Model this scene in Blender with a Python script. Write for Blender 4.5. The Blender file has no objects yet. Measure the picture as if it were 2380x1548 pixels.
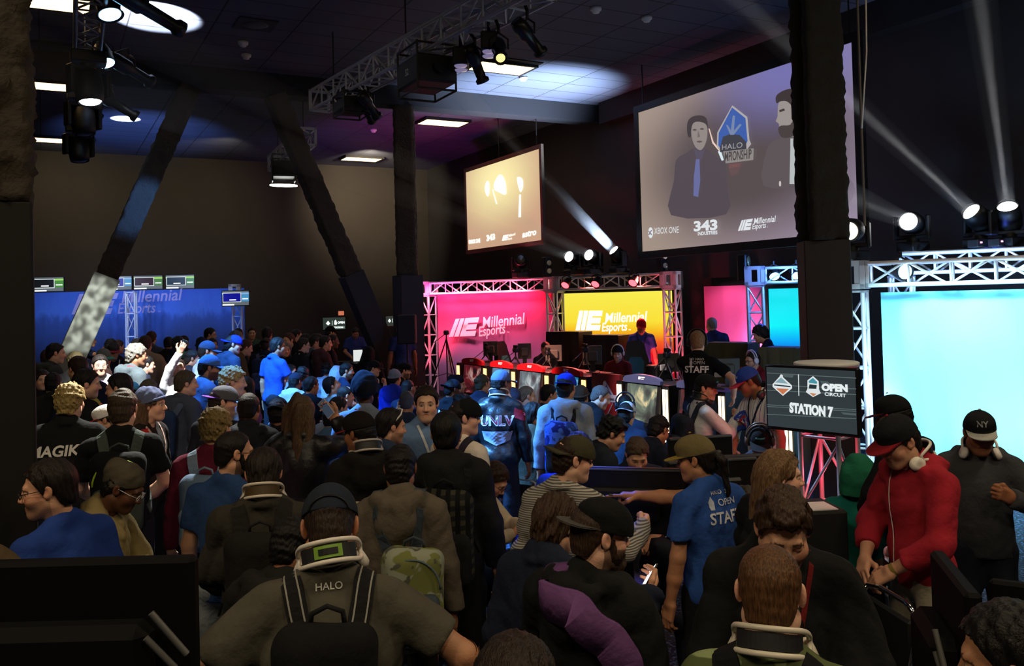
import bpy, math, random
import numpy as np
from mathutils import Vector, Matrix
from mathutils.bvhtree import BVHTree

S = bpy.context.scene
COL = S.collection
PI = math.pi
rad = math.radians

# ------------------------------------------------------------------ camera
CAM = Vector((0.0, 0.0, 2.35))
YAW, PITCH, ROLL, FOC = rad(28.6), rad(1.2), 0.027, 2000.0
_f = Vector((math.sin(YAW) * math.cos(PITCH), math.cos(YAW) * math.cos(PITCH), math.sin(PITCH)))
_r0 = Vector((math.cos(YAW), -math.sin(YAW), 0.0))
_u0 = _r0.cross(_f)
RIGHT = _r0 * math.cos(ROLL) - _u0 * math.sin(ROLL)
UP = _r0 * math.sin(ROLL) + _u0 * math.cos(ROLL)
FWD = _f
cam_data = bpy.data.cameras.new('camera')
cam = bpy.data.objects.new('camera', cam_data)
COL.objects.link(cam)
cam.matrix_world = Matrix(((RIGHT.x, UP.x, -FWD.x, CAM.x), (RIGHT.y, UP.y, -FWD.y, CAM.y),
                           (RIGHT.z, UP.z, -FWD.z, CAM.z), (0, 0, 0, 1)))
cam_data.sensor_fit = 'HORIZONTAL'
cam_data.sensor_width = 36.0
cam_data.lens = FOC / 2380.0 * 36.0
cam_data.shift_y = -127.0 / 2380.0
cam_data.clip_start, cam_data.clip_end = 0.1, 200
S.camera = cam

def at(px, py, d):
    """The point of the room seen at a pixel of the photograph, d metres along the view axis."""
    return CAM + RIGHT * ((px - 1190.0) / FOC * d) + UP * ((647.0 - py) / FOC * d) + FWD * d

def at_z(px, py, z):
    q = at(px, py, 1.0) - CAM
    return CAM + q * ((z - CAM.z) / q.z)

def at_y(px, py, y):
    q = at(px, py, 1.0) - CAM
    return CAM + q * ((y - CAM.y) / q.y)

def at_x(px, py, x):
    q = at(px, py, 1.0) - CAM
    return CAM + q * ((x - CAM.x) / q.x)

def on_floor(px, d, z=0.0):
    """The floor point under a pixel column at depth d."""
    lo, hi = 0.0, 6000.0
    for _ in range(50):
        m = (lo + hi) / 2
        if at(px, m, d).z > z: lo = m
        else: hi = m
    return at(px, lo, d)

# ------------------------------------------------------------------ view, world
S.view_settings.view_transform = 'Standard'
S.view_settings.look = 'None'
S.view_settings.exposure = 0.0
S.view_settings.gamma = 1.0
S.view_settings.use_curve_mapping = False
W = bpy.data.worlds.new('hall')
S.world = W
W.use_nodes = True
W.node_tree.nodes['Background'].inputs[0].default_value = (0.5, 0.55, 0.75, 1)
W.node_tree.nodes['Background'].inputs[1].default_value = 0.004
S.cycles.max_bounces = 4
S.cycles.diffuse_bounces = 2
S.cycles.glossy_bounces = 2
S.cycles.transmission_bounces = 2
S.cycles.volume_bounces = 0
S.cycles.transparent_max_bounces = 8
S.cycles.sample_clamp_indirect = 3.0

def aim(o, loc, target):
    o.location = loc
    o.rotation_euler = (Vector(target) - Vector(loc)).to_track_quat('-Z', 'Y').to_euler()

def spot(name, loc, target, power, color, deg, blend=0.3, radius=0.06):
    l = bpy.data.lights.new(name, 'SPOT')
    l.energy, l.color, l.spot_size, l.spot_blend, l.shadow_soft_size = power, color, rad(deg), blend, radius
    o = bpy.data.objects.new(name, l)
    COL.objects.link(o)
    aim(o, loc, target)
    return o

def area(name, loc, target, power, color, sx, sy, spread=180):
    l = bpy.data.lights.new(name, 'AREA')
    l.shape, l.size, l.size_y, l.energy, l.color, l.spread = 'RECTANGLE', sx, sy, power, color, rad(spread)
    o = bpy.data.objects.new(name, l)
    COL.objects.link(o)
    aim(o, loc, target)
    return o

HC = 6.8            # ceiling height
WX, FY = 11.7, 27.4  # right wall, far wall
WARM = (1.0, 0.80, 0.52)
BLUE = (0.10, 0.38, 1.0)
# blue wash from the lighting truss on the left over the middle of the crowd
for _d, _tp, _pw in ((9.6, (640, 870, 12.5), 7500), (8.6, (850, 890, 10.5), 7500), (7.6, (1010, 950, 8.0), 6200),
                     (6.6, (1260, 930, 8.6), 7500), (9.2, (470, 870, 9.5), 3000), (8.0, (760, 960, 7.6), 4600)):
    _q = at(225, 60, _d); _q.z = 5.45
    spot('blue_wash', _q, at(*_tp), _pw, BLUE, 26, 0.8, 0.12)
spot('kiosk_fill', at(900, 165, 11.8), at(1210, 880, 15.0), 9000, (1.0, 0.42, 0.34), 26, 0.7, 0.1)  # added spots that brighten the kiosk fronts, no real fittings
spot('kiosk_fill', at(1130, 130, 10.2), at(1520, 900, 12.0), 3500, (1.0, 0.75, 0.7), 22, 0.7, 0.1)
# royal blue spots on the bending person and on the open circuit tables
spot('blue_pick', at(1190, 60, 8.2), at(1325, 1060, 5.0), 2600, (0.05, 0.14, 1.0), 9, 0.5, 0.08)
spot('blue_pick', at(1120, 60, 8.6), at(1640, 930, 7.0), 2600, (0.4, 0.62, 1.0), 16, 0.7, 0.08)
# white pool of light on the left part of the crowd and the slanted column
_q = at(250, 60, 8.0); _q.z = 5.5
spot('white_pool', _q, at(310, 850, 10.8), 4800, (0.93, 0.98, 1.0), 22, 0.6, 0.1)
_q = at(560, 200, 9.0); _q.z = 5.5
spot('white_pool', _q, at(280, 930, 6.2), 3600, (1.0, 0.97, 0.86), 30, 0.8, 0.1)
_g = spot('brace_white', _q, at(195, 745, 15.2), 3400, (0.97, 1.0, 0.95), 10, 0.6, 0.03)
_g.data.use_nodes = True          # a breakup gobo in this spotlight
_nt = _g.data.node_tree
_tc, _no, _cr = _nt.nodes.new('ShaderNodeTexCoord'), _nt.nodes.new('ShaderNodeTexNoise'), _nt.nodes.new('ShaderNodeMapRange')
_no.inputs['Scale'].default_value = 55.0
_cr.inputs['From Min'].default_value, _cr.inputs['From Max'].default_value, _cr.inputs['To Min'].default_value, _cr.inputs['To Max'].default_value = 0.42, 0.6, 0.35, 1.7
_nt.links.new(_tc.outputs['Normal'], _no.inputs['Vector']); _nt.links.new(_no.outputs['Fac'], _cr.inputs['Value'])
_nt.links.new(_cr.outputs['Result'], _nt.nodes['Emission'].inputs['Strength'])
# house lights behind the camera
for _x, _y in ((-1.5, -2.2), (1.8, -2.2), (4.8, 0.2), (-3.2, 2.0), (7.5, 2.5)):
    area('house_light', (_x, _y, HC - 0.12), (_x, _y, 0), 88, WARM, 1.2, 0.6)
area('house_light', (-2.6, 3.2, HC - 0.12), (-0.3, 4.6, 4.5), 60, WARM, 1.2, 0.6)  # extra lamp added to brighten the brown column on the left

# ------------------------------------------------------------------ materials
def lin(c):
    if isinstance(c, str):
        c = c.lstrip('#')
        c = [int(c[i:i + 2], 16) / 255 for i in (0, 2, 4)]
        return tuple(x / 12.92 if x <= 0.04045 else ((x + 0.055) / 1.055) ** 2.4 for x in c)
    return tuple(c)

_M = {}
def N(nt, t, **kw):
    n = nt.nodes.new(t)
    for k, v in kw.items():
        if k in ('inp',):
            for a, b in v.items(): n.inputs[a].default_value = b
        else: setattr(n, k, v)
    return n

def mat(color='#808080', rough=0.6, metal=0.0, emit=0.0, bump=0.0, bscale=60.0, spec=0.4, key=None, mottle=0.0, mscale=6.0):
    k = key or (color, rough, metal, emit, bump, bscale, spec, mottle, mscale)
    if k in _M: return _M[k]
    m = bpy.data.materials.new('surface_%d' % len(_M))
    m.use_nodes = True
    nt = m.node_tree
    b = nt.nodes['Principled BSDF']
    c = lin(color)
    b.inputs['Base Color'].default_value = (*c, 1)
    b.inputs['Roughness'].default_value = rough
    b.inputs['Metallic'].default_value = metal
    b.inputs['Specular IOR Level'].default_value = spec
    if emit:
        b.inputs['Emission Color'].default_value = (*c, 1)
        b.inputs['Emission Strength'].default_value = emit
        b.inputs['Base Color'].default_value = (0.01, 0.01, 0.01, 1)
    if bump or mottle:
        tc = N(nt, 'ShaderNodeTexCoord')
        if bump:
            t = N(nt, 'ShaderNodeTexNoise', inp={'Scale': bscale, 'Detail': 4.0})
            nt.links.new(tc.outputs['Object'], t.inputs['Vector'])
            bp = N(nt, 'ShaderNodeBump', inp={'Strength': bump, 'Distance': 0.02})
            nt.links.new(t.outputs['Fac'], bp.inputs['Height'])
            nt.links.new(bp.outputs['Normal'], b.inputs['Normal'])
        if mottle:
            t = N(nt, 'ShaderNodeTexNoise', inp={'Scale': mscale, 'Detail': 5.0, 'Roughness': 0.6})
            nt.links.new(tc.outputs['Object'], t.inputs['Vector'])
            mp = N(nt, 'ShaderNodeMapRange', inp={'From Min': 0.3, 'From Max': 0.7, 'To Min': 1 - mottle, 'To Max': 1 + mottle})
            nt.links.new(t.outputs['Fac'], mp.inputs['Value'])
            mx = N(nt, 'ShaderNodeVectorMath', operation='SCALE')
            mx.inputs[0].default_value = c
            nt.links.new(mp.outputs['Result'], mx.inputs['Scale'])
            nt.links.new(mx.outputs['Vector'], b.inputs['Base Color'])
    _M[k] = m
    return m

def glow(color, strength):
    return mat(color, emit=strength, rough=0.4)

def gradmat(key, stops, axis='Z', emit=0.0, rough=0.8, bump=0.0):
    """Colour bands of a print (or of a screen's picture) along one axis of the Generated box."""
    if key in _M: return _M[key]
    m = bpy.data.materials.new(key)
    m.use_nodes = True
    nt = m.node_tree
    b = nt.nodes['Principled BSDF']
    b.inputs['Roughness'].default_value = rough
    tc = N(nt, 'ShaderNodeTexCoord')
    sp = N(nt, 'ShaderNodeSeparateXYZ')
    nt.links.new(tc.outputs['Generated'], sp.inputs[0])
    cr = N(nt, 'ShaderNodeValToRGB')
    e = cr.color_ramp.elements
    while len(e) < len(stops): e.new(0.5)
    for i, (p, c) in enumerate(stops):
        e[i].position = p
        e[i].color = (*lin(c), 1)
    nt.links.new(sp.outputs[axis], cr.inputs['Fac'])
    if emit:
        b.inputs['Base Color'].default_value = (0.01, 0.01, 0.01, 1)
        nt.links.new(cr.outputs['Color'], b.inputs['Emission Color'])
        b.inputs['Emission Strength'].default_value = emit
    else:
        nt.links.new(cr.outputs['Color'], b.inputs['Base Color'])
    if bump:
        t = N(nt, 'ShaderNodeTexNoise', inp={'Scale': 9.0, 'Detail': 3.0})
        nt.links.new(tc.outputs['Object'], t.inputs['Vector'])
        bp = N(nt, 'ShaderNodeBump', inp={'Strength': bump, 'Distance': 0.05})
        nt.links.new(t.outputs['Fac'], bp.inputs['Height'])
        nt.links.new(bp.outputs['Normal'], b.inputs['Normal'])
    _M[key] = m
    return m

# ------------------------------------------------------------------ meshes and objects
def link(name, me, parent=None, m=None):
    o = bpy.data.objects.new(name, me)
    COL.objects.link(o)
    if parent is not None: o.parent = parent
    if m is not None and me is not None:
        if not me.materials: me.materials.append(m)
        elif me.materials[0] is not m:
            o.material_slots[0].link = 'OBJECT'
            o.material_slots[0].material = m
    return o

def tag(o, label=None, cat=None, group=None, kind=None):
    if label: o['label'] = label
    if cat: o['category'] = cat
    if group: o['group'] = group
    if kind: o['kind'] = kind
    return o

def empty(name, loc=(0, 0, 0), rz=0.0, label=None, cat=None, group=None, mw=None):
    o = bpy.data.objects.new(name, None)
    COL.objects.link(o)
    if mw is not None: o.matrix_world = mw
    else:
        o.location = loc
        o.rotation_euler = (0, 0, rz)
    return tag(o, label, cat, group)

def arr_mesh(name, v, f, smooth=True):
    """Mesh from numpy arrays; f is (n,3) or (n,4)."""
    me = bpy.data.meshes.new(name)
    v = np.ascontiguousarray(v, dtype=np.float32)
    f = np.ascontiguousarray(f, dtype=np.int32)
    k = f.shape[1]
    me.vertices.add(len(v)); me.vertices.foreach_set('co', v.ravel())
    me.loops.add(f.size); me.loops.foreach_set('vertex_index', f.ravel())
    me.polygons.add(len(f))
    me.polygons.foreach_set('loop_start', np.arange(0, f.size, k, dtype=np.int32))
    me.polygons.foreach_set('use_smooth', np.full(len(f), smooth, dtype=bool))
    me.update(calc_edges=True)
    return me

class MB:
    def __init__(s): s.v, s.f, s.sm = [], [], []
    def add(s, v, f, sm=False, M=None):
        o = len(s.v)
        s.v += [tuple(M @ Vector(p)) for p in v] if M is not None else [tuple(p) for p in v]
        s.f += [tuple(i + o for i in q) for q in f]
        s.sm += [sm] * len(f)
        return s
    def box(s, c, d, M=None, b=0.0):
        x, y, z = d[0] / 2, d[1] / 2, d[2] / 2
        if b <= 0:
            v = [(c[0] + i * x, c[1] + j * y, c[2] + k * z) for i in (-1, 1) for j in (-1, 1) for k in (-1, 1)]
            f = [(0, 1, 3, 2), (4, 6, 7, 5), (0, 4, 5, 1), (2, 3, 7, 6), (0, 2, 6, 4), (1, 5, 7, 3)]
            return s.add(v, f, False, M)
        # chamfered box: 24 verts
        b = min(b, x * .9, y * .9, z * .9)
        v, idx = [], {}
        for i in (-1, 1):
            for j in (-1, 1):
                for k in (-1, 1):
                    for a in range(3):
                        p = [i * (x - b), j * (y - b), k * (z - b)]
                        p[a] = (i * x, j * y, k * z)[a]
                        idx[(i, j, k, a)] = len(v)
                        v.append((c[0] + p[0], c[1] + p[1], c[2] + p[2]))
        f = []
        for i in (-1, 1):
            q = [(i, -1, -1), (i, 1, -1), (i, 1, 1), (i, -1, 1)]; f.append([idx[(*t, 0)] for t in (q if i > 0 else q[::-1])])
            q = [(-1, i, -1), (1, i, -1), (1, i, 1), (-1, i, 1)]; f.append([idx[(*t, 1)] for t in (q[::-1] if i > 0 else q)])
            q = [(-1, -1, i), (1, -1, i), (1, 1, i), (-1, 1, i)]; f.append([idx[(*t, 2)] for t in (q if i > 0 else q[::-1])])
            for j in (-1, 1):
                f.append([idx[(i, j, -1, 0)], idx[(i, j, 1, 0)], idx[(i, j, 1, 1)], idx[(i, j, -1, 1)]][::(-1 if i * j > 0 else 1)])
                f.append([idx[(i, -1, j, 0)], idx[(i, 1, j, 0)], idx[(i, 1, j, 2)], idx[(i, -1, j, 2)]][::(1 if i * j > 0 else -1)])
                f.append([idx[(-1, i, j, 1)], idx[(1, i, j, 1)], idx[(1, i, j, 2)], idx[(-1, i, j, 2)]][::(-1 if i * j > 0 else 1)])
                for k in (-1, 1):
                    t = [idx[(i, j, k, 0)], idx[(i, j, k, 1)], idx[(i, j, k, 2)]]
                    f.append(t[::(1 if i * j * k > 0 else -1)])
        return s.add(v, f, False, M)
    def bar(s, p, q, r, n=8, r2=None, cap=True, M=None):
        p, q = Vector(p), Vector(q)
        d = q - p
        if d.length < 1e-6: return s
        x = d.orthogonal().normalized(); y = d.normalized().cross(x)
        r2 = r if r2 is None else r2
        v = [p + (x * math.cos(2 * PI * i / n) + y * math.sin(2 * PI * i / n)) * r for i in range(n)]
        v += [q + (x * math.cos(2 * PI * i / n) + y * math.sin(2 * PI * i / n)) * r2 for i in range(n)]
        s.add(v, [(i, (i + 1) % n, n + (i + 1) % n, n + i) for i in range(n)], True, M)
        if cap:
            s.add(v[:n][::-1], [tuple(range(n))], False, M)
            s.add(v[n:], [tuple(range(n))], False, M)
        return s
    def tube(s, pts, r, n=6, closed=False, M=None):
        pts = [Vector(p) for p in pts]
        m = len(pts); v = []; up = None
        for i in range(m):
            a = pts[(i - 1) % m] if closed or i else pts[0]
            b = pts[(i + 1) % m] if closed or i < m - 1 else pts[-1]
            t = (b - a).normalized()
            if up is None: up = t.orthogonal()
            x = (up - t * up.dot(t)).normalized(); up = x; y = t.cross(x)
            rr = r[i] if hasattr(r, '__len__') else r
            v += [pts[i] + (x * math.cos(2 * PI * j / n) + y * math.sin(2 * PI * j / n)) * rr for j in range(n)]
        f = []
        for i in range(m if closed else m - 1):
            a, b = i * n, ((i + 1) % m) * n
            f += [(a + j, a + (j + 1) % n, b + (j + 1) % n, b + j) for j in range(n)]
        if not closed:
            f += [tuple(range(n))[::-1], tuple(range((m - 1) * n, m * n))]
        return s.add(v, f, True, M)
    def lathe(s, prof, n=20, M=None, sm=True):
        v = []; m = len(prof)
        for r, z in prof: v += [(r * math.cos(2 * PI * i / n), r * math.sin(2 * PI * i / n), z) for i in range(n)]
        f = []
        for k in range(m - 1): f += [(k * n + i, k * n + (i + 1) % n, (k + 1) * n + (i + 1) % n, (k + 1) * n + i) for i in range(n)]
        f += [tuple(range(n))[::-1], tuple(range((m - 1) * n, m * n))]
        return s.add(v, f, sm, M)
    def prism(s, poly, t, M=None):
        """Polygon in x,z extruded t along y (front at y = -t/2)."""
        n = len(poly)
        v = [(x, -t / 2, z) for x, z in poly] + [(x, t / 2, z) for x, z in poly]
        f = [tuple(range(n)), tuple(range(2 * n - 1, n - 1, -1))]
        f += [(i, n + i, n + (i + 1) % n, (i + 1) % n) for i in range(n)]
        return s.add(v, f, False, M)
    def mesh(s, name='part'):
        me = bpy.data.meshes.new(name)
        me.from_pydata(s.v, [], s.f)
        me.polygons.foreach_set('use_smooth', s.sm)
        me.update()
        return me
    def build(s, name, m, parent=None, label=None, cat=None, group=None, kind=None):
        return tag(link(name, s.mesh(name), parent, m), label, cat, group, kind)

def basis(o, x, y, z):
    return Matrix(((x[0], y[0], z[0], o[0]), (x[1], y[1], z[1], o[1]), (x[2], y[2], z[2], o[2]), (0, 0, 0, 1)))

def wall_frame(p, q, z=0.0):
    """A frame whose x runs from p to q along the floor, y points away from the camera, z is up; origin at p."""
    p, q = Vector(p), Vector(q)
    x = Vector((q.x - p.x, q.y - p.y, 0)); L = x.length; x.normalize()
    y = Vector((0, 0, 1)).cross(x)
    return basis((p.x, p.y, z), x, y, (0, 0, 1)), L

_DG = None
def text_mesh(s, size=1.0, shear=0.0, bold=0.0, ext=0.0, align='LEFT', space=1.0):
    c = bpy.data.curves.new('lettering', 'FONT')
    c.body, c.size, c.shear, c.offset, c.extrude = s, size, shear, bold, ext
    c.align_x, c.space_character, c.resolution_u = align, space, 3
    o = bpy.data.objects.new('lettering', c)
    COL.objects.link(o)
    dg = bpy.context.evaluated_depsgraph_get()
    me = bpy.data.meshes.new_from_object(o.evaluated_get(dg))
    bpy.data.objects.remove(o)
    bpy.data.curves.remove(c)
    me.materials.clear()
    return me

STAND = Matrix(((1, 0, 0, 0), (0, 0, -1, 0), (0, 1, 0, 0), (0, 0, 0, 1)))   # flat lettering stood up, facing -y
def text(name, s, size, m, parent, loc=(0, 0, 0), fit=None, **kw):
    me = text_mesh(s, size, **kw)
    if fit:
        n = len(me.vertices); a = np.empty(n * 3, np.float32); me.vertices.foreach_get('co', a); a = a.reshape(-1, 3)
        a[:, 0] *= fit / max(1e-6, a[:, 0].max() - min(0, a[:, 0].min()))
        me.vertices.foreach_set('co', a.ravel())
    me.transform(STAND)
    o = link(name, me, parent, m)
    o.location = loc
    return o

def truss(name, p, q, s, m, label, cat='truss', group=None, step=None, up=(0, 0, 1), r=0.025, caps=True, tie=0.6):
    """A square aluminium box truss from p to q (the axis of its section)."""
    p, q = Vector(p), Vector(q)
    d = q - p; L = d.length; t = d.normalized()
    upv = Vector(up)
    if abs(t.dot(upv)) > 0.9: upv = Vector((math.cos(0.3), math.sin(0.3), 0)) if up == (0, 0, 1) else Vector((1, 0, 0))
    x = t.cross(upv).normalized(); y = x.cross(t)
    root = empty(name, p, label=label, cat=cat, group=group)
    Mx = basis((0, 0, 0), x, y, t)
    h = s / 2 - r
    cs = [(-h, -h), (h, -h), (h, h), (-h, h)]
    for a, b in cs: MB().bar((a, b, 0), (a, b, L), r, 8, M=Mx).build('chord', m, root)
    n = max(1, round(L / (step or s * 1.6)))
    for k in range(4):
        a, b = cs[k], cs[(k + 1) % 4]
        mb = MB()
        for i in range(n):
            z0, z1 = L * i / n, L * (i + 1) / n
            u, w = (a, b) if (i + k) % 2 else (b, a)
            mb.bar((*u, z0 + .02), (*w, z1 - .02), r * tie, 6, cap=False, M=Mx)
            mb.bar((*a, z0 + .02), (*b, z0 + .02), r * tie, 6, cap=False, M=Mx)
        mb.build('lacing', m, root)
    if caps:
        for z in (0.012, L - 0.012):
            mb = MB()
            for k in range(4):
                a, b = Vector((*cs[k], z)), Vector((*cs[(k + 1) % 4], z))
                mb.box((a + b) / 2, (abs(a.x - b.x) + .05, abs(a.y - b.y) + .05, .024), M=Mx)
            mb.build('end_frame', m, root)
    return root

# ------------------------------------------------------------------ the hall
def structure(name, mb, m, label=None):
    o = mb.build(name, m, None, kind='structure')
    if label: o['label'] = label
    return o

def tile_material():
    m = mat('#141419', rough=0.8, key='tiles')
    nt = m.node_tree; b = nt.nodes['Principled BSDF']
    tc = N(nt, 'ShaderNodeTexCoord')
    br = N(nt, 'ShaderNodeTexBrick', offset=0.0, inp={'Scale': 1.0, 'Mortar Size': 0.012, 'Brick Width': 1.22, 'Row Height': 0.61,
           'Color1': (0.068, 0.078, 0.112, 1), 'Color2': (0.080, 0.090, 0.132, 1), 'Mortar': (0.012, 0.012, 0.016, 1), 'Bias': 0.0})  # bluish tint of the tiles stands in for blue ambient light
    nt.links.new(tc.outputs['Object'], br.inputs['Vector'])
    nt.links.new(br.outputs['Color'], b.inputs['Base Color'])
    return m

def carpet_material():
    m = mat('#0c0f1c', rough=0.9, key='carpet')
    nt = m.node_tree; b = nt.nodes['Principled BSDF']
    tc = N(nt, 'ShaderNodeTexCoord')
    t = N(nt, 'ShaderNodeTexNoise', inp={'Scale': 38.0, 'Detail': 3.0})
    nt.links.new(tc.outputs['Object'], t.inputs['Vector'])
    cr = N(nt, 'ShaderNodeValToRGB')
    e = cr.color_ramp.elements
    e[0].position, e[0].color = 0.52, (0.006, 0.008, 0.02, 1)
    e[1].position, e[1].color = 0.66, (0.10, 0.16, 0.34, 1)
    nt.links.new(t.outputs['Fac'], cr.inputs['Fac'])
    nt.links.new(cr.outputs['Color'], b.inputs['Base Color'])
    return m

m_wall = mat('#1d1b1e', rough=0.85, bump=0.1, bscale=3.0, mottle=0.1, mscale=1.5)
m_tile = tile_material()
X0, Y0 = -10.0, -5.0
structure('floor', MB().box(((X0 + WX) / 2, (Y0 + FY) / 2, -0.05), (WX - X0 + .4, FY - Y0 + .4, 0.1)), carpet_material())
structure('ceiling', MB().box(((X0 + WX) / 2, (Y0 + FY) / 2, HC + 0.05), (WX - X0 + .4, FY - Y0 + .4, 0.1)), m_tile)
structure('wall_right', MB().box((WX + 0.1, (Y0 + FY) / 2, HC / 2), (0.2, FY - Y0 + .4, HC)), m_wall)
structure('wall_far', MB().box(((X0 + WX) / 2, FY + 0.1, HC / 2), (WX - X0, 0.2, HC)), mat('#2a2621', rough=0.8, mottle=0.12, mscale=1.0))
structure('wall_left', MB().box((X0 - 0.1, (Y0 + FY) / 2, HC / 2), (0.2, FY - Y0 + .4, HC)), m_wall)
structure('wall_rear', MB().box(((X0 + WX) / 2, Y0 - 0.1, HC / 2), (WX - X0, 0.2, HC)), m_wall)
structure('beam', MB().box(((X0 + WX) / 2, 16.95, HC - 0.2), (WX - X0 - .02, 0.45, 0.4)), mat('#1a1a20', rough=0.85))
structure('trim_1', MB().box((WX - 0.14, 5.0, HC - 0.25), (0.28, 23, 0.5)), mat('#131316', rough=0.85))
# darker run of ceiling beyond the beam: a lower deck
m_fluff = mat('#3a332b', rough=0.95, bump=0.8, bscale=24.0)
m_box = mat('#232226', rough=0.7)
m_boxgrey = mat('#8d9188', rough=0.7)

def rough_column(name, p, q, poly, m, amp=0.03, step=0.06, seed=1, label=None, twist=(1, 0, 0)):
    """A sprayed fire-proofed member: a ring of points swept from p to q with a lumpy surface."""
    rnd = np.random.RandomState(seed)
    p, q = Vector(p), Vector(q)
    t = (q - p).normalized(); L = (q - p).length
    x = Vector(twist); x = (x - t * x.dot(t)).normalized(); y = t.cross(x)
    ring = []
    for i in range(len(poly)):
        a, b = Vector(poly[i]), Vector(poly[(i + 1) % len(poly)])
        k = max(1, int((b - a).length / step))
        ring += [a + (b - a) * (j / k) for j in range(k)]
    n, m_ = len(ring), max(2, int(L / step))
    g = rnd.rand(m_ + 1, n) ; g = (g + np.roll(g, 1, 1) + np.roll(g, 1, 0)) / 1.7 - 0.85
    V = []
    for i in range(m_ + 1):
        for j in range(n):
            r = ring[j]; k = 1 + amp * g[i, j] / max(.08, r.length)
            V.append(p + t * (L * i / m_) + x * r.x * k + y * r.y * k)
    F = [(i * n + j, i * n + (j + 1) % n, (i + 1) * n + (j + 1) % n, (i + 1) * n + j) for i in range(m_) for j in range(n)]
    F += [tuple(range(n))[::-1], tuple(range(m_ * n, m_ * n + n))]
    mb = MB(); mb.add(V, F, True)
    o = structure(name, mb, m, label)
    return o

def ibeam(w, d, t):
    a, b = w / 2, d / 2
    return [(-a, -b), (a, -b), (a, -b + t), (t / 2, -b + t), (t / 2, b - t), (a, b - t), (a, b), (-a, b), (-a, b - t), (-t / 2, b - t), (-t / 2, -b + t), (-a, -b + t)]
def rect(w, d): return [(-w / 2, -d / 2), (w / 2, -d / 2), (w / 2, d / 2), (-w / 2, d / 2)]

BX = 2.85      # height of the boxed-in feet
# left column, close to the camera
c = on_floor(-62, 4.0)
rough_column('column_1', (c.x, c.y, BX), (c.x, c.y, HC), rect(0.54, 0.50), m_fluff, 0.05, 0.035, 3, 'brown fire-proofed column cut by the left edge of the photo')
structure('column_1_casing', MB().box((c.x, c.y, BX / 2), (0.56, 0.5, BX), b=.01), mat('#11100f', rough=.75), 'smooth dark casing round the foot of the brown column')
# right column
c = on_floor(1934, 9.1)
Rz = Matrix.Translation((c.x, c.y, 0)) @ Matrix.Rotation(-0.62, 4, 'Z')
rough_column('column_2', (c.x, c.y, BX), (c.x, c.y, HC), ibeam(0.40, 0.38, 0.11), mat('#151413', rough=0.95, bump=0.8, bscale=24.0), 0.03, 0.05, 5,
             'dark fire-proofed steel column in front of the large screen', (math.cos(-.35), math.sin(-.35), 0))
structure('column_2_casing', MB().box((0, 0, BX / 2), (0.47, 0.38, BX), Rz, b=.01), mat('#161618', rough=.75), 'smooth dark casing round the foot of the steel column')
# centre column and the two slanted braces under the beam
c = on_floor(955, 18.0); c.y = 16.9
rough_column('column_3', (c.x, c.y, BX), (c.x, c.y, HC - .4), ibeam(0.42, 0.42, 0.11), m_fluff, 0.03, 0.06, 7, 'dark column between the small screen and the slanted brace', (.9, -.45, 0))
structure('column_3_casing', MB().box((c.x, c.y, BX / 2), (0.5, 0.5, BX), b=.01), m_box)
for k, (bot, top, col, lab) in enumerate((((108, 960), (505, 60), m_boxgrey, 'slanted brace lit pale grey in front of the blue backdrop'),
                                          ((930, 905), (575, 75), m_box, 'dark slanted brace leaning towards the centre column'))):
    a, b = at_y(*bot, 16.9), at_y(*top, 16.9)
    d = (b - a)
    b = a + d * ((HC - .4 - a.z) / d.z); a = a + d * ((0 - a.z) / d.z)
    mid = a + (b - a) * ((BX + .05) / (HC - .4))
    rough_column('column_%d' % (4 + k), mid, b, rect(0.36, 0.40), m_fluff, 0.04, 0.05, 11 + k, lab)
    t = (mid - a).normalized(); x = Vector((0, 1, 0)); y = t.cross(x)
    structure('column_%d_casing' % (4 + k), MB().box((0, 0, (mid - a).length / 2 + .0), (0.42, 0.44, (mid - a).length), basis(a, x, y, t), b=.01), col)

# ------------------------------------------------------------------ ceiling fittings
m_lens = glow('#ffcf8c', 5.5)
m_white = mat('#d8d8d6', rough=0.5)
m_black = mat('#0b0b0c', rough=0.5)
m_blackmat = mat('#101012', rough=0.85)
m_alu = mat('#b9bcc4', rough=0.32, metal=0.9)
m_alumat = mat('#c4c8d2', rough=0.45, metal=0.35)
panels = [(1165, 155), (1030, 283), (840, 368), (101, 196), (97, 322), (106, 0)]
plab = ['lit ceiling light nearest the wall screens, beside the projector', 'lit ceiling light to the right of the centre column', 'lit ceiling light at the far wall, left of the column',
        'lit ceiling light beside the brown column, middle of three', 'lit ceiling light beside the brown column, lowest of three', 'lit ceiling light at the top edge beside the brown column']
for (px, py), lb in zip(panels, plab):
    q = at_z(px, py, HC - 0.03)
    e = empty('ceiling_light', (q.x, q.y, HC), label=lb + ', warm white', cat='ceiling light', group='warm ceiling lights')
    MB().box((0, 0, -0.045), (1.12, 0.6, 0.05)).build('diffuser', m_lens, e)
    mb = MB()
    for sx, sy, w, d in ((0, .33, 1.24, .06), (0, -.33, 1.24, .06), (.59, 0, .06, .6), (-.59, 0, .06, .6)): mb.box((sx, sy, -0.035), (w, d, 0.07))
    mb.build('frame', m_blackmat, e)
q = at_z(1160, 170, HC - .02)
tag(link('open_tile', MB().box((0, 0, 0), (1.1, .45, .02)).mesh(), None, m_black), 'black open tile hole in the ceiling beside the bright light', 'ceiling opening').location = (q.x - .1, q.y - .75, HC - .012)
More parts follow.
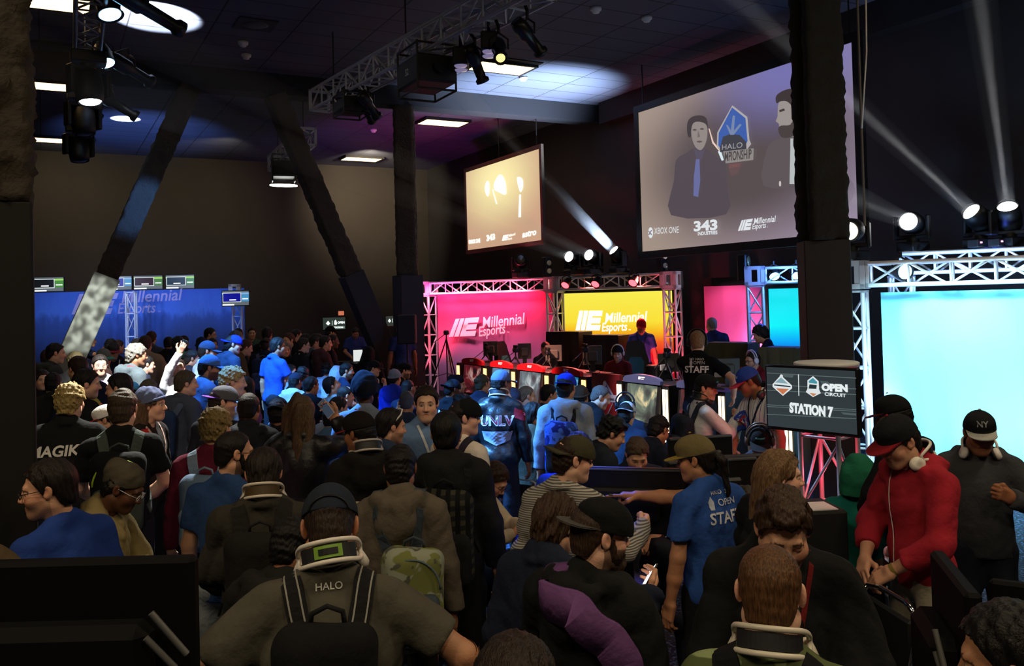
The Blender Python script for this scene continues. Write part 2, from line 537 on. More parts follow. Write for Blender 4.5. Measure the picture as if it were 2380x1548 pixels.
for k, ((px, py), nm) in enumerate((((1385, 22), 'mid'), ((1503, 43), ''), ((565, 101), ''), ((1216, 182), ''), ((868, 303), ''), ((572, 130), ''))):
    q = at_z(px, py, HC - .03)
    e = MB().lathe([(.0, -.09), (.05, -.085), (.07, -.05), (.085, -.045), (.09, 0), (.0, 0)], 18).build('smoke_detector', m_white)
    e.location = (q.x, q.y, HC)
    tag(e, ['white ceiling detector at the top edge, left of the steel column', 'small white ceiling detector above the large screen', 'white ceiling detector above the slanted braces, brighter one',
            'white ceiling detector beside the bright light and soffit', 'lilac lit ceiling detector between column and far light', 'faint ceiling detector just below its neighbour over the braces'][k], 'smoke detector', 'ceiling detectors')
for k, (px, py) in enumerate(((594, 60), (1000, 235))):
    q = at_z(px, py, HC - .03)
    e = empty('ceiling_speaker', (q.x, q.y, HC), label=['square ceiling speaker plate with round grille over the left crowd', 'dark ceiling speaker plate next to the beam'][k], cat='speaker')
    MB().box((0, 0, -.01), (.6, .6, .02)).build('plate', mat('#26262c', rough=.7), e)
    MB().lathe([(.0, -.035), (.16, -.035), (.2, -.02), (.2, 0), (0, 0)], 24).build('grille', mat('#3b3b42', rough=.6), e)
q = at_z(165, 108, HC - .03)
tag(MB().box((0, 0, -.03), (1.2, .16, .06)).build('air_vent', mat('#2c2c30', rough=.6)), 'narrow dark air vent in the ceiling behind the left lights', 'air vent').location = (q.x, q.y, HC)

# ------------------------------------------------------------------ flat pictures on planes
def loc_on(px, py, F):
    """Photo pixel -> local x, z on the y = 0 plane of frame F."""
    Fi = F.inverted()
    o = Fi @ CAM; d = (Fi.to_3x3() @ (at(px, py, 1.0) - CAM))
    t = -o.y / d.y
    return o.x + d.x * t, o.z + d.z * t

def sheet(name, poly, y, m, parent, t=0.0):
    """A flat patch in the local x, z plane (printed or shown shapes)."""
    mb = MB()
    mb.add([(x, y, z) for x, z in poly], [tuple(range(len(poly)))])
    return mb.build(name, m, parent)

def ell(cx, cz, rx, rz, n=20, a0=0.0, a1=2 * PI):
    return [(cx + rx * math.cos(a0 + (a1 - a0) * i / n), cz + rz * math.sin(a0 + (a1 - a0) * i / n)) for i in range(n + (0 if abs(a1 - a0 - 2 * PI) < 1e-6 else 1))]

def mil_logo(parent, F, box, m, y=-0.012, t1=None, t2=None, name='lettering', scale_text=True):
    """The slanted striped block with the two words of the banner; box = pixel quad of the block, t1/t2 = (px, py, px2) of the word baselines."""
    (ax, ay), (bx, by), (cx, cy), (dx, dy) = [loc_on(*p, F) for p in box]   # tl, tr, br, bl
    def pt(u, v):
        return (ax + (bx - ax) * u + (dx - ax) * v + (ax - bx + cx - dx) * u * v, ay + (by - ay) * u + (dy - ay) * v + (ay - by + cy - dy) * u * v)
    mb = MB()
    for q in ([(0, 0), (.17, 0), (.17, 1), (0, 1)], [(.21, 0), (.38, 0), (.38, 1), (.21, 1)], [(.42, 0), (1, 0), (1, .28), (.42, .28)],
              [(.42, .36), (.97, .36), (.97, .64), (.42, .64)], [(.42, .72), (1, .72), (1, 1), (.42, 1)], [(.42, .28), (.6, .28), (.6, .72), (.42, .72)]):
        mb.add([(pt(u, v)[0], y, pt(u, v)[1]) for u, v in q], [(3, 2, 1, 0)])
    mb.build('emblem', m, parent)
    for s, (px, py, qx, qy), sh in (('Millennial', t1, .22), ('Esports', t2, .22)):
        if s == 'Esports':
            xe, ze = loc_on(qx, qy, F); text(name, 'TM', abs(loc_on(px, py, F)[0] - xe) * .06, m, parent, (xe, y, ze))
        px += (qx - px) * .03; qx -= (qx - px) * .04
        x0, z0 = loc_on(px, py, F); x1, z1 = loc_on(qx, qy, F)
        size = 1.3 * abs(loc_on(px, py, F)[0] - loc_on(qx, qy, F)[0]) / (len(s) * .46)
        o = text(name, s, size, m, parent, (x0, y, z0), fit=math.hypot(x1 - x0, z1 - z0), shear=sh, bold=.014 * size)
        o.rotation_euler = (0, -math.atan2(z1 - z0, x1 - x0), 0)

def crest(parent, F, c, w, y, parts):
    """A championship crest: a stack of flat shapes round a pixel centre; parts = [(polygon in units of w, material)]."""
    cx, cz = loc_on(*c, F)
    for i, (poly, m) in enumerate(parts):
        sheet('crest', [(cx + x * w, cz + z * w) for x, z in poly], y - .004 * i, m, parent)

# ------------------------------------------------------------------ projection screens on the right
def screen_frame(x, pxl, pxr):
    p, q = at_x(pxl, 400, x), at_x(pxr, 400, x)
    return wall_frame((p.x, p.y, 0), (q.x, q.y, 0))

def grey(c, k): return tuple(v * k for v in lin(c))

# large screen
F, L = screen_frame(10.3, 1487, 1990)
_, zb = loc_on(1493, 585, F); _, zt = loc_on(1483, 262, F)
root = empty('projection_screen', mw=F, label='large grey projection screen showing two commentators, behind the steel column', cat='projection screen')
pic = bpy.data.materials.new('broadcast_picture'); pic.use_nodes = True
nt = pic.node_tree; b = nt.nodes['Principled BSDF']; b.inputs['Base Color'].default_value = (.02, .02, .02, 1)
tc = N(nt, 'ShaderNodeTexCoord'); sp = N(nt, 'ShaderNodeSeparateXYZ'); nt.links.new(tc.outputs['Generated'], sp.inputs[0])
def mixc(nt, fac, a, bb):
    n = N(nt, 'ShaderNodeMix', data_type='RGBA')
    for s, v in ((n.inputs['A'], a), (n.inputs['B'], bb)):
        if isinstance(v, tuple): s.default_value = v
        else: nt.links.new(v, s)
    nt.links.new(fac, n.inputs['Factor'])
    return n.outputs['Result']
def ramp(nt, src, p0, p1):
    n = N(nt, 'ShaderNodeMapRange', interpolation_type='SMOOTHSTEP', inp={'From Min': p0, 'From Max': p1})
    nt.links.new(src, n.inputs['Value'])
    return n.outputs['Result']
base = mixc(nt, ramp(nt, sp.outputs['X'], 0.0, 1.0), (*lin('#a89587'), 1), (*lin('#a292ab'), 1))
dist = N(nt, 'ShaderNodeVectorMath', operation='DISTANCE'); nt.links.new(tc.outputs['Generated'], dist.inputs[0]); dist.inputs[1].default_value = (.55, 0.0, .52)
base = mixc(nt, ramp(nt, dist.outputs['Value'], .72, .22), base, (*lin('#5b5052'), 1))
d2 = N(nt, 'ShaderNodeVectorMath', operation='DISTANCE'); nt.links.new(tc.outputs['Generated'], d2.inputs[0]); d2.inputs[1].default_value = (.78, 0.0, 1.0)
base = mixc(nt, ramp(nt, d2.outputs['Value'], .5, .05), base, (*lin('#7a76b4'), 1))
nt.links.new(base, b.inputs['Emission Color']); b.inputs['Emission Strength'].default_value = 0.9
MB().box((L / 2, .03, (zb + zt) / 2), (L, .04, zt - zb)).build('screen_surface', pic, root)
mb = MB()
for cx, cz, w, h in ((L / 2, zt + .07, L + .28, .14), (L / 2, zb - .07, L + .28, .14), (-.07, (zb + zt) / 2, .14, zt - zb), (L + .07, (zb + zt) / 2, .14, zt - zb)):
    mb.box((cx, .03, cz), (w, .07, h))
mb.build('border', m_black, root)
def on_screen(pts, c, k, y, name='picture'):
    sheet(name, [loc_on(x, yy, F) for x, yy in pts], y, glow(c, k), root)
def smoothpoly(pts, n=3):
    """Closed Catmull-Rom outline through the given pixels."""
    out = []; m = len(pts)
    for i in range(m):
        p0, p1, p2, p3 = (Vector(pts[(i + j) % m]) for j in (-1, 0, 1, 2))
        for k in range(n):
            t = k / n
            out.append(tuple(0.5 * ((2 * p1) + (p2 - p0) * t + (2 * p0 - 5 * p1 + 4 * p2 - p3) * t * t + (3 * p1 - p0 - 3 * p2 + p3) * t ** 3)))
    return out
E = .85
# commentator on the left: suit, shirt, face, hair, tie, headset cord
on_screen(smoothpoly([(1560, 500), (1567, 420), (1572, 372), (1597, 355), (1612, 345), (1640, 345), (1668, 365), (1686, 378), (1690, 430), (1688, 498)]), '#5a5058', E, -.004)
on_screen(smoothpoly([(1607, 300), (1611, 282), (1628, 276), (1642, 284), (1645, 312), (1640, 335), (1630, 349), (1618, 343), (1610, 325)]), '#9a908c', E, -.008)
on_screen(smoothpoly([(1600, 316), (1598, 290), (1606, 274), (1626, 268), (1643, 275), (1647, 300), (1641, 288), (1626, 283), (1613, 286), (1608, 300), (1607, 318)]), '#453c40', E, -.012)
on_screen([(1613, 345), (1625, 352), (1640, 345), (1630, 375), (1622, 375)], '#5d5668', E, -.012)
on_screen([(1619, 370), (1627, 370), (1629, 420), (1624, 458), (1613, 455), (1614, 410)], '#6f74a8', E, -.014)
for a, c_ in (((1616, 302), '#5b5250'), ((1633, 300), '#5b5250')): on_screen(smoothpoly([(a[0] - 5, a[1]), (a[0], a[1] - 2.5), (a[0] + 5, a[1]), (a[0], a[1] + 2)]), c_, E, -.014)
on_screen([(1624, 302), (1629, 318), (1622, 320)], '#7d726e', E, -.014)
on_screen(smoothpoly([(1620, 329), (1627, 327), (1634, 329), (1627, 332)]), '#6c5a58', E, -.014)
on_screen([(1648, 298), (1651, 300), (1660, 330), (1678, 352), (1674, 353), (1657, 333)], '#e9c9bd', 1.0, -.014)
on_screen([(1670, 352), (1677, 350), (1684, 372), (1679, 374)], '#d5e6ea', 1.0, -.016)
# commentator on the right, cut by the column: hair, face, beard, headset, suit, tie
on_screen(smoothpoly([(1775, 432), (1782, 350), (1800, 327), (1835, 315), (1862, 300), (1950, 320), (1960, 428), (1870, 434)]), '#655b5f', E, -.004)
on_screen(smoothpoly([(1808, 270), (1804, 282), (1811, 288), (1813, 306), (1822, 316), (1850, 318), (1880, 300), (1895, 260), (1880, 230), (1840, 225), (1812, 236)]), '#a49b97', E, -.008)
on_screen(smoothpoly([(1806, 240), (1806, 222), (1830, 208), (1875, 202), (1910, 220), (1915, 270), (1890, 285), (1868, 280), (1845, 250), (1830, 236), (1815, 236)]), '#42393b', E, -.012)
on_screen(smoothpoly([(1810, 300), (1817, 292), (1838, 290), (1850, 270), (1864, 280), (1852, 312), (1828, 321), (1815, 316)]), '#4e4444', E, -.012)
on_screen(smoothpoly([(1843, 252), (1850, 230), (1866, 228), (1872, 262), (1862, 284), (1846, 278)]), '#39353a', E, -.016)
on_screen(smoothpoly([(1852, 254), (1858, 238), (1866, 250), (1862, 268), (1853, 266)]), '#a9a4a6', E, -.018)
on_screen([(1812, 256), (1824, 252), (1826, 257), (1814, 261)], '#4a4040', E, -.014)
on_screen([(1838, 322), (1848, 322), (1852, 340), (1850, 428), (1836, 428), (1838, 342)], '#c3c8c9', E, -.01)
on_screen(smoothpoly([(1812, 422), (1816, 422), (1816, 432), (1812, 432)]), '#d9cfcc', E, -.01)
# blue crest with its plain shield, scroll and words
on_screen([(1669, 308), (1704, 245), (1739, 272), (1744, 325), (1748, 335), (1738, 348), (1676, 352), (1668, 340)], '#b9b3b5', E, -.020)
on_screen([(1673, 309), (1704, 250), (1735, 275), (1740, 328), (1732, 344), (1677, 346), (1672, 338)], '#4165b4', E, -.024)
for a_ in ((1690, 290), (1706, 268), (1722, 288)): on_screen([(1700, 314), a_, (a_[0] + 5, a_[1] + 2), (1708, 314)], '#7f90b4', E, -.027)
on_screen([(1676, 344), (1683, 318), (1700, 312), (1722, 314), (1737, 330), (1738, 350), (1676, 354)], '#45454f', E, -.027)
on_screen([(1684, 352), (1755, 345), (1754, 372), (1690, 380)], '#98928f', E, -.030)
on_screen([(1694, 381), (1730, 376), (1718, 402), (1702, 411)], '#6d5557', E, -.030)
m_pic = glow('#e9eef2', .9)
def words(s, a, b_, m, y=-.034, bold=0.0, **kw):
    (x0, z0), (x1, z1) = loc_on(*a, F), loc_on(*b_, F)
    o = text('lettering', s, kw.pop('size', .2), m, root, (x0, y, z0), fit=math.hypot(x1 - x0, z1 - z0), bold=bold, **kw)
    o.rotation_euler = (0, -math.atan2(z1 - z0, x1 - x0), 0)
    return o
words('HALO', (1680, 349), (1729, 343), glow('#a9a4a6', .9), size=.13)
words('MPIONSHIP', (1687, 375), (1750, 368), glow('#4a4647', .9), size=.22, bold=.004)
words('SERIES', (1698, 391), (1722, 387), glow('#8f5a58', .9), size=.08)
words('XBOX ONE', (1524, 544), (1581, 541), m_pic, size=.17)
words('343', (1615, 537), (1671, 533), m_pic, size=.24, bold=.010)
words('INDUSTRIES', (1625, 547), (1671, 544), m_pic, size=.085, bold=.003)
sheet('picture', ell(*loc_on(1515, 541, F), .075, .105), -.03, m_pic, root)
sheet('picture', [loc_on(1511, 536, F), loc_on(1519, 545, F), loc_on(1517, 547, F), loc_on(1510, 538, F)], -.034, glow('#8a7d86', .9), root)
sheet('picture', [loc_on(1519, 535, F), loc_on(1512, 547, F), loc_on(1510, 545, F), loc_on(1517, 534, F)], -.034, glow('#8a7d86', .9), root)
mil_logo(root, F, [(1727, 512), (1753, 508), (1747, 534), (1718, 537)], m_pic, -.03, (1753, 521, 1809, 515), (1750, 533, 1785, 529))
on_screen(smoothpoly([(1859, 515), (1859, 500), (1882, 498), (1880, 506), (1870, 514)]), '#e9eef2', .9, -.03)
for px in (1490, 1975):
    x, _ = loc_on(px, 200, F)
    MB().bar((x, .03, zt + .1), (x, .03, HC), .012, 6).build('hanging_cable', m_black, root)

# small screen
F, L = screen_frame(9.95, 1082, 1254)
_, zb = loc_on(1085, 582, F); _, zt = loc_on(1079, 402, F)
root = empty('projection_screen', mw=F, label='smaller bright amber projection screen, hung left of the large one', cat='projection screen')
pic = bpy.data.materials.new('amber_picture'); pic.use_nodes = True
nt = pic.node_tree; b = nt.nodes['Principled BSDF']; b.inputs['Base Color'].default_value = (.02, .02, .02, 1)
tc = N(nt, 'ShaderNodeTexCoord')
dist = N(nt, 'ShaderNodeVectorMath', operation='DISTANCE'); nt.links.new(tc.outputs['Generated'], dist.inputs[0]); dist.inputs[1].default_value = (.45, 0.0, .78)
base = mixc(nt, ramp(nt, dist.outputs['Value'], .75, .0), (*lin('#c9a284'), 1), (*lin('#fff2b0'), 1))
nt.links.new(base, b.inputs['Emission Color']); b.inputs['Emission Strength'].default_value = 1.0
MB().box((L / 2, .03, (zb + zt) / 2), (L, .04, zt - zb)).build('screen_surface', pic, root)
mb = MB()
for cx, cz, w, h in ((L / 2, zt + .05, L + .2, .1), (L / 2, zb - .05, L + .2, .1), (-.05, (zb + zt) / 2, .1, zt - zb), (L + .05, (zb + zt) / 2, .1, zt - zb)):
    mb.box((cx, .03, cz), (w, .07, h))
mb.build('border', mat('#3d3226', rough=.7), root)
m_hot = glow('#fffdf0', 1.4)
for p in (smoothpoly([(1130, 423), (1136, 422), (1138, 440), (1135, 456), (1130, 452), (1127, 438)]), smoothpoly([(1149, 425), (1162, 405), (1174, 420), (1176, 452), (1158, 446), (1149, 440)]),
          smoothpoly([(1202, 412), (1214, 415), (1216, 434), (1210, 447), (1204, 430)]), [(1207, 452), (1211, 452), (1211, 505), (1205, 505)], [(1144, 440), (1146, 440), (1156, 474), (1153, 474)]):
    sheet('picture', [loc_on(x, y, F) for x, y in p], -.004, m_hot, root)
words('XBOX ONE', (1093, 566), (1117, 563), m_hot, -.004, size=.13, bold=.01)
words('343', (1131, 560), (1151, 556), m_hot, -.004, size=.2, bold=.012)
sheet('picture', ell(*loc_on(1091, 562, F), .04, .06), -.004, m_hot, root)
mil_logo(root, F, [(1170, 547), (1183, 545), (1180, 558), (1167, 560)], m_hot, -.004, (1183, 551, 1199, 546), (1181, 558, 1191, 556))
words('astro', (1214, 552), (1247, 545), m_hot, -.004, size=.2, bold=.008, shear=.2)
for px in (1158, 1246):
    x, _ = loc_on(px, 380, F)
    MB().bar((x, .03, zt + .08), (x, .03, HC), .012, 6).build('hanging_cable', m_black, root)

# ------------------------------------------------------------------ stage fixtures
def lens_up(m): return m
m_hotwhite = glow('#ffffff', 18.0)
def moving_head(loc, target, lamp, label, group='moving heads on the trusses', hang=False, s=1.0, power=0, color=(1, 1, 1), deg=4.0):
    """A moving head: base box, yoke fork and a head that points at the target."""
    loc, target = Vector(loc), Vector(target)
    root = empty('moving_head', loc, label=label, cat='stage light', group=group)
    k = -1 if hang else 1
    MB().box((0, 0, k * .06 * s), (.34 * s, .26 * s, .12 * s), b=.015).box((0, -.131 * s, k * .06 * s), (.1 * s, .006, .04 * s)).build('base', m_black, root)
    d = (target - (loc + Vector((0, 0, k * .36 * s)))); d.normalize()
    az = math.atan2(d.x, d.y)
    A = Matrix.Rotation(-az, 4, 'Z')
    mb = MB()
    mb.bar((0, 0, k * .12 * s), (0, 0, k * .17 * s), .08 * s, 14, M=A)
    for sx in (-1, 1):
        mb.box((sx * .19 * s, 0, k * .30 * s), (.045 * s, .13 * s, .30 * s), A, b=.015)
    mb.box((0, 0, k * .18 * s), (.40 * s, .13 * s, .05 * s), A, b=.01)
    mb.build('yoke', m_black, root)
    el = math.asin(max(-1, min(1, d.z)))
    H = Matrix.Translation((0, 0, k * .36 * s)) @ A @ Matrix.Rotation(el, 4, 'X')     # head frame: y is the beam
    Hy = H @ Matrix.Rotation(-PI / 2, 4, 'X')                                          # z along the beam
    MB().lathe([(0, -.20 * s), (.09 * s, -.19 * s), (.135 * s, -.13 * s), (.145 * s, .02 * s), (.135 * s, .10 * s), (.125 * s, .17 * s), (.118 * s, .172 * s), (.11 * s, .15 * s), (0, .15 * s)], 20, Hy).build('head', m_black, root)
    MB().lathe([(0, .155 * s), (.105 * s, .155 * s), (.095 * s, .168 * s), (0, .175 * s)], 20, Hy).build('lens', lamp, root)
    tip = loc + (H @ Vector((0, .19 * s, 0)))
    if power:
        spot('beam_lamp', tip, target, power, color, deg, .25, .03)
    return root, tip, d

_beam_m = None
def haze_beam(tip, d, length, deg, label, density=.10):
    global _beam_m
    k = ('haze', density)
    if k not in _M:
        m = bpy.data.materials.new('haze'); m.use_nodes = True
        nt = m.node_tree; nt.nodes.remove(nt.nodes['Principled BSDF'])
        v = N(nt, 'ShaderNodeVolumeScatter', inp={'Color': (.93, .96, 1, 1), 'Density': density, 'Anisotropy': 0.25})
        nt.links.new(v.outputs[0], nt.nodes['Material Output'].inputs['Volume'])
        _M[k] = m
    r0, r1 = .10, .10 + math.tan(rad(deg / 2)) * length * 1.05
    ts = [(HC - tip.z) / d.z if d.z > 0 else 99, (FY - tip.y) / d.y if d.y > 0 else 99, (X0 - tip.x) / d.x if d.x < 0 else 99, (Y0 - tip.y) / d.y if d.y < 0 else 99]
    length = min(length if length < 3 else 99, min(ts) - .02)
    if tip.y < 16.7 and (tip + d * length).y > 16.7 and (tip + d * ((16.7 - tip.y) / d.y)).z > HC - .4: length = (16.7 - tip.y) / d.y
    r1 = .10 + math.tan(rad(deg / 2)) * length * 1.05
    mb = MB().bar(tip + d * .02, tip + d * length, r0, 16, r1)
    return mb.build('haze_beam', _M[k], None, label, 'light beam', 'light beams in the haze', 'stuff')

def par(loc, target, lens, label, group, s=1.0, barrel=.2):
    """A short par can on a yoke and clamp, hanging from its truss."""
    loc, target = Vector(loc), Vector(target)
    root = empty('par_can', loc, label=label, cat='stage light', group=group)
    d = (target - loc).normalized()
    q = d.to_track_quat('Z', 'Y').to_matrix().to_4x4()
    MB().lathe([(0, -barrel * .7 * s), (.07 * s, -barrel * .7 * s), (.1 * s, -.05 * s), (.115 * s, barrel * .5 * s), (.13 * s, barrel * .55 * s), (.11 * s, barrel * .5 * s), (0, barrel * .45 * s)], 18, q).build('can', m_black, root)
    MB().lathe([(0, barrel * .46 * s), (.108 * s, barrel * .47 * s), (.1 * s, barrel * .52 * s), (0, barrel * .55 * s)], 18, q).build('lens', lens, root)
    x = d.cross(Vector((0, 0, 1))).normalized()
    mb = MB().tube([x * .13 * s, x * .13 * s + Vector((0, 0, .14 * s)), Vector((0, 0, .2 * s)), -x * .13 * s + Vector((0, 0, .14 * s)), -x * .13 * s], .012, 6)
    mb.bar((0, 0, .19 * s), (0, 0, .27 * s), .02, 8)
    mb.build('yoke', m_black, root)
    return root

# ------------------------------------------------------------------ red booth
TOP = 2.74
A_, B_ = on_floor(1571, 16.8), on_floor(1001, 20.6)
tm = next(i / 400 for i in range(401) if (lambda q: 1190 + FOC * (q - CAM).dot(RIGHT) / (q - CAM).dot(FWD))(B_ + (A_ - B_) * (i / 400) + Vector((0, 0, 2))) >= 1290)
M_ = B_ + (A_ - B_) * tm
FB, LB = wall_frame(B_, A_)
def hor(px): return 689 + .027 * (1190 - px)
H3 = TOP - .15
truss('box_truss', (A_.x, A_.y, 0.02), (A_.x, A_.y, TOP - .32), .30, m_alumat, 'silver truss post at the right end of the red booth', 'truss', 'truss posts', up=tuple(FB.to_3x3() @ Vector((1, 0, 0))))
truss('box_truss', (M_.x, M_.y, 0.02), (M_.x, M_.y, TOP - .32), .30, m_alumat, 'silver truss post between the pink banner and the yellow screen', 'truss', 'truss posts', up=tuple(FB.to_3x3() @ Vector((1, 0, 0))))
truss('box_truss', (B_.x, B_.y, 0.02), (B_.x, B_.y, TOP - .32), .30, m_alumat, 'silver truss post at the left end of the pink banner', 'truss', 'truss posts', up=tuple(FB.to_3x3() @ Vector((1, 0, 0))))
u_ = (A_ - B_).normalized()
for p, q, lb in ((B_, M_, 'silver truss beam above the pink banner'), (M_, A_, 'silver truss beam with red lamps above the yellow screen')):
    truss('box_truss', (p.x + u_.x * .17, p.y + u_.y * .17, H3), (q.x - u_.x * .17, q.y - u_.y * .17, H3), .30, m_alumat, lb, 'truss', 'truss beams')
def corner_block(p, z, F, label, m=None, s=.33):
    root = empty('corner_block', mw=Matrix.Translation((p.x, p.y, z)) @ F.to_3x3().to_4x4(), label=label, cat='truss corner', group='truss corner blocks')
    mb = MB(); h = s / 2
    for i in (-1, 1):
        for j in (-1, 1):
            mb.box((i * (h - .03), j * (h - .03), 0), (.06, .06, s)); mb.box((0, i * (h - .03), j * (h - .03)), (s, .06, .06)); mb.box((i * (h - .03), 0, j * (h - .03)), (.06, s, .06))
    mb.build('frame', m or m_alumat, root)
    for i in (-1, 1):
        MB().box((i * s * .26, -h + .012, 0), (s * .23, .016, s - .1)).build('plate', m or m_alumat, root)
        for k in (-1, 1): MB().box((i * (h - .012), k * s * .26, 0), (.016, s * .23, s - .1)).build('plate', m or m_alumat, root)
    return root
for p, lb in ((A_, 'truss corner block at the right end over the red booth'), (M_, 'truss corner block over the middle post of the red booth'), (B_, 'truss corner block at the left end over the pink banner')):
    corner_block(p, TOP - .15, FB, lb)

def hung_cloth(name, F, x0, x1, z0, z1, m, label, cat='banner', amp=.025, folds=9, y=.2, seed=1, nx=72, nz=30):
    rnd = random.Random(seed)
    ph = [(rnd.uniform(2, folds), rnd.uniform(0, 6.3), rnd.uniform(.3, 1), rnd.uniform(-1.2, 1.2)) for _ in range(7)]
    V = []
    for j in range(nz + 1):
        for i in range(nx + 1):
            u, v = i / nx, j / nz
            d = sum(a * math.sin(2 * PI * f * (u + sl * .12 * (1 - v)) + p) for f, p, a, sl in ph) / 3
            tent = abs(math.sin(PI * u * 3)) * (v ** 3) * .6
            V.append((x0 + (x1 - x0) * u, y + amp * (d * (.35 + .65 * (1 - v)) + tent), z0 + (z1 - z0) * v))
    F4 = [(j * (nx + 1) + i, j * (nx + 1) + i + 1, (j + 1) * (nx + 1) + i + 1, (j + 1) * (nx + 1) + i) for j in range(nz) for i in range(nx)]
    mb = MB(); mb.add(V, F4, True)
    n = len(mb.v); back = [(a, b + .004, c) for a, b, c in V]
    mb.add(back, [q[::-1] for q in F4], True)
    o = mb.build(name, m, None, label, cat)
    o.matrix_world = F
    return o

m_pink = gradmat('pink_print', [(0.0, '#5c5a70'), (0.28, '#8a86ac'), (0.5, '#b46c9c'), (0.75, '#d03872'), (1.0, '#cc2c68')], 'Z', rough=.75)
xb0, _ = loc_on(1014, 700, FB); xb1, _ = loc_on(1283, 700, FB)
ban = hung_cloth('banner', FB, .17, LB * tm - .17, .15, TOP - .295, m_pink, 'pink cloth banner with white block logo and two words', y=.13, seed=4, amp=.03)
Fb = FB @ Matrix.Translation((0, .06, 0))
holder = ban
m_print = mat('#f4f0f2', rough=.7)
def local_logo(o, F, yoff, *a, **k):
    Ff = F @ Matrix.Translation((0, yoff, 0))
    e = {}
    before = set(bpy.data.objects)
    mil_logo(o, Ff, *a, **k)
    for c in set(bpy.data.objects) - before: c.location.y += yoff
local_logo(ban, FB, .05, [(1059, 741), (1114, 737), (1104, 781), (1043, 783)], m_print, 0, (1117, 762, 1226, 752), (1110, 782, 1178, 774))

# yellow LED wall: its picture shades from yellow through orange to red
root = empty('led_wall', mw=FB, label='bright yellow and red video wall with white logo, right bay of the booth', cat='video wall')
x0, _ = loc_on(1305, 700, FB @ Matrix.Translation((0, .2, 0))); x1, _ = loc_on(1554, 700, FB @ Matrix.Translation((0, .2, 0)))
x0, x1 = x0, LB - .12
m_led = gradmat('led_picture', [(0.0, '#b00018'), (0.38, '#e01224'), (0.50, '#f0601c'), (0.60, '#f6b81c'), (0.70, '#fae038'), (1.0, '#f8ec50')], 'Z', emit=1.0)
zt_, zb_ = TOP - .36, .35
MB().box(((x0 + x1) / 2, .22, (zt_ + zb_) / 2), (x1 - x0, .03, zt_ - zb_)).build('screen', m_led, root)
mb = MB(); mb.box(((x0 + x1) / 2, .29, (zt_ + zb_) / 2), (x1 - x0 + .06, .1, zt_ - zb_ + .04)); mb.box(((x0 + x1) / 2, .29, zb_ / 2), (x1 - x0, .25, zb_))
mb.build('cabinet', m_blackmat, root)
FL = FB @ Matrix.Translation((0, .2, 0))
m_logo = glow('#ffffff', 1.6)
before = set(bpy.data.objects)
mil_logo(root, FL, [(1347, 722), (1401, 722), (1394, 768), (1338, 768)], m_logo, 0, (1402, 750, 1510, 746), (1396, 770, 1461, 768))
for c in set(bpy.data.objects) - before: c.location.y += .195

# lamps in the beams: red wash on the booth
m_redlamp = glow('#ff2a30', 14.0)
m_pinklamp = glow('#ff6f90', 10.0)
for k, px in enumerate((1317, 1387, 1474)):
    q = at(px, 664, 17.9 - k * .4); q.z = TOP - .14
    par(q, q + (FB.to_3x3() @ Vector((0, -.6, -.5))), m_redlamp, ['glowing red lamp in the beam, left of three over the yellow screen', 'glowing red lamp in the beam, middle of three over the yellow screen', 'glowing red lamp in the beam, right of three over the yellow screen'][k], 'red lamps in the truss', .8)
yv = FB.to_3x3() @ Vector((0, 1, 0))
for t in (.06, .18, .30, .42):
    p = B_ + (A_ - B_) * t
    spot('red_wash', (p.x - yv.x * .55, p.y - yv.y * .55, TOP + .05), (p.x + yv.x * .2, p.y + yv.y * .2, 1.3), 135, (1.0, .30, .44), 100, .8, .1)
for t in (.56, .72, .9):
    p = B_ + (A_ - B_) * t
    spot('red_wash', (p.x - yv.x * .1, p.y - yv.y * .1, TOP - .1), (p.x - yv.x * 2.2, p.y - yv.y * 2.2, .6), 420, (1.0, .10, .08), 120, .8, .08)
for t in (.02, .5, .98):
    p = B_ + (A_ - B_) * t
    spot('post_fill', (p.x - yv.x * .9, p.y - yv.y * .9, .3), (p.x, p.y, 2.2), 300, (1.0, .06, .10), 80, .8, .08)  # unseen spots added in front of the posts to redden them
for t in (.04, .12, .2, .28, .36, .44):
    p = B_ + (A_ - B_) * t
    spot('beam_wash', (p.x - yv.x * .5, p.y - yv.y * .5, TOP - .5), (p.x, p.y, TOP - .1), 95, (1.0, .06, .12), 130, .8, .05)

# moving heads standing on the beam, with their haze beams
heads = [((1212, 657), 18.8, (1205, 560, 17.2), 0, 'dark moving head standing over the pink banner, unlit', 0),
         ((1334, 650), 17.9, (985, 470, 14.6), 1, 'lit moving head over the yellow screen, left of three', 421),
         ((1380, 648), 17.6, (470, 150, 11.0), 1, 'lit moving head over the yellow screen, middle of three', 520),
         ((1440, 645), 17.3, (1075, 215, 16.0), 1, 'lit moving head over the yellow screen, right of three', 1300)]
for (p, d, t, on, lb, pw) in heads:
    q = at(*p, d); q.z = TOP + .01
    _, tip, dr = moving_head(q, at(*t), m_hotwhite if on else mat('#3a3420', rough=.2), lb, power=pw if pw > 600 else pw * .6, deg=2.6, s=1.0)
    if on:
        haze_beam(tip, dr, {421: 6.5, 520: 9.0, 1300: 6.6}[pw], 2.6, {421: 'faint haze beam from the left of the three lit heads over the yellow screen', 520: 'long faint haze beam crossing the dark slanted brace', 1300: 'strong haze beam rising across the small amber screen'}[pw], {421: .10, 520: .11, 1300: .09}[pw])
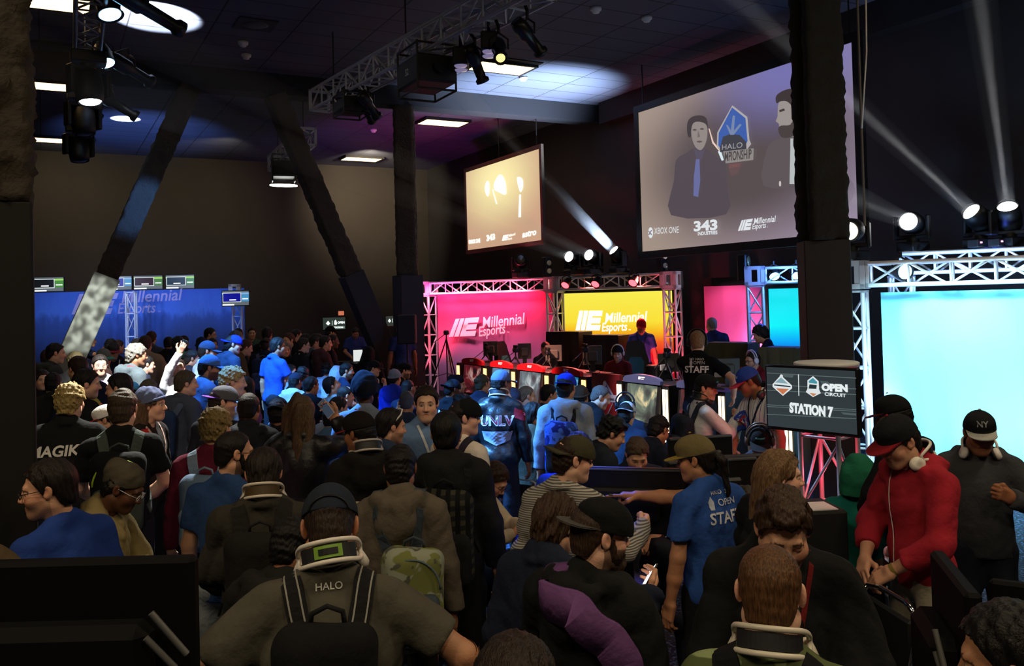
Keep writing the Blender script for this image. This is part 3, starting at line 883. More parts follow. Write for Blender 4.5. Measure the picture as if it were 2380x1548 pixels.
# small strobes / cases on the beam
for (px, py, d, w, h, lb) in ((1272, 650, 18.2, .16, .42, 'small black fixture on the truss between banner and yellow screen'), (1540, 640, 17.0, .16, .45, 'upright black fixture beside the truss corner at the booth end')):
    q = at(px, py, d); q.z = TOP
    e = empty('stage_blinder', q, label=lb, cat='stage light')
    MB().box((0, 0, h / 2), (w, .16, h), b=.01).build('housing', m_black, e)
    mb = MB()
    for z in (.3, .7): mb.lathe([(0, 0), (.05, 0), (.055, .02), (0, .02)], 12, Matrix.Translation((0, -.08, h * z)) @ Matrix.Rotation(PI / 2, 4, 'X'))
    mb.build('lens', mat('#c9c2a0', rough=.2), e)

# ------------------------------------------------------------------ cyan booth half hidden by the steel column
C0, C1 = on_floor(1766, 14.8), on_floor(2040, 14.2)
FC, LC = wall_frame(C0, C1)
upx = tuple(FC.to_3x3() @ Vector((1, 0, 0)))
truss('box_truss', (C0.x, C0.y, .02), (C0.x, C0.y, TOP - .32), .30, m_alumat, 'blue-white lit truss post beside the cyan screen, left of the steel column', 'truss', 'truss posts', up=upx)
corner_block(C0, TOP - .15, FC, 'truss corner block over the cyan screen beside the steel column')
uc = (C1 - C0).normalized()
truss('box_truss', (C0.x + uc.x * .17, C0.y + uc.y * .17, H3), (C1.x, C1.y, H3), .30, m_alumat, 'blue lit truss beam above the cyan screen', 'truss', 'truss beams')
root = empty('led_wall', mw=FC, label='cyan and blue video wall seen left of the steel column', cat='video wall')
m_cy = gradmat('cyan_picture', [(0.0, '#0028c8'), (0.44, '#0040e0'), (0.56, '#00b0f8'), (0.68, '#00f0f6'), (1.0, '#18e0ee')], 'Z', emit=1.0)
MB().box((LC / 2 + .12, .22, (TOP - .38 + .35) / 2), (LC - .18, .03, TOP - .73)).build('screen', m_cy, root)
MB().box((LC / 2 + .12, .29, (TOP - .34) / 2), (LC - .14, .1, TOP - .34)).build('cabinet', m_blackmat, root)
FCl = FC @ Matrix.Translation((0, .2, 0))
for pts in ([(1868, 766), (1884, 758), (1884, 790), (1866, 790)], [(1872, 742), (1882, 730), (1884, 752), (1876, 758)]):
    sheet('emblem', [loc_on(*p, FCl) for p in pts], .2, m_logo, root)
# pink cloth behind
D0, D1 = on_floor(1643, 16.3), on_floor(1778, 15.7)
FD, LD = wall_frame(D0, D1)
hung_cloth('banner', FD, 0, LD, .3, 2.44, mat('#b03c72', rough=.75), 'plain pink cloth backdrop left of the blue-white truss post', y=.05, seed=9, amp=.012, folds=4)
tag(MB().box((LD / 2, .18, 1.3), (LD + .1, .05, 2.6)).build('drape_wall', m_blackmat, None), 'black drape panel behind the plain pink cloth', 'drape').matrix_world = FD
mid = FD @ Vector((LD * .55, -.5, 2.5))
spot('pink_wash', mid, FD @ Vector((LD * .5, 0, 1.8)), 30, (1, .5, .62), 120, .8)
mid = FC @ Vector((.15, .6, 1.2))
spot('lilac_wash', mid, FD @ Vector((LD * .8, 0, 1.6)), 150, (1, .75, .95), 100, .9)
for k, (px, d, lb) in enumerate(((1798, 14.7, 'blue lamp hanging in the beam above the cyan screen, left one'), (1850, 14.6, 'blue lamp hanging in the beam above the cyan screen, right one'))):
    q = at(px, 640, d); q.z = TOP - .12
    par(q, q + Vector((-.3, -.5, -.5)), glow('#9fe6ff', 8.0), lb, 'blue lamps over the cyan screen', .8)
    spot('blue_lamp', q + Vector((0, -.5, .1)), C0 + Vector((0, 0, 2.3)), 90, (.1, .3, 1), 110, .8)
q = at(1728, 625, 14.9)
e = empty('stage_blinder', (q.x, q.y, TOP - .2), 0.5, 'black two-lamp blinder hanging at the corner over the pink cloth', 'stage light')
MB().box((0, 0, .2), (.22, .16, .46), b=.02).build('housing', m_black, e)
mb = MB()
for z in (.09, .31): mb.lathe([(0, 0), (.085, 0), (.09, .02), (0, .025)], 16, Matrix.Translation((0, -.08, z)) @ Matrix.Rotation(PI / 2, 4, 'X'))
mb.build('lens', mat('#8e8560', rough=.15, metal=.6), e)
MB().bar((.12, 0, .2), (.3, .05, .1), .02).build('clamp', m_black, e)

# ------------------------------------------------------------------ white and cyan booth at the right edge
T2 = 2.64
R0, R1 = on_floor(1999, 10.0), on_floor(2440, 9.0)
FR, LR = wall_frame(R0, R1)
upx = tuple(FR.to_3x3() @ Vector((1, 0, 0)))
truss('box_truss', (R0.x, R0.y, .02), (R0.x, R0.y, T2 - .33), .30, m_alumat, 'tall silver truss post right behind the station screen', 'truss', 'truss posts', up=upx, step=.5)
corner_block(R0, T2 - .15, FR, 'large truss corner block at the top of the post behind the station screen')
ur = (R1 - R0).normalized()
truss('box_truss', (R0.x + ur.x * .17, R0.y + ur.y * .17, T2 - .15), (R1.x, R1.y, T2 - .15), .30, m_alumat, 'silver truss beam over the bright cyan cloth at the right edge', 'truss', 'truss beams', step=.42)
yr = FR.to_3x3() @ Vector((0, 1, 0))
b0, b1 = R0 + ur * .3 + yr * 1.6, R1 + yr * 1.6
truss('box_truss', (b0.x, b0.y, 2.64), (b1.x, b1.y, 2.64), .30, m_alumat, 'rear truss beam carrying the three bright moving heads', 'truss', 'truss beams', step=.42)
for p, lb in ((b0, 'rear truss post hidden behind the bright cyan cloth, left'), (b1, 'rear truss post behind the bright cyan cloth, right')):
    truss('box_truss', (p.x, p.y, .02), (p.x, p.y, 2.48), .30, m_alumat, lb, 'truss', 'truss posts', up=upx)
m_cyan = mat('#70d2e4', rough=.7)
hung_cloth('banner', FR, .28, LR, .2, T2 - .36, m_cyan, 'bright cyan and white cloth backdrop behind the capped man at the right', y=.12, seed=15, amp=.02, folds=5)
for t, pw in ((.25, 150), (.5, 210), (.75, 210)):
    p = R0 + (R1 - R0) * t
    spot('cyan_wash', (p.x - yr.x * .8, p.y - yr.y * .8, T2 + .1), (p.x + ur.x * .3, p.y + ur.y * .3, 1.1), pw, (.45, .9, 1.0), 105, .9, .05)
spot('cyan_wash', R0 + ur * .25 - yr * .25 + Vector((0, 0, T2 - .25)), R0 + ur * 1.5 + yr * .15 + Vector((0, 0, 1.3)), 70, (.3, .85, 1.0), 70, .6, .02)
area('cyan_floor_wash', R0 + ur * 2.0 - yr * .9 + Vector((0, 0, .5)), R0 + ur * 2.0 + yr * .2 + Vector((0, 0, 1.4)), 70, (.75, .95, 1.0), 2.5, .3)
for q_ in (.2, .5, .8):
    p = b0 + (b1 - b0) * q_
    spot('beam_wash', (p.x - yr.x * .5, p.y - yr.y * .5, 2.4), (p.x, p.y, 2.64), 50, (.3, .55, 1.0), 140, .8, .05)
for t in (.06, .3, .55, .8):
    p = R0 + (R1 - R0) * t
    spot('beam_wash', (p.x - yr.x * .1 , p.y - yr.y * .1 , T2 - .15), (p.x + ur.x, p.y + ur.y, T2 - .15), 60, (.25, .5, 1.0), 150, .8, .05)
spot('post_fill', R0 - ur * .5 - yr * .6 + Vector((0, 0, .6)), R0 + Vector((0, 0, 1.9)), 60, (.35, .6, 1.0), 80, .8, .05)  # unseen spots added to light this post blue
spot('post_fill', R0 + ur * .4 - yr * .7 + Vector((0, 0, 1.2)), R0 + Vector((0, 0, 1.6)), 40, (.5, .8, 1.0), 100, .8, .05)
q = R0 + ur * .52; q.z = T2 - .12
par(q, q + Vector((-.2, -.6, -.1)), glow('#aef4ff', 10.0), 'cyan glowing lamp inside the truss beam next to the big corner block', 'blue lamps over the cyan screen', .8)
heads = [((2122, 590), (1940, 442, 9.15), 300, 2.62, 'lit moving head on the rear beam, left of three'), ((2280, 590), (1900, 165, 10.3), 2400, 9.0, 'lit moving head on the rear beam, middle of three'), ((2348, 590), (2270, -60, 9.4), 2600, 4.0, 'lit moving head on the rear beam, right of three, largest'),]
for k, (p, t, pw, ln, lb) in enumerate(heads):
    t_ = (p[0] - 2020) / 420
    q = at(*p, 11.6 - t_ * .9); q.z = 2.80
    _, tip, dr = moving_head(q, at(*t), m_hotwhite, lb, power=pw, deg=3.2, s=1.05)
    haze_beam(tip, dr, ln, 3.2, ['faint haze beam from the left of the three right heads', 'broad haze beam slanting up to the steel column', 'steep bright haze beam at the right edge'][k], (.12, .14, .14)[k])
q = R0 + Vector((0, 0, T2 + .015))
moving_head(q, at(1900, 560, 8.6), glow('#f4e9d0', 3.0), 'moving head beside the steel column facing left with pale lens')
for k, (px, lb) in enumerate(((2268, 'small boxed fixture with a pink status light under the middle head'), (2316, 'small boxed fixture with a pink status light under the right head'))):
    t_ = (px - 2020) / 420
    q = at(px, 570, 11.2 - t_ * .9); q.z = 2.80
    e = empty('stage_dimmer', q, label=lb, cat='stage box')
    MB().box((0, 0, .05), (.14, .14, .1), b=.01).build('housing', m_black, e)
    MB().box((0, -.073, .06), (.035, .006, .02)).build('status_light', glow('#ff8ad0', 4.0), e)
spot('blue_uplight', at(2290, 600, 10.9), at(2300, 520, 11.1), 30, (.08, .14, 1), 120, .8)
# thin rods and a cable hanging at the right of the large screen
for k, (px, d, y0, y1, lb) in enumerate(((1996, 9.6, -400, 520, 'thin dark rod hanging beside the edge of the large screen'),)):
    a, b2 = at(px, 80, d), at(px + 14, 525, d)
    tag(MB().bar((a.x, a.y, HC), (b2.x, b2.y, b2.z), .015, 6).build('hanging_rod', mat('#57504a', rough=.6)), lb, 'rod')
a, b2 = at(2018, -30, 9.0), at(2003, 298, 9.0)
tag(MB().tube([(a.x, a.y, HC), at(2014, 120, 9.0), b2], .009, 5).build('hanging_line', mat('#b9b5b0', rough=.6)), 'pale thin cord hanging beside the steel column', 'cord')

# ------------------------------------------------------------------ gaming kiosks along the front of the stage
m_kred = mat('#b3131c', rough=.45)
m_kslate = mat('#3d4668', rough=.45)
m_panel_red = mat('#5c0d14', rough=.6)
m_strip = glow('#ffb35c', 5.0)
m_stripw = glow('#ffe2b4', 4.0)
def game_material(key, cols, scale=3.0):
    if key in _M: return _M[key]
    m = bpy.data.materials.new(key); m.use_nodes = True
    nt = m.node_tree; b = nt.nodes['Principled BSDF']; b.inputs['Base Color'].default_value = (.01, .01, .01, 1)
    tc = N(nt, 'ShaderNodeTexCoord')
    t = N(nt, 'ShaderNodeTexNoise', inp={'Scale': scale, 'Detail': 3.0, 'Distortion': 1.2})
    nt.links.new(tc.outputs['Object'], t.inputs['Vector'])
    cr = N(nt, 'ShaderNodeValToRGB'); e = cr.color_ramp.elements
    while len(e) < len(cols): e.new(.5)
    for i, c in enumerate(cols):
        e[i].position = .3 + .42 * i / (len(cols) - 1); e[i].color = (*lin(c), 1)
    nt.links.new(t.outputs['Fac'], cr.inputs['Fac'])
    nt.links.new(cr.outputs['Color'], b.inputs['Emission Color']); b.inputs['Emission Strength'].default_value = .9
    _M[key] = m
    return m
K0, K1 = on_floor(1074, 16.7), on_floor(1660, 10.9)
ku = (K1 - K0).normalized()
kn = Vector((0, 0, 1)).cross(ku)          # away from the camera
def along(px, off=0.0):
    """The floor point on the kiosk line (moved back by off) under a pixel column."""
    o = K0 + kn * off; lo, hi = -6.0, 16.0
    for _ in range(40):
        m = (lo + hi) / 2; q = o + ku * m + Vector((0, 0, 1)) - CAM
        if 1190 + FOC * q.dot(RIGHT) / q.dot(FWD) < px: lo = m
        else: hi = m
    q = o + ku * lo; q.z = 0
    return q
def depth_of(q): return (Vector(q) - CAM).dot(FWD)
def kiosk(px0, px1, d0, d1, m, screen, label, ztop=1.18, extra=None):
    """A kiosk: box body, leaning bezel with an upright monitor, arched header, printed lower panel."""
    p, q = along(px0), along(px1)
    F, L = wall_frame(p, q)
    root = empty('gaming_kiosk', mw=F, label=label, cat='gaming kiosk', group='gaming kiosks in front of the stage')
    MB().box((L / 2, .28, ztop / 2 - .06), (L, .5, ztop - .12), b=.01).build('body', m_black, root)
    T = Matrix.Translation((L / 2, .0, .80)) @ Matrix.Rotation(rad(-8), 4, 'X')
    MB().box((0, 0, 0), (L * .96, .05, .62), T, b=.012).build('bezel', m_black, root)
    s = MB().box((0, -.028, .0), (L * .80, .006, .52), T).build('monitor', screen, root)
    arc = [(-L * .5, 0), (L * .5, 0)] + [(L * .5 * math.cos(a), .05 + .075 * math.sin(a)) for a in [PI * i / 14 for i in range(15)]]
    hd = MB().prism(arc, .06, Matrix.Translation((L / 2, .02, ztop - .1))).build('header', m, root)
    mb = MB()
    for x0, z0, x1, z1 in ((-.06, .055, -.01, .095), (.0, .078, .08, .095), (.0, .055, .055, .068)): mb.add([(L / 2 + x0, -.012, ztop - .1 + z0), (L / 2 + x1, -.012, ztop - .1 + z0), (L / 2 + x1 + .008, -.012, ztop - .1 + z1), (L / 2 + x0 + .008, -.012, ztop - .1 + z1)], [(0, 1, 2, 3)])
    mb.build('emblem', m_print, root)
    MB().box((L / 2, .02, .25), (L * .98, .03, .46)).build('lower_panel', m, root)
    mb = MB().add([(L * .25, .003, .34), (L * .33, .003, .42), (L * .41, .003, .34), (L * .33, .003, .25)], [(3, 2, 1, 0)])
    mb.build('emblem', m_print, root)
    text('lettering', 'astro  scuf', .05, m_print, root, (L * .5, .003, .32), bold=.002)
    return root
def light_column(px, d, m, label, w=.09, z1=1.08, two=True):
    p = along(px) - ku * .07
    F, L = wall_frame(p, p + ku)
    root = empty('light_column', mw=F, label=label, cat='light column', group='glowing light columns between the kiosks')
    MB().box((0, .1, z1 / 2), (w + .04, .16, z1)).build('housing', m_black, root)
    mb = MB()
    for dx in ((-.03, .03) if two else (0,)): mb.box((dx, .012, z1 * .62), (.028 if two else .075, .02, z1 * .66))
    mb.build('diffuser', m, root)
    return root
g_dark = game_material('game_dark', ['#05060a', '#1a1216', '#6a1a22', '#c9a8a0'])
g_blue = game_material('game_blue', ['#0c1c2c', '#2a5876', '#5a94b4', '#cfe4ee'])
g_grey = game_material('game_grey', ['#0e1a20', '#2f434c', '#5f7a84', '#c8d4d6'])
g_cy = game_material('game_cyan', ['#02182c', '#0a4a70', '#2a90c0', '#a8e0ff'])
g_gold = game_material('game_gold', ['#1a1c1c', '#3f4640', '#6c7c6c', '#ffe9b0'])
for px0, px1, d0, d1, m, sc, lb in ((1074, 1122, 16.6, 16.1, m_kred, g_dark, 'red topped gaming kiosk with dark screen at the left end of the row'), (1140, 1188, 15.8, 15.3, m_kred, g_blue, 'red topped gaming kiosk with pale blue screen, second from the left'),
        (1203, 1262, 14.9, 14.4, m_kred, g_grey, 'red topped gaming kiosk with grey screen, behind the silver cap'), (1284, 1350, 14.0, 13.5, m_kred, g_cy, 'red topped gaming kiosk with cyan screen behind the bright blue cap'),
        (1450, 1536, 12.4, 12.0, m_kslate, g_gold, 'slate topped gaming kiosk with gold-lit corridor on its screen'), (1574, 1660, 11.3, 10.9, m_kslate, g_dark, 'slate topped gaming kiosk with dark screen behind the flat black cap')):
    kiosk(px0, px1, d0, d1, m, sc, lb)
for px, d, m, lb in ((1067, 16.8, m_strip, 'narrow orange light column at the left end of the kiosk row'), (1130, 16.1, m_strip, 'orange light column between the first two kiosks'), (1196, 15.25, m_strip, 'orange light column beside the silver capped man'), (1274, 14.35, m_strip, 'orange light column left of the bright blue cap'),
                     (1361, 13.4, m_strip, 'orange light column left of the dark red crest panel'), (1444, 12.7, m_stripw, 'white light column right of the dark red crest panel'), (1552, 11.75, m_stripw, 'pair of white light columns right of the gold-lit kiosk'), (1684, 10.9, m_stripw, 'white light column between the capped pair'), (1840, 10.2, m_stripw, 'white light column under the station screen')):
    light_column(px, d, m, lb)
p, q = along(1372), along(1436)
F, L = wall_frame(p, q)
root = empty('crest_panel', mw=F, label='dark red desk panel with a blue and white crest between the kiosks', cat='desk panel')
MB().box((L / 2, .06, .58), (L, .06, 1.16)).build('panel', m_panel_red, root)
w = L
for i, (poly, c) in enumerate((([(0, .42), (-.3, .1), (-.3, -.02), (0, -.42), (.3, -.02), (.3, .1)], '#8f97b4'), ([(0, .36), (-.22, .12), (.22, .12)], '#2c4f9c'), ([(-.24, -.06), (.24, -.06), (0, -.36)], '#b5202a'), ([(-.42, .08), (.42, .12), (.42, -.04), (-.42, -.08)], '#9aa2bd'), (ell(0, .34, .06, .06, 12), '#d8dcea'))):
    sheet('crest', [(L / 2 + x * w, .78 + z * w) for x, z in poly], .028 - .003 * i, mat(c, rough=.5), root)
text('lettering', 'CHAMPIONSHIP SERIES', .05, mat('#26304f'), root, (L * .14, .012, .775), fit=L * .7, bold=.001)

# desk tops behind the kiosks, monitors seen from the back, tripods with small cameras
m_mon = mat('#4a463c', rough=.6)
m_desk = mat('#1b1a1c', rough=.6)
def desk(px0, px1, d0, d1, z, label, dep=.6):
    F, L = wall_frame(along(px0, .62), along(px1, .62))
    root = empty('desk', mw=F, label=label, cat='desk')
    MB().box((L / 2, dep / 2, z - .02), (L, dep, .04), b=.005).build('top', m_desk, root)
    MB().box((L / 2, dep - .03, z / 2 - .02), (L - .04, .03, z - .05)).build('panel', m_desk, root)
    for x in (.04, L - .04): MB().box((x, dep / 2, z / 2 - .02), (.04, dep - .1, z - .04)).build('leg', m_desk, root)
    return F, L
desk(1082, 1366, 17.4, 14.1, 1.02, 'long black desk behind the red topped kiosks', .55)
desk(1470, 1690, 13.0, 11.5, 1.02, 'long black desk behind the slate topped kiosks', .5)
def monitor_back(px, py, d, w, h, label, face=0.0, m=None, z=None, stand=True):
    """A monitor turned away from the camera: panel, rear bulge, neck and foot."""
    if z is not None: q = along(px, .98)
    else: q = at(px, py, d)
    z0 = q.z if z is None else z
    F, _ = wall_frame(q, q + RIGHT)
    F = Matrix.Translation((q.x, q.y, z0)) @ F.to_3x3().to_4x4() @ Matrix.Rotation(face, 4, 'Z')
    root = empty('monitor', mw=F, label=label, cat='monitor', group='monitors seen from the back')
    mm = m or m_mon
    MB().box((0, .02, .12 + h / 2), (w, .035, h), b=.008).build('shell', mm, root)
    MB().box((.0, -.022, .12 + h * .45), (w * .55, .05, h * .55), b=.02).build('rear_cover', mm, root)
    if stand:
        MB().box((0, -.02, .1), (.08, .03, .2)).build('neck', m_black, root)
        MB().box((0, -.01, .008), (.24, .18, .016), b=.005).build('foot', m_black, root)
    return root
for px, py, d, w, h, lb in ((1141, 833, 16.4, .30, .30, 'dark monitor back on the stage desk, first from the left beside a small tripod'), (1220, 838, 15.6, .26, .30, 'dark monitor back right of the teal chair, second from the left'), (1288, 846, 14.9, .30, .30, 'dark monitor back beside the half hidden player'),
        (1378, 858, 14.0, .33, .33, 'dark monitor back left of the player with white headset'), (1556, 868, 12.7, .32, .28, 'dark monitor back beside the white printer'), (1692, 878, 11.9, .36, .26, 'olive monitor back on a desk left of the player in white headset')):
    monitor_back(px, py, d, w, h, lb, z=1.02)
def tripod(px, d, z, label, foot=0.0, spread=.3, big=False, cam_=True):
    p = along(px, .78) if foot else on_floor(px, d)
    root = empty('tripod', (p.x, p.y, foot), label=label, cat='tripod', group='camera tripods')
    for a in (.5, 2.6, 4.7):
        e = (math.cos(a) * spread, math.sin(a) * spread, 0.01)
        mb = MB().bar((0, 0, z - foot - .16), (e[0] * .55, e[1] * .55, (z - foot - .16) * .45), .013, 8).bar((e[0] * .5, e[1] * .5, (z - foot - .16) * .5), e, .009, 8)
        mb.build('leg', m_black, root)
    mb = MB().bar((0, 0, (z - foot) * .35), (0, 0, z - foot - .08), .014, 8)
    if big:
        for a, b in ((.5, 2.6), (2.6, 4.7), (4.7, .5)): mb.bar((math.cos(a) * spread * .5, math.sin(a) * spread * .5, (z - foot - .16) * .5), (0, 0, (z - foot) * .5), .006, 6)
    mb.build('column', m_black, root)
    MB().box((0, 0, z - foot - .04), (.1, .1, .09), b=.02).bar((0, 0, z - foot - .05), (-.32, -.1, z - foot - .22), .008, 6).build('pan_head', m_black, root)
    if cam_:
        MB().box((0, 0, z - foot + .03), (.06, .09, .06), b=.01).bar((0, -.04, z - foot + .03), (0, -.075, z - foot + .03), .02, 10).build('camera', m_black, root)
    return root
tripod(1042, 17.2, 1.70, 'tall tripod without a camera in front of the pink banner', spread=.55, big=True, cam_=False)
for px, d, z, lb in ((1131, 16.8, 1.36, 'small tripod camera beside the first monitor on the stage'), (1199, 15.8, 1.36, 'small tripod camera in front of the teal gaming chair'), (1274, 15.0, 1.36, 'small tripod camera beside the half hidden player'), (1361, 14.3, 1.46, 'small tripod camera in front of the black draped table'), (1552, 12.4, 1.46, 'small tripod camera left of the staff member in black')):
    tripod(px, d, z, lb, foot=1.02, spread=.16)
q = on_floor(1049, 17.6)
e = empty('light_stand', (q.x, q.y, 0), label='thin white stand under the tall tripod', cat='stand')
MB().bar((-.02, 0, .1), (-.02, 0, 1.05), .012).bar((.03, 0, .1), (.03, 0, 1.05), .012).box((0, 0, 1.1), (.14, .03, .1), b=.02).build('pole', m_white, e)
MB().bar((0, 0, .02), (-.2, 0, .02), .015).bar((0, 0, .02), (.2, .05, .02), .015).bar((0, 0, .02), (0, 0, .12), .03).build('base', m_white, e)

# black cloth draped over the raised table at the back of the stage
def draped_box(px0, px1, d0, d1, z1, label, dep=.5, m=None, seed=1, top=None):
    F, L = wall_frame(on_floor(px0, d0), on_floor(px1, d1))
    root = empty('draped_table', mw=F, label=label, cat='table')
    rnd = random.Random(seed)
    nx, nz = 40, 12; V = []
    for j in range(nz + 1):
        for i in range(nx + 1):
            u, v = i / nx, j / nz
            V.append((L * u, -.02 * math.sin(u * 38 + seed) * (1 - v) - .035 * abs(math.sin(u * 9.0 + seed + v * 2)) * (1 - v) ** .5, z1 * v + .01))
    MB().add(V, [(j * (nx + 1) + i, j * (nx + 1) + i + 1, (j + 1) * (nx + 1) + i + 1, (j + 1) * (nx + 1) + i) for j in range(nz) for i in range(nx)], True).build('cloth_front', m or mat('#1d1511', rough=.55), root)
    MB().box((L / 2, dep / 2 + .01, z1 / 2), (L - .02, dep, z1 - .004)).build('cloth_box', m or mat('#1d1511', rough=.55), root)
    return root
draped_box(1274, 1350, 17.6, 17.1, 1.60, 'dark brown draped block at the left of the stage table', seed=2)
draped_box(1360, 1442, 17.0, 16.5, 1.54, 'black draped block in front of the yellow screen', seed=5, m=mat('#141012', rough=.5))
draped_box(1636, 1745, 14.1, 13.6, 1.50, 'olive and navy draped block with a blue lit edge behind the staff member', seed=7, m=mat('#4a4a30', rough=.8))
draped_box(1770, 1860, 12.6, 12.2, 1.50, 'olive draped block right of the young man on stage', seed=9, m=mat('#56523a', rough=.8))
spot('edge_blue', at(1800, 640, 14.0), at(1730, 800, 13.2), 120, (.05, .1, 1), 90, .8)
e = empty('printer', along(1533, .85), label='white boxy printer on the desk beside the papers', cat='printer')
e.location.z = 1.02
MB().box((0, .02, .12), (.3, .28, .22), b=.02).build('case', m_black, e); MB().box((0, -.125, .2), (.16, .03, .09), b=.01).build('lid', m_white, e)

def gaming_chair(px, d, face, label, m2, zs=.48):
    p = along(px, d)
    root = empty('gaming_chair', (p.x, p.y, 0), face, label=label, cat='chair', group='gaming chairs on the stage')
    mb = MB(); prof = [(-.2, .0), (-.27, .2), (-.24, .5), (-.2, .62), (-.17, .78), (-.1, .86), (.1, .86), (.17, .78), (.2, .62), (.24, .5), (.27, .2), (.2, 0)]
    T = Matrix.Translation((0, -.24, zs + .05)) @ Matrix.Rotation(rad(10), 4, 'X')
    mb.prism(prof, .1, T); mb.build('backrest', m_black, root)
    MB().prism([(-.12, .06), (-.15, .45), (-.1, .55), (.1, .55), (.15, .45), (.12, .06)], .14, T).build('back_cushion', m2, root)
    MB().box((0, .02, zs), (.5, .5, .1), b=.04).build('seat', m_black, root)
    for s in (-1, 1): MB().box((s * .3, 0, zs + .22), (.07, .26, .03), b=.01).bar((s * .28, 0, zs - .02), (s * .3, 0, zs + .21), .02).build('armrest', m_black, root)
    mb = MB().bar((0, 0, .08), (0, 0, zs - .04), .03)
    for k in range(5): mb.bar((0, 0, .09), (.3 * math.cos(k * 1.2566), .3 * math.sin(k * 1.2566), .05), .02)
    mb.build('base', m_black, root)
    return root
gaming_chair(1198, 1.6, PI + .5, 'black gaming chair with teal jacket and beige crest over its back', mat('#2f9a94', rough=.7), .5)
gaming_chair(1480, 2.35, PI - .6, 'black and teal gaming chair beside the standing staff member', mat('#1d6b86', rough=.6), .55)

# ------------------------------------------------------------------ left: blue backdrop with its screens and trusses
G0, G1 = on_floor(60, 20.2), on_floor(572, 21.2)
FG, LG = wall_frame(G0, G1)
def tree_print():
    m = bpy.data.materials.new('blue_print'); m.use_nodes = True
    nt = m.node_tree; b = nt.nodes['Principled BSDF']; b.inputs['Roughness'].default_value = .8
    tc = N(nt, 'ShaderNodeTexCoord'); sp = N(nt, 'ShaderNodeSeparateXYZ'); nt.links.new(tc.outputs['Generated'], sp.inputs[0])
    mp = N(nt, 'ShaderNodeMapping', inp={'Scale': (9, 1, 1.6)}); nt.links.new(tc.outputs['Generated'], mp.inputs[0])
    t = N(nt, 'ShaderNodeTexNoise', inp={'Scale': 2.6, 'Detail': 6.0, 'Roughness': .65}); nt.links.new(mp.outputs[0], t.inputs['Vector'])
    a = N(nt, 'ShaderNodeMath', operation='MULTIPLY_ADD', inp={1: .34, 2: -.17}); nt.links.new(t.outputs['Fac'], a.inputs[0])
    s = N(nt, 'ShaderNodeMath', operation='ADD'); nt.links.new(sp.outputs['Z'], s.inputs[0]); nt.links.new(a.outputs[0], s.inputs[1])
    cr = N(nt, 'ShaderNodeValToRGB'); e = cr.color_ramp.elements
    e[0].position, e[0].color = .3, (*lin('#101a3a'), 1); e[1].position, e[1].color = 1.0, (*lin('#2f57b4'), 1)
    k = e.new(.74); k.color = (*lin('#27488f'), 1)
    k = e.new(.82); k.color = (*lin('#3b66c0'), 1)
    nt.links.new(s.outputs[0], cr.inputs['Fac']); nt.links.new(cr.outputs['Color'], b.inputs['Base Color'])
    return m
root = empty('backdrop_wall', mw=FG, label='wide blue printed backdrop with pale block logo behind the left crowd', cat='backdrop banner')
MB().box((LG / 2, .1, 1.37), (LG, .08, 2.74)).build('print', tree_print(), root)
before = set(bpy.data.objects)
FG2 = FG @ Matrix.Translation((0, .05, 0))
mil_logo(root, FG2, [(185, 683), (276, 681), (257, 730), (166, 731)], mat('#9a94c4', rough=.8), 0, (276, 704, 431, 697), (269, 729, 366, 726))
for c in set(bpy.data.objects) - before: c.location.y += .05
spot('backdrop_wash', FG @ Vector((LG * .25, -2.4, 3.4)), FG @ Vector((LG * .3, 0, 2.0)), 225, (.5, .62, 1.0), 100, .9, .1)
spot('backdrop_wash', FG @ Vector((LG * .75, -2.4, 3.4)), FG @ Vector((LG * .7, 0, 2.0)), 205, (.5, .62, 1.0), 100, .9, .1)
upg = tuple(FG.to_3x3() @ Vector((1, 0, 0)))
for px, top, lb in ((309, 2.70, 'slim blue lit truss post in the middle of the blue backdrop'), (556, 2.55, 'slim blue lit truss post at the right end of the blue backdrop')):
    p = on_floor(px, 20.2)
    truss('box_truss', (p.x, p.y, .02), (p.x, p.y, top), .24, m_alumat, lb, 'truss', 'slim truss posts at the blue backdrop', up=upg, r=.022, step=.55)
    spot('post_fill', (p.x - .5, p.y - 1.0, .6), (p.x, p.y, 1.9), 80, (.1, .3, 1.0), 60, .8, .05)  # added spot without a fitting, lights the slim post
p = on_floor(546, 20.2)
corner_block(p + Vector((.05, 0, 0)), 2.685, FG, 'truss block with a small blue lamp at the right end of the blue backdrop', s=.26)

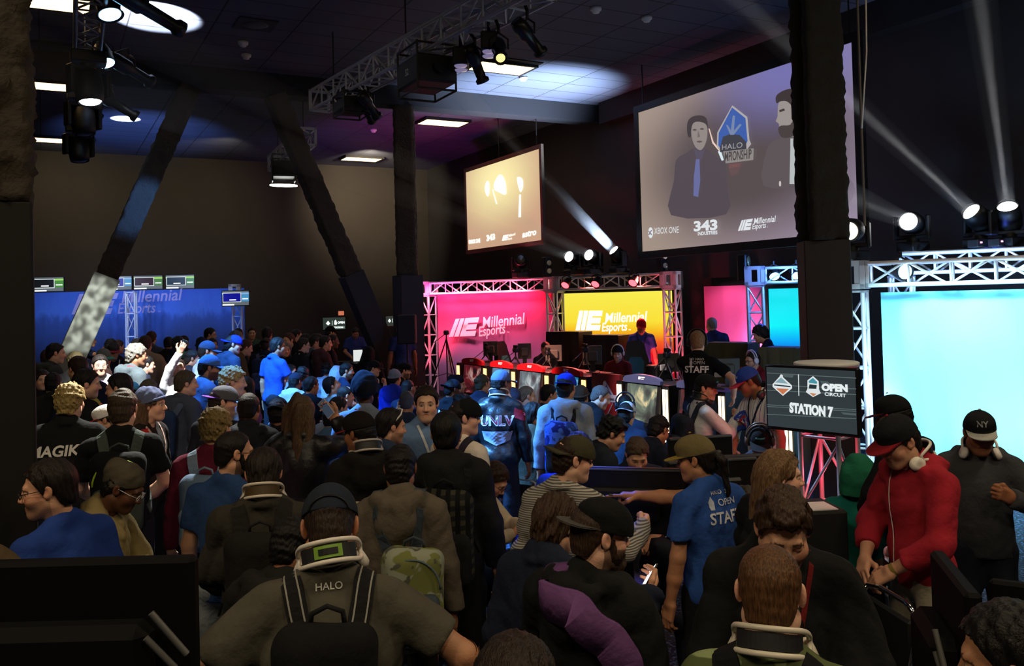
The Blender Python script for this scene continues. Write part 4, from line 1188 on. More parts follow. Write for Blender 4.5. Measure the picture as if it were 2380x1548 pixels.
def tv(name, F, w, h, label, cat='television', group=None, screen=None, frame=None, dep=.06):
    root = empty(name, mw=F, label=label, cat=cat, group=group)
    MB().box((0, dep / 2, h / 2), (w, dep, h), b=.008).build('case', frame or m_black, root)
    b_ = .018
    mb = MB()
    mb.add([(-w / 2 + b_, -.003, b_ * 1.4), (w / 2 - b_, -.003, b_ * 1.4), (w / 2 - b_, -.003, h - b_), (-w / 2 + b_, -.003, h - b_)], [(0, 1, 2, 3)])
    mb.build('screen', screen or glow('#20242a', .4), root)
    return root
def status_tv(px, py, d, tint, label, w=.72, h=.42):
    """A lobby screen: light frame, dark inset, bright corner."""
    x_, z_t = loc_on(px, py, FG @ Matrix.Translation((0, .1, 0)))
    q = FG @ Vector((x_, .08, 2.745)) if py < 700 else at(px, py, d)
    F = Matrix.Translation(q) @ FG.to_3x3().to_4x4()
    r = tv('television', F, w, h, label, group='lobby screens over the blue backdrop', screen=glow('#6a7478', .8))
    def patch(x0, z0, x1, z1, c, k, y): sheet('picture', [(w * (x0 - .5), h * z0), (w * (x1 - .5), h * z0), (w * (x1 - .5), h * z1), (w * (x0 - .5), h * z1)], y, glow(c, k), r)
    if py > 700: MB().bar((0, .05, h * .5), (.02, .30, h * .5), .03, 8).build('bracket', m_black, r)
    patch(.02, .74, .98, .86, '#9fe060' if tint != 'blue' else '#86b8e8', .9, -.005)
    patch(.04, .26, .70, .86, '#e8f0f0', 1.0, -.007)
    patch(.06, .30, .68, .82, {'green': '#050805', 'blue': '#0a10a0', 'red': '#30060e', 'teal': '#0c2c40'}[tint], .8, -.009)
    patch(.72, .3, .98, .72, {'green': '#4a9a30', 'blue': '#4aa0d8', 'red': '#508a40', 'teal': '#408a50'}[tint], .8, -.007)
    patch(.28, .37, .52, .44, '#f4f8f8', 1.3, -.012)
    patch(.03, .06, .45, .15, '#f4f8f8', 1.1, -.007)
    patch(.74, .42, .95, .5, '#f4f8f8', 1.0, -.012)
    return r
status_tv(113, 676, 20.0, 'green', 'lobby screen with black inset beside the brown column', .70, .37)
status_tv(277, 674, 20.0, 'blue', 'lobby screen with blue inset behind the grey slanted brace', .60, .36)
status_tv(345, 672, 20.0, 'red', 'lobby screen with dark red inset, middle of the row', .68, .36)
status_tv(419, 671, 20.0, 'teal', 'lobby screen with teal inset, right end of the row', .68, .36)
status_tv(548, 712, 19.9, 'blue', 'lobby screen mounted on the slim truss post at the right end', .62, .37)
def small_sign(px, py, d, w, h, label, lines, group=None):
    q = at(px, py, d)
    F, _ = wall_frame(q, q + RIGHT)
    F = Matrix.Translation(q) @ F.to_3x3().to_4x4()
    r = tv('television', F, w, h, label, group=group, screen=glow('#39443f', .7))
    MB().bar((0, .08, h * .5), (0, .08, -q.z + .01), .02, 8).build('stand_pole', m_black, r)
    sheet('crest', [(-w * .34, h * .52), (-w * .25, h * .38), (-w * .16, h * .52), (-w * .25, h * .72)], -.006, glow('#e8fff4', 1.4), r)
    MB().box((-w * .08, -.006, h * .55), (.008, .004, h * .35)).build('rule', glow('#e8fff4', 1.2), r)
    sheet('crest', [(0, h * .45), (w * .06, h * .4), (w * .12, h * .45), (w * .1, h * .7), (w * .06, h * .78), (w * .02, h * .7)], -.006, glow('#e8fff4', 1.4), r)
    text('lettering', 'OPEN', h * .2, glow('#e8fff4', 1.4), r, (w * .14, -.006, h * .5), fit=w * .3, bold=.004)
    text('lettering', lines, h * .16, glow('#e8fff4', 1.4), r, (-w * .02, -.006, h * .16), bold=.004)
    return r
small_sign(777, 768, 21.5, .60, .34, 'small station screen glowing green-white at the far wall', 'STATION 1')
small_sign(916, 760, 20.5, .42, .28, 'small station screen half hidden by the dark slanted brace', 'STATION 2')
q = at_y(793, 728, FY - .025)
tag(MB().box((0, 0, 0), (.18, .05, .14), b=.01).build('exit_sign', glow('#e08060', .8)), 'small dim orange-red exit sign above the small station screen', 'sign').location = q
spot('far_red', at(770, 760, 22.0), at(765, 690, 24.5), 30, (1, .05, .05), 60, .9)
spot('far_blue', at(905, 770, 21.0), at(910, 690, 24.0), 30, (.05, .1, 1), 60, .9)
# long check-in table at the far end
def plain_table(px0, px1, d0, d1, z, label, m=None, dep=.7):
    F, L = wall_frame(on_floor(px0, d0), on_floor(px1, d1))
    root = empty('table', mw=F, label=label, cat='table')
    MB().box((L / 2, dep / 2, z - .02), (L, dep, .04), b=.006).build('top', m or m_desk, root)
    for x in (.05, L - .05):
        for y in (.05, dep - .05): MB().bar((x, y, 0), (x, y, z - .03), .018).build('leg', m_black, root)
    MB().box((L / 2, .03, z * .5), (L - .02, .02, z * .9)).build('skirt', m or m_desk, root)
    return F, L
plain_table(782, 868, 20.0, 18.6, .95, 'black check-in table in front of the leaning staff member')
for px, py, d, w, h, lb in ((832, 815, 19.5, .24, .3, 'small bright screen of a device on the far check-in table'),):
    q = at(px, py + 16, d)
    r = tv('tablet', Matrix.Translation((q.x, q.y, .95)) @ FG.to_3x3().to_4x4(), w, h, lb, 'tablet', screen=glow('#dfe6e4', 1.0))
plain_table(88, 265, 17.4, 18.2, 1.02, 'long blue grey lit counter behind the far left people', mat('#5a6a86', rough=.5))

# loudspeaker on a stand and floor speakers by the stage
q = on_floor(951, 16.6)
e = empty('loudspeaker', (q.x, q.y, 0), -.45, label='black loudspeaker on a pole between column and pink banner', cat='loudspeaker')
MB().box((0, 0, 1.77), (.36, .34, .56), b=.02).build('cabinet', mat('#17181c', rough=.7), e)
MB().box((0, -.178, 1.77), (.31, .012, .5)).build('grille', mat('#1c222c', rough=.8), e)
mb = MB().bar((0, 0, .5), (0, 0, 1.5), .018)
for a in (.5, 2.6, 4.7): mb.bar((0, 0, .55), (.45 * math.cos(a), .45 * math.sin(a), .02), .013)
mb.build('stand', m_black, e)
for px, d, w, h, lb in ((985, 14.6, .55, .62, 'black floor speaker in front of the truss post, left of the tall tripod'), (1045, 16.0, .5, .5, 'black floor box below the pink banner with green status lights')):
    q = on_floor(px, d)
    e = empty('floor_speaker', (q.x, q.y, 0), -.45, label=lb, cat='loudspeaker')
    MB().box((0, 0, h / 2), (w, .5, h), b=.02).build('cabinet', mat('#17151a', rough=.75), e)
    MB().box((0, -.255, h / 2), (w - .05, .012, h - .06)).build('grille', mat('#221c20', rough=.8), e)
    if h < .6: MB().box((0, -.262, h - .05), (w * .7, .006, .02)).build('status_light', glow('#c8e060', 1.0), e)

# ------------------------------------------------------------------ trusses hung from the ceiling
T0, T1 = at(742, 238, 14.75), at(1262, -46, 9.4)
z_ = (T0.z + T1.z) / 2; T0.z = T1.z = z_
truss('box_truss', T0, T1, .38, mat('#b4b8c0', rough=.45, metal=.15), 'long silver truss slanting across the ceiling with projector and spotlights', 'truss', 'trusses hung from the ceiling', step=.5, r=.026)
tu = (T1 - T0).normalized()
for t in (.1, .5, .9):
    p = T0 + (T1 - T0) * t
    tag(MB().bar((p.x, p.y, z_ + .19), (p.x, p.y, HC), .012, 6).build('hanging_cable', m_black), ['thin drop wire over the far end of the slanting truss', 'thin drop wire over the middle of the slanting truss', 'thin drop wire over the near end of the slanting truss'][(0.1, .5, .9).index(t)], 'wire')
def projector(c, dirv, label, txt, w=.66, h=.32, lens_m=None):
    d = Vector(dirv); d.z = 0; d.normalize()
    x = Vector((-d.y, d.x, 0)) * -1
    F = basis(c, (d.y, -d.x, 0), (-d.x, -d.y, 0), (0, 0, 1)) if False else basis(c, x, x.cross(Vector((0, 0, 1))) * -1, (0, 0, 1))
    root = empty('projector', mw=F, label=label, cat='projector', group='projectors hung from the trusses')
    MB().box((0, 0, 0), (w, w * .75, h), b=.03).build('case', mat('#24261f', rough=.6), root)
    mb = MB()
    for sx in (-1, 1):
        for sy in (-1, 1): mb.bar((sx * w * .46, sy * w * .36, -h * .75), (sx * w * .46, sy * w * .36, h * .95), .015)
    for z in (-h * .75, h * .9):
        for s_ in (-1, 1): mb.bar((-w * .46, s_ * w * .36, z), (w * .46, s_ * w * .36, z), .015).bar((s_ * w * .46, -w * .36, z), (s_ * w * .46, w * .36, z), .015)
    mb.build('cage', mat('#34342f', rough=.5, metal=.5), root)
    mb = MB().bar((w * .5, 0, 0), (w * .5 + .1, 0, 0), .075, 16, .085)
    mb.build('lens', lens_m or m_black, root)
    text('lettering', txt, .12, mat('#d8d8c8'), root, (-.06, -w * .376, -.04), bold=.004)
    return root
c = at(990, 128, 11.4); c.z = z_ - .46
projector(c, (1, 0, 0), 'large dark projector marked 52 hanging under the slanting truss', '52', .74, .36)
c = at(818, 238, 13.6); c.z = z_ - .36
projector(c, (1, 0, 0), 'small flat projector under the far end of the slanting truss', '', .6, .2)
# second truss farther away, with its own projector
V0, V1 = at(640, 372, 20.5), at(715, 328, 17.2)
z2 = (V0.z + V1.z) / 2; V0.z = V1.z = z2
truss('box_truss', V0, V1, .38, mat('#a8acb4', rough=.45, metal=.15), 'short far truss behind the dark slanted brace', 'truss', 'trusses hung from the ceiling', step=.5, r=.026)
for t in (.1, .9):
    p = V0 + (V1 - V0) * t
    tag(MB().bar((p.x, p.y, z2 + .19), (p.x, p.y, HC), .014, 6).build('hanging_cable', m_black), ['thin drop wire over the far short truss, left', 'thin drop wire over the far short truss, behind the brace'][t > .5], 'wire')
c = at(658, 375, 18.8); c.z = z2 - .42
pj = projector(c, (-1, .2, 0), 'dark projector marked 50 with a glowing underside on the far truss', '50', .66, .34)
mb = MB().lathe([(0, 0), (.3, 0), (.3, .02), (0, .02)], 24, Matrix.Translation((c.x, c.y, c.z - .34)) @ Matrix.Diagonal((1, .6, 1, 1)))
fl = mb.build('flood_lamp', glow('#ffffff', 10.0), pj); fl.matrix_parent_inverse = pj.matrix_world.inverted()
# spotlights under the slanting truss
m_goldlens = glow('#ffe08a', 1.6)
def profile_spot(q, target, label, lens=None, L_=.55, s=1.0, group='profile spotlights on the trusses', arm=None):
    """A long theatre spotlight: lamp house, barrel, colour frame, yoke and clamp."""
    q, target = Vector(q), Vector(target)
    root = empty('profile_spotlight', q, label=label, cat='stage light', group=group)
    d = (target - q).normalized(); R = d.to_track_quat('Z', 'Y').to_matrix().to_4x4()
    MB().lathe([(0, -L_ * .45), (.07 * s, -L_ * .45), (.09 * s, -L_ * .3), (.09 * s, -.02), (.065 * s, .02), (.06 * s, L_ * .42), (.085 * s, L_ * .46), (.085 * s, L_ * .54), (.06 * s, L_ * .54), (.055 * s, L_ * .5), (0, L_ * .5)], 16, R).build('barrel', mat('#15140f', rough=.35), root)
    MB().lathe([(0, L_ * .505), (.054 * s, L_ * .505), (.05 * s, L_ * .52), (0, L_ * .53)], 16, R).build('lens', lens or m_goldlens, root)
    x = d.cross(Vector((0, 0, 1))).normalized()
    MB().tube([x * .11 * s, x * .11 * s + Vector((0, 0, .12)), Vector((0, 0, .2)), -x * .11 * s + Vector((0, 0, .12)), -x * .11 * s], .012, 6).bar((0, 0, .19), (0, 0, .3), .02).build('yoke', m_black, root)
    if arm: MB().bar((0, 0, .28), Vector(arm) - q, .02, 8).build('arm', m_black, root)
    return root
for px, py, d, tx, ty, td, lb, on in ((1225, 22, 9.7, 1270, 80, 9.9, 'long black spotlight at the upper right end of the slanting truss', 1), (1158, 52, 10.2, 1170, 110, 9.6, 'short spotlight with bright lens under the truss near its upper end', 1), (1103, 80, 10.7, 1120, 125, 10.8, 'spotlight with gold rim just right of the large projector', 1),
        (856, 228, 13.2, 880, 262, 13.4, 'thin spotlight with gold lens by the far end of the truss, upper', 1), (848, 243, 13.5, 868, 276, 13.7, 'thin spotlight with gold lens by the far end of the truss, lower', 1)):
    q = at(px, py, d); q.z = z_ - .5 if px > 900 else z_ - .42
    profile_spot(q, at(tx, ty, td) + (q - at(px, py, d)), lb, L_=.5, arm=T0 + tu * (q - T0).dot(tu) - Vector((0, 0, .15)))
for px, py, d, lb in ((1135, 50, 10.4, 'black two-lens lamp under the slanting truss, upper one'), (1070, 98, 11.0, 'black two-lens lamp under the slanting truss beside the large projector')):
    q = at(px, py, d); q.z = z_ - .38
    e = empty('stage_blinder', q, 1.1, lb, 'stage light', 'two-lens lamps under the slanting truss')
    MB().box((0, 0, 0), (.42, .2, .22), b=.02).build('housing', m_black, e)
    mb = MB()
    for s_ in (-1, 1): mb.lathe([(0, -.13), (.075, -.125), (.085, -.11), (0, -.11)], 16, Matrix.Translation((s_ * .1, 0, 0)))
    mb.build('lens', mat('#b4a8d8', rough=.2, emit=.4), e)
    MB().bar((0, 0, .1), (0, 0, .3), .02).build('clamp', m_black, e)
# truss on the left with blue wash lights
U0, U1 = at(190, 300, 17.4), at(213, -60, 9.0)
zu = 5.85; U0.z = U1.z = zu
truss('box_truss', U0, U1, .34, mat('#7c7f86', rough=.45, metal=.2), 'truss running over the left crowd with blue lamps', 'truss', 'trusses hung from the ceiling', step=.6, r=.024)
for t in (.15, .55, .9):
    p = U0 + (U1 - U0) * t
    tag(MB().bar((p.x, p.y, zu + .17), (p.x, p.y, HC), .012, 6).build('hanging_cable', m_black), ['thin drop wire over the far end of the left truss', 'thin drop wire over the middle of the left truss', 'thin drop wire over the near end of the left truss'][(.15, .55, .9).index(t)], 'wire')
m_bluelens = glow('#8fd0ff', 12.0)
m_whitelens = glow('#f0f6ff', 14.0)
for k, (px, py, d, lb) in enumerate(((262, 22, 9.7, 'glowing blue lamp at the top of the left truss'), (252, 138, 11.6, 'glowing blue lamp second from the top of the left truss'), (243, 192, 12.8, 'glowing blue lamp at mid height of the left truss'), (226, 264, 15.0, 'glowing blue lamp second from the bottom of the left truss'), (212, 322, 17.0, 'glowing blue lamp at the bottom of the left truss'))):
    q = at(px - 12, py - 8, d)
    par(q, q + RIGHT * .35 - FWD * .22 + Vector((0, 0, -1)), m_bluelens, lb, 'blue lamps on the left truss', 1.15 if d < 14 else 1.25)
for px, py, d, tx, ty, td, lb, L_ in ((330, 15, 9.6, 405, 60, 9.9, 'long spotlight pointing right at the top of the left truss', .95), (300, 160, 12.0, 352, 192, 12.3, 'long spotlight pointing right at mid height of the left truss', .7), (262, 238, 14.4, 315, 270, 14.6, 'long spotlight pointing right over the bright ceiling patch', .8)):
    q = at(px, py, d)
    profile_spot(q, at(tx, ty, td), lb, glow('#fff0cc', 1.2), L_, 1.2, arm=(.5 * (U0.x + U1.x), q.y, zu - .12))
for k, (px, py, d, lb) in enumerate(((205, 118, 11.2, 'large hanging moving head with white lens on the left truss, upper'), (192, 205, 13.2, 'large hanging moving head on the left truss, middle'), (182, 290, 15.6, 'large hanging moving head on the left truss, lower'))):
    q = at(px, py, d); q.z = min(q.z + .55, zu - .18)
    moving_head(q, q + Vector((.12, -.25, -2)), m_whitelens if k == 0 else m_black, lb, 'hanging moving heads on the left truss', True, 1.25)
# bright patches on the ceiling where up-lights hit it
_c = at_z(350, 32, HC)
spot('ceiling_patch', _c + Vector((-.3, -.6, -1.25)), _c, 2600, (.92, .97, 1), 50, .2, .03)
spot('ceiling_patch', at(330, 620, 19.0), at_z(292, 276, HC), 60000, (.92, .97, 1), 9, .25, .05)
spot('ceiling_patch', at(1420, 600, 17.0), at_z(1230, 205, HC), 9000, (.6, .76, 1), 62, 1.0, .1)
spot('ceiling_patch', at(330, 700, 17.0), at_z(330, 300, HC), 2600, (.2, .35, 1), 40, 1.0, .1)
spot('ceiling_patch', at(1000, 760, 18.0), at_z(900, 330, HC), 700, (.5, .1, .8), 70, 1.0, .1)
spot('brace_blue', at(700, 300, 13.0), at(305, 490, 15.6), 1900, (.12, .34, 1), 15, .6, .1)
spot('wall_glow', at_z(840, 365, HC - .2) + Vector((0, -.6, -.1)), at_y(870, 470, FY), 1300, WARM, 90, 1.0, .1)
spot('wall_glow', at_z(560, 330, HC - .2) + Vector((0, 0, -.1)), at_y(420, 560, FY), 380, WARM, 110, 1.0, .1)  # added fill for the far wall, no ceiling light here
spot('wall_glow', at_z(120, 330, HC - .2) + Vector((.3, 0, -.1)), at_y(150, 480, FY), 170, WARM, 110, 1.0, .1)

# ------------------------------------------------------------------ distance fields and their surfaces
class Field:
    """A distance field on a regular grid; shapes are blended in, then its zero surface is meshed."""
    def __init__(s, lo, hi, h):
        s.lo, s.h = np.array(lo, np.float32), h
        n = [int(math.ceil((hi[i] - lo[i]) / h)) + 2 for i in range(3)]
        s.ax = [(s.lo[i] + h * np.arange(n[i], dtype=np.float32)) for i in range(3)]
        s.D = np.full(n, 0.5, np.float32)
    def blk(s, lo, hi, pad):
        sl = []
        for i in range(3):
            a = int((lo[i] - pad - s.lo[i]) / s.h); b = int((hi[i] + pad - s.lo[i]) / s.h) + 2
            a, b = max(a, 0), min(b, s.D.shape[i])
            if b - a < 1: return None
            sl.append(slice(a, b))
        return tuple(sl), s.ax[0][sl[0]][:, None, None], s.ax[1][sl[1]][None, :, None], s.ax[2][sl[2]][None, None, :]
    def mix(s, sl, d, k, op):
        o = s.D[sl]
        if op == 'u':
            if k > 0:
                q = np.maximum(k - np.abs(o - d), 0) / k
                s.D[sl] = np.minimum(o, d) - q * q * k * .25
            else: s.D[sl] = np.minimum(o, d)
        else:
            d = -d
            if k > 0:
                q = np.maximum(k - np.abs(o - d), 0) / k
                s.D[sl] = np.maximum(o, d) + q * q * k * .25
            else: s.D[sl] = np.maximum(o, d)
    def cone(s, a, b, ra, rb, k=.02, op='u', cut=False):
        a, b = np.array(a, np.float32), np.array(b, np.float32)
        r = max(ra, rb)
        g = s.blk(np.minimum(a, b) - r, np.maximum(a, b) + r, k + 2 * s.h)
        if g is None: return s
        sl, X, Y, Z = g
        ba = b - a; bb = float(ba @ ba) + 1e-9
        px, py, pz = X - a[0], Y - a[1], Z - a[2]
        t0 = (px * ba[0] + py * ba[1] + pz * ba[2]) / bb
        t = np.clip(t0, 0, 1)
        d = np.sqrt((px - t * ba[0]) ** 2 + (py - t * ba[1]) ** 2 + (pz - t * ba[2]) ** 2) - (ra + (rb - ra) * t)
        if cut: d = np.maximum(d, (t0 - 1) * math.sqrt(bb))
        s.mix(sl, d.astype(np.float32), k, op)
        return s
    def ell(s, c, r, k=.02, op='u', R=None):
        c, r = np.array(c, np.float32), np.array(r, np.float32)
        m = float(r.max()) if R is not None else r
        g = s.blk(c - m, c + m, k + 2 * s.h)
        if g is None: return s
        sl, X, Y, Z = g
        x, y, z = X - c[0], Y - c[1], Z - c[2]
        if R is not None:
            R = np.array(R, np.float32)
            x, y, z = (R[0, 0] * x + R[1, 0] * y + R[2, 0] * z, R[0, 1] * x + R[1, 1] * y + R[2, 1] * z, R[0, 2] * x + R[1, 2] * y + R[2, 2] * z)
        k0 = np.sqrt((x / r[0]) ** 2 + (y / r[1]) ** 2 + (z / r[2]) ** 2)
        k1 = np.sqrt((x / r[0] ** 2) ** 2 + (y / r[1] ** 2) ** 2 + (z / r[2] ** 2) ** 2) + 1e-6
        s.mix(sl, (k0 * (k0 - 1) / k1).astype(np.float32), k, op)
        return s
    def box(s, c, hf, rnd, k=.02, op='u'):
        c, hf = np.array(c, np.float32), np.array(hf, np.float32)
        g = s.blk(c - hf, c + hf, k + 2 * s.h)
        if g is None: return s
        sl, X, Y, Z = g
        q = [np.abs(A - c[i]) - (hf[i] - rnd) for i, A in enumerate((X, Y, Z))]
        d = np.sqrt(sum(np.maximum(a, 0) ** 2 for a in q)) + np.minimum(np.maximum(np.maximum(q[0], q[1]), q[2]), 0) - rnd
        s.mix(sl, d.astype(np.float32), k, op)
        return s
    def plane(s, fn, k=0.0):
        """Keep only where fn(X, Y, Z) < 0."""
        d = fn(s.ax[0][:, None, None], s.ax[1][None, :, None], s.ax[2][None, None, :])
        s.D = np.maximum(s.D, d.astype(np.float32)) if k == 0 else -s._sm(-s.D, -d.astype(np.float32), k)
        return s
    def folds(s, amp, freq, seed, aniso=(1, 1, .45)):
        """Creases: ridged waves that bend with a slow second wave."""
        rs = np.random.RandomState(seed)
        X, Y, Z = s.ax[0][:, None, None], s.ax[1][None, :, None], s.ax[2][None, None, :]
        w = .9 * np.sin(X * 9 + rs.rand() * 6) + .9 * np.sin(Z * 8 + rs.rand() * 6) + .7 * np.sin(Y * 10 + Z * 5 + rs.rand() * 6)
        t = 0
        for i in range(4):
            v = rs.normal(size=3) * np.array(aniso); v = v / np.linalg.norm(v) * freq * (.55 + .4 * i)
            q = np.sin((X * v[0] + Y * v[1] + Z * v[2] + rs.rand() * 6.28 + w).astype(np.float32))
            t = t + (.45 - np.abs(q) ** .8) / (1 + .5 * i)
        m = .5 + .5 * np.sin(X * 5 + Z * 6 + rs.rand() * 6)
        s.D = s.D + (amp * .8) * (t * (.45 + .55 * m)).astype(np.float32)
        return s
    @staticmethod
    def _sm(a, b, k):
        q = np.maximum(k - np.abs(a - b), 0) / k
        return np.minimum(a, b) - q * q * k * .25
    def noise(s, amp, freq, seed, aniso=(1, 1, 1)):
        rs = np.random.RandomState(seed)
        t = 0
        for i in range(5):
            v = rs.normal(size=3) * np.array(aniso); v = v / (np.linalg.norm(v) + 1e-6) * freq * (0.6 + .35 * i)
            p = rs.rand() * 6.28
            t = t + np.sin(s.ax[0][:, None, None] * v[0] + s.ax[1][None, :, None] * v[1] + s.ax[2][None, None, :] * v[2] + p) / (1 + .35 * i)
        s.D = s.D + (amp * .5) * t.astype(np.float32)
        return s
    def sample(s, P):
        i = np.clip(np.rint((np.asarray(P) - s.lo) / s.h).astype(int), 0, np.array(s.D.shape) - 1)
        return s.D[i[..., 0], i[..., 1], i[..., 2]]
    def mesh(s):
        D = s.D
        ins = D < 0
        c = [ins[i:ins.shape[0] - 1 + i, j:ins.shape[1] - 1 + j, k:ins.shape[2] - 1 + k] for i in (0, 1) for j in (0, 1) for k in (0, 1)]
        al = c[0].copy(); an = c[0].copy()
        for x in c[1:]: al &= x; an |= x
        m = an & ~al
        idx = np.argwhere(m)
        if len(idx) == 0: return np.zeros((0, 3), np.float32), np.zeros((0, 4), np.int32)
        off = [(i, j, k) for i in (0, 1) for j in (0, 1) for k in (0, 1)]
        val = np.stack([D[idx[:, 0] + o[0], idx[:, 1] + o[1], idx[:, 2] + o[2]] for o in off], 1)
        acc = np.zeros((len(idx), 3), np.float32); cnt = np.zeros(len(idx), np.float32)
        for a in range(8):
            for ax in range(3):
                if off[a][ax]: continue
                o2 = list(off[a]); o2[ax] = 1
                b = off.index(tuple(o2))
                va, vb = val[:, a], val[:, b]
                cr = (va < 0) != (vb < 0)
                t = np.where(cr, va / np.where(cr, va - vb, 1), 0)
                p = np.zeros((len(idx), 3), np.float32) + np.array(off[a], np.float32)
                p[:, ax] += t
                acc += p * cr[:, None]; cnt += cr
        V = (idx + acc / cnt[:, None]) * s.h + s.lo
        ids = np.full(m.shape, -1, np.int32); ids[m] = np.arange(len(idx))
        Q = []
        for ax in range(3):
            a = [slice(None)] * 3; b = [slice(None)] * 3
            a[ax] = slice(0, -1); b[ax] = slice(1, None)
            sg = ins[tuple(a)] != ins[tuple(b)]
            u, v = [(1, 2), (2, 0), (0, 1)][ax]
            e = np.argwhere(sg)
            e = e[(e[:, u] > 0) & (e[:, v] > 0) & (e[:, u] < D.shape[u] - 1) & (e[:, v] < D.shape[v] - 1)]
            if not len(e): continue
            def cell(du, dv):
                q = e.copy(); q[:, u] += du; q[:, v] += dv
                return ids[q[:, 0], q[:, 1], q[:, 2]]
            q = np.stack([cell(-1, -1), cell(0, -1), cell(0, 0), cell(-1, 0)], 1)
            fl = ~ins[e[:, 0], e[:, 1], e[:, 2]]
            q[fl] = q[fl][:, ::-1]
            Q.append(q)
        Q = np.concatenate(Q)
        return V.astype(np.float32), Q[(Q >= 0).all(1)].astype(np.int32)

# ------------------------------------------------------------------ heads, hair, hats, hands (made once, then posed)
_T = {}
CRC, CRR = np.array((0, -.015, .032)), np.array((.075, .095, .086))
def head_template(h):
    k = ('head', h)
    if k in _T: return _T[k]
    f = Field((-.11, -.14, -.25), (.11, .14, .15), h)
    f.ell(CRC, CRR, 0)
    f.ell((0, .03, -.04), (.06, .064, .078), .03)
    f.ell((0, .055, -.09), (.03, .032, .028), .03)
    for s in (-1, 1):
        f.cone((s * .05, .0, -.06), (s * .016, .066, -.1), .022, .018, .03)
        f.ell((s * .04, .058, -.03), (.026, .024, .026), .03)
        f.ell((s * .032, .089, .004), (.017, .012, .011), .012, 'd')
    f.cone((-.034, .080, .024), (.034, .080, .024), .011, .011, .02)
    f.cone((0, .086, .012), (0, .108, -.028), .008, .012, .014)
    for s in (-1, 1):
        f.ell((s * .013, .098, -.032), (.009, .011, .008), .008)
        f.ell((s * .032, .0765, .003), (.0135, .0125, .0115), .002)
    f.cone((-.017, .087, -.060), (.017, .087, -.060), .006, .006, .01)
    f.cone((-.014, .086, -.070), (.014, .086, -.070), .007, .007, .01)
    if h < .007: f.ell((0, .098, -.0645), (.02, .01, .0016), .003, 'd')
    for s in (-1, 1):
        R = Matrix.Rotation(s * .35, 3, 'Z') @ Matrix.Rotation(.2, 3, 'X')
        f.ell((s * .079, -.008, -.002), (.0095, .021, .032), .006, 'u', R)
        if h < .005: f.ell((s * .087, -.003, .0), (.005, .011, .018), .003, 'd', R)
    f.cone((0, -.025, -.05), (0, -.030, -.12), .052, .052, .03)
    for s in (-1, 1): f.cone((s * .045, -.02, -.07), (s * .03, -.005, -.12), .02, .022, .03)
    V, Q = f.mesh()
    x, y, z = np.abs(V[:, 0]), V[:, 1], V[:, 2]
    def m(d, w): return np.clip(1 - d / w, 0, 1)
    feat = {
        'eye': (np.hypot(x - .032, (z - .003) * 1.5) < .012) & (y > .078),
        'iris': (np.hypot(x - .031, z - .003) < .0065) & (y > .08),
        'brow': (np.abs(z - .027 + .10 * (.03 - x) + 2.5 * np.maximum(x - .04, 0)) < .0048) & (x > .012) & (x < .052) & (y > .06),
        'lip': (x < .023) & (np.abs(z + .0655 - .06 * x) < .0095 - .25 * x) & (y > .07),
        'beard': np.clip(((z < -.035) & (y > -.01)) * np.clip((.055 - np.abs(z + .075)) / .02, 0, 1), 0, 1),
        'blush': m(np.hypot(x - .045, z + .03), .035) * (y > 0) + m(np.hypot(x - .08, z), .03) + m(np.hypot(x, z + .03), .02) * (y > .08),
    }
    _T[k] = (V, Q, feat)
    return _T[k]

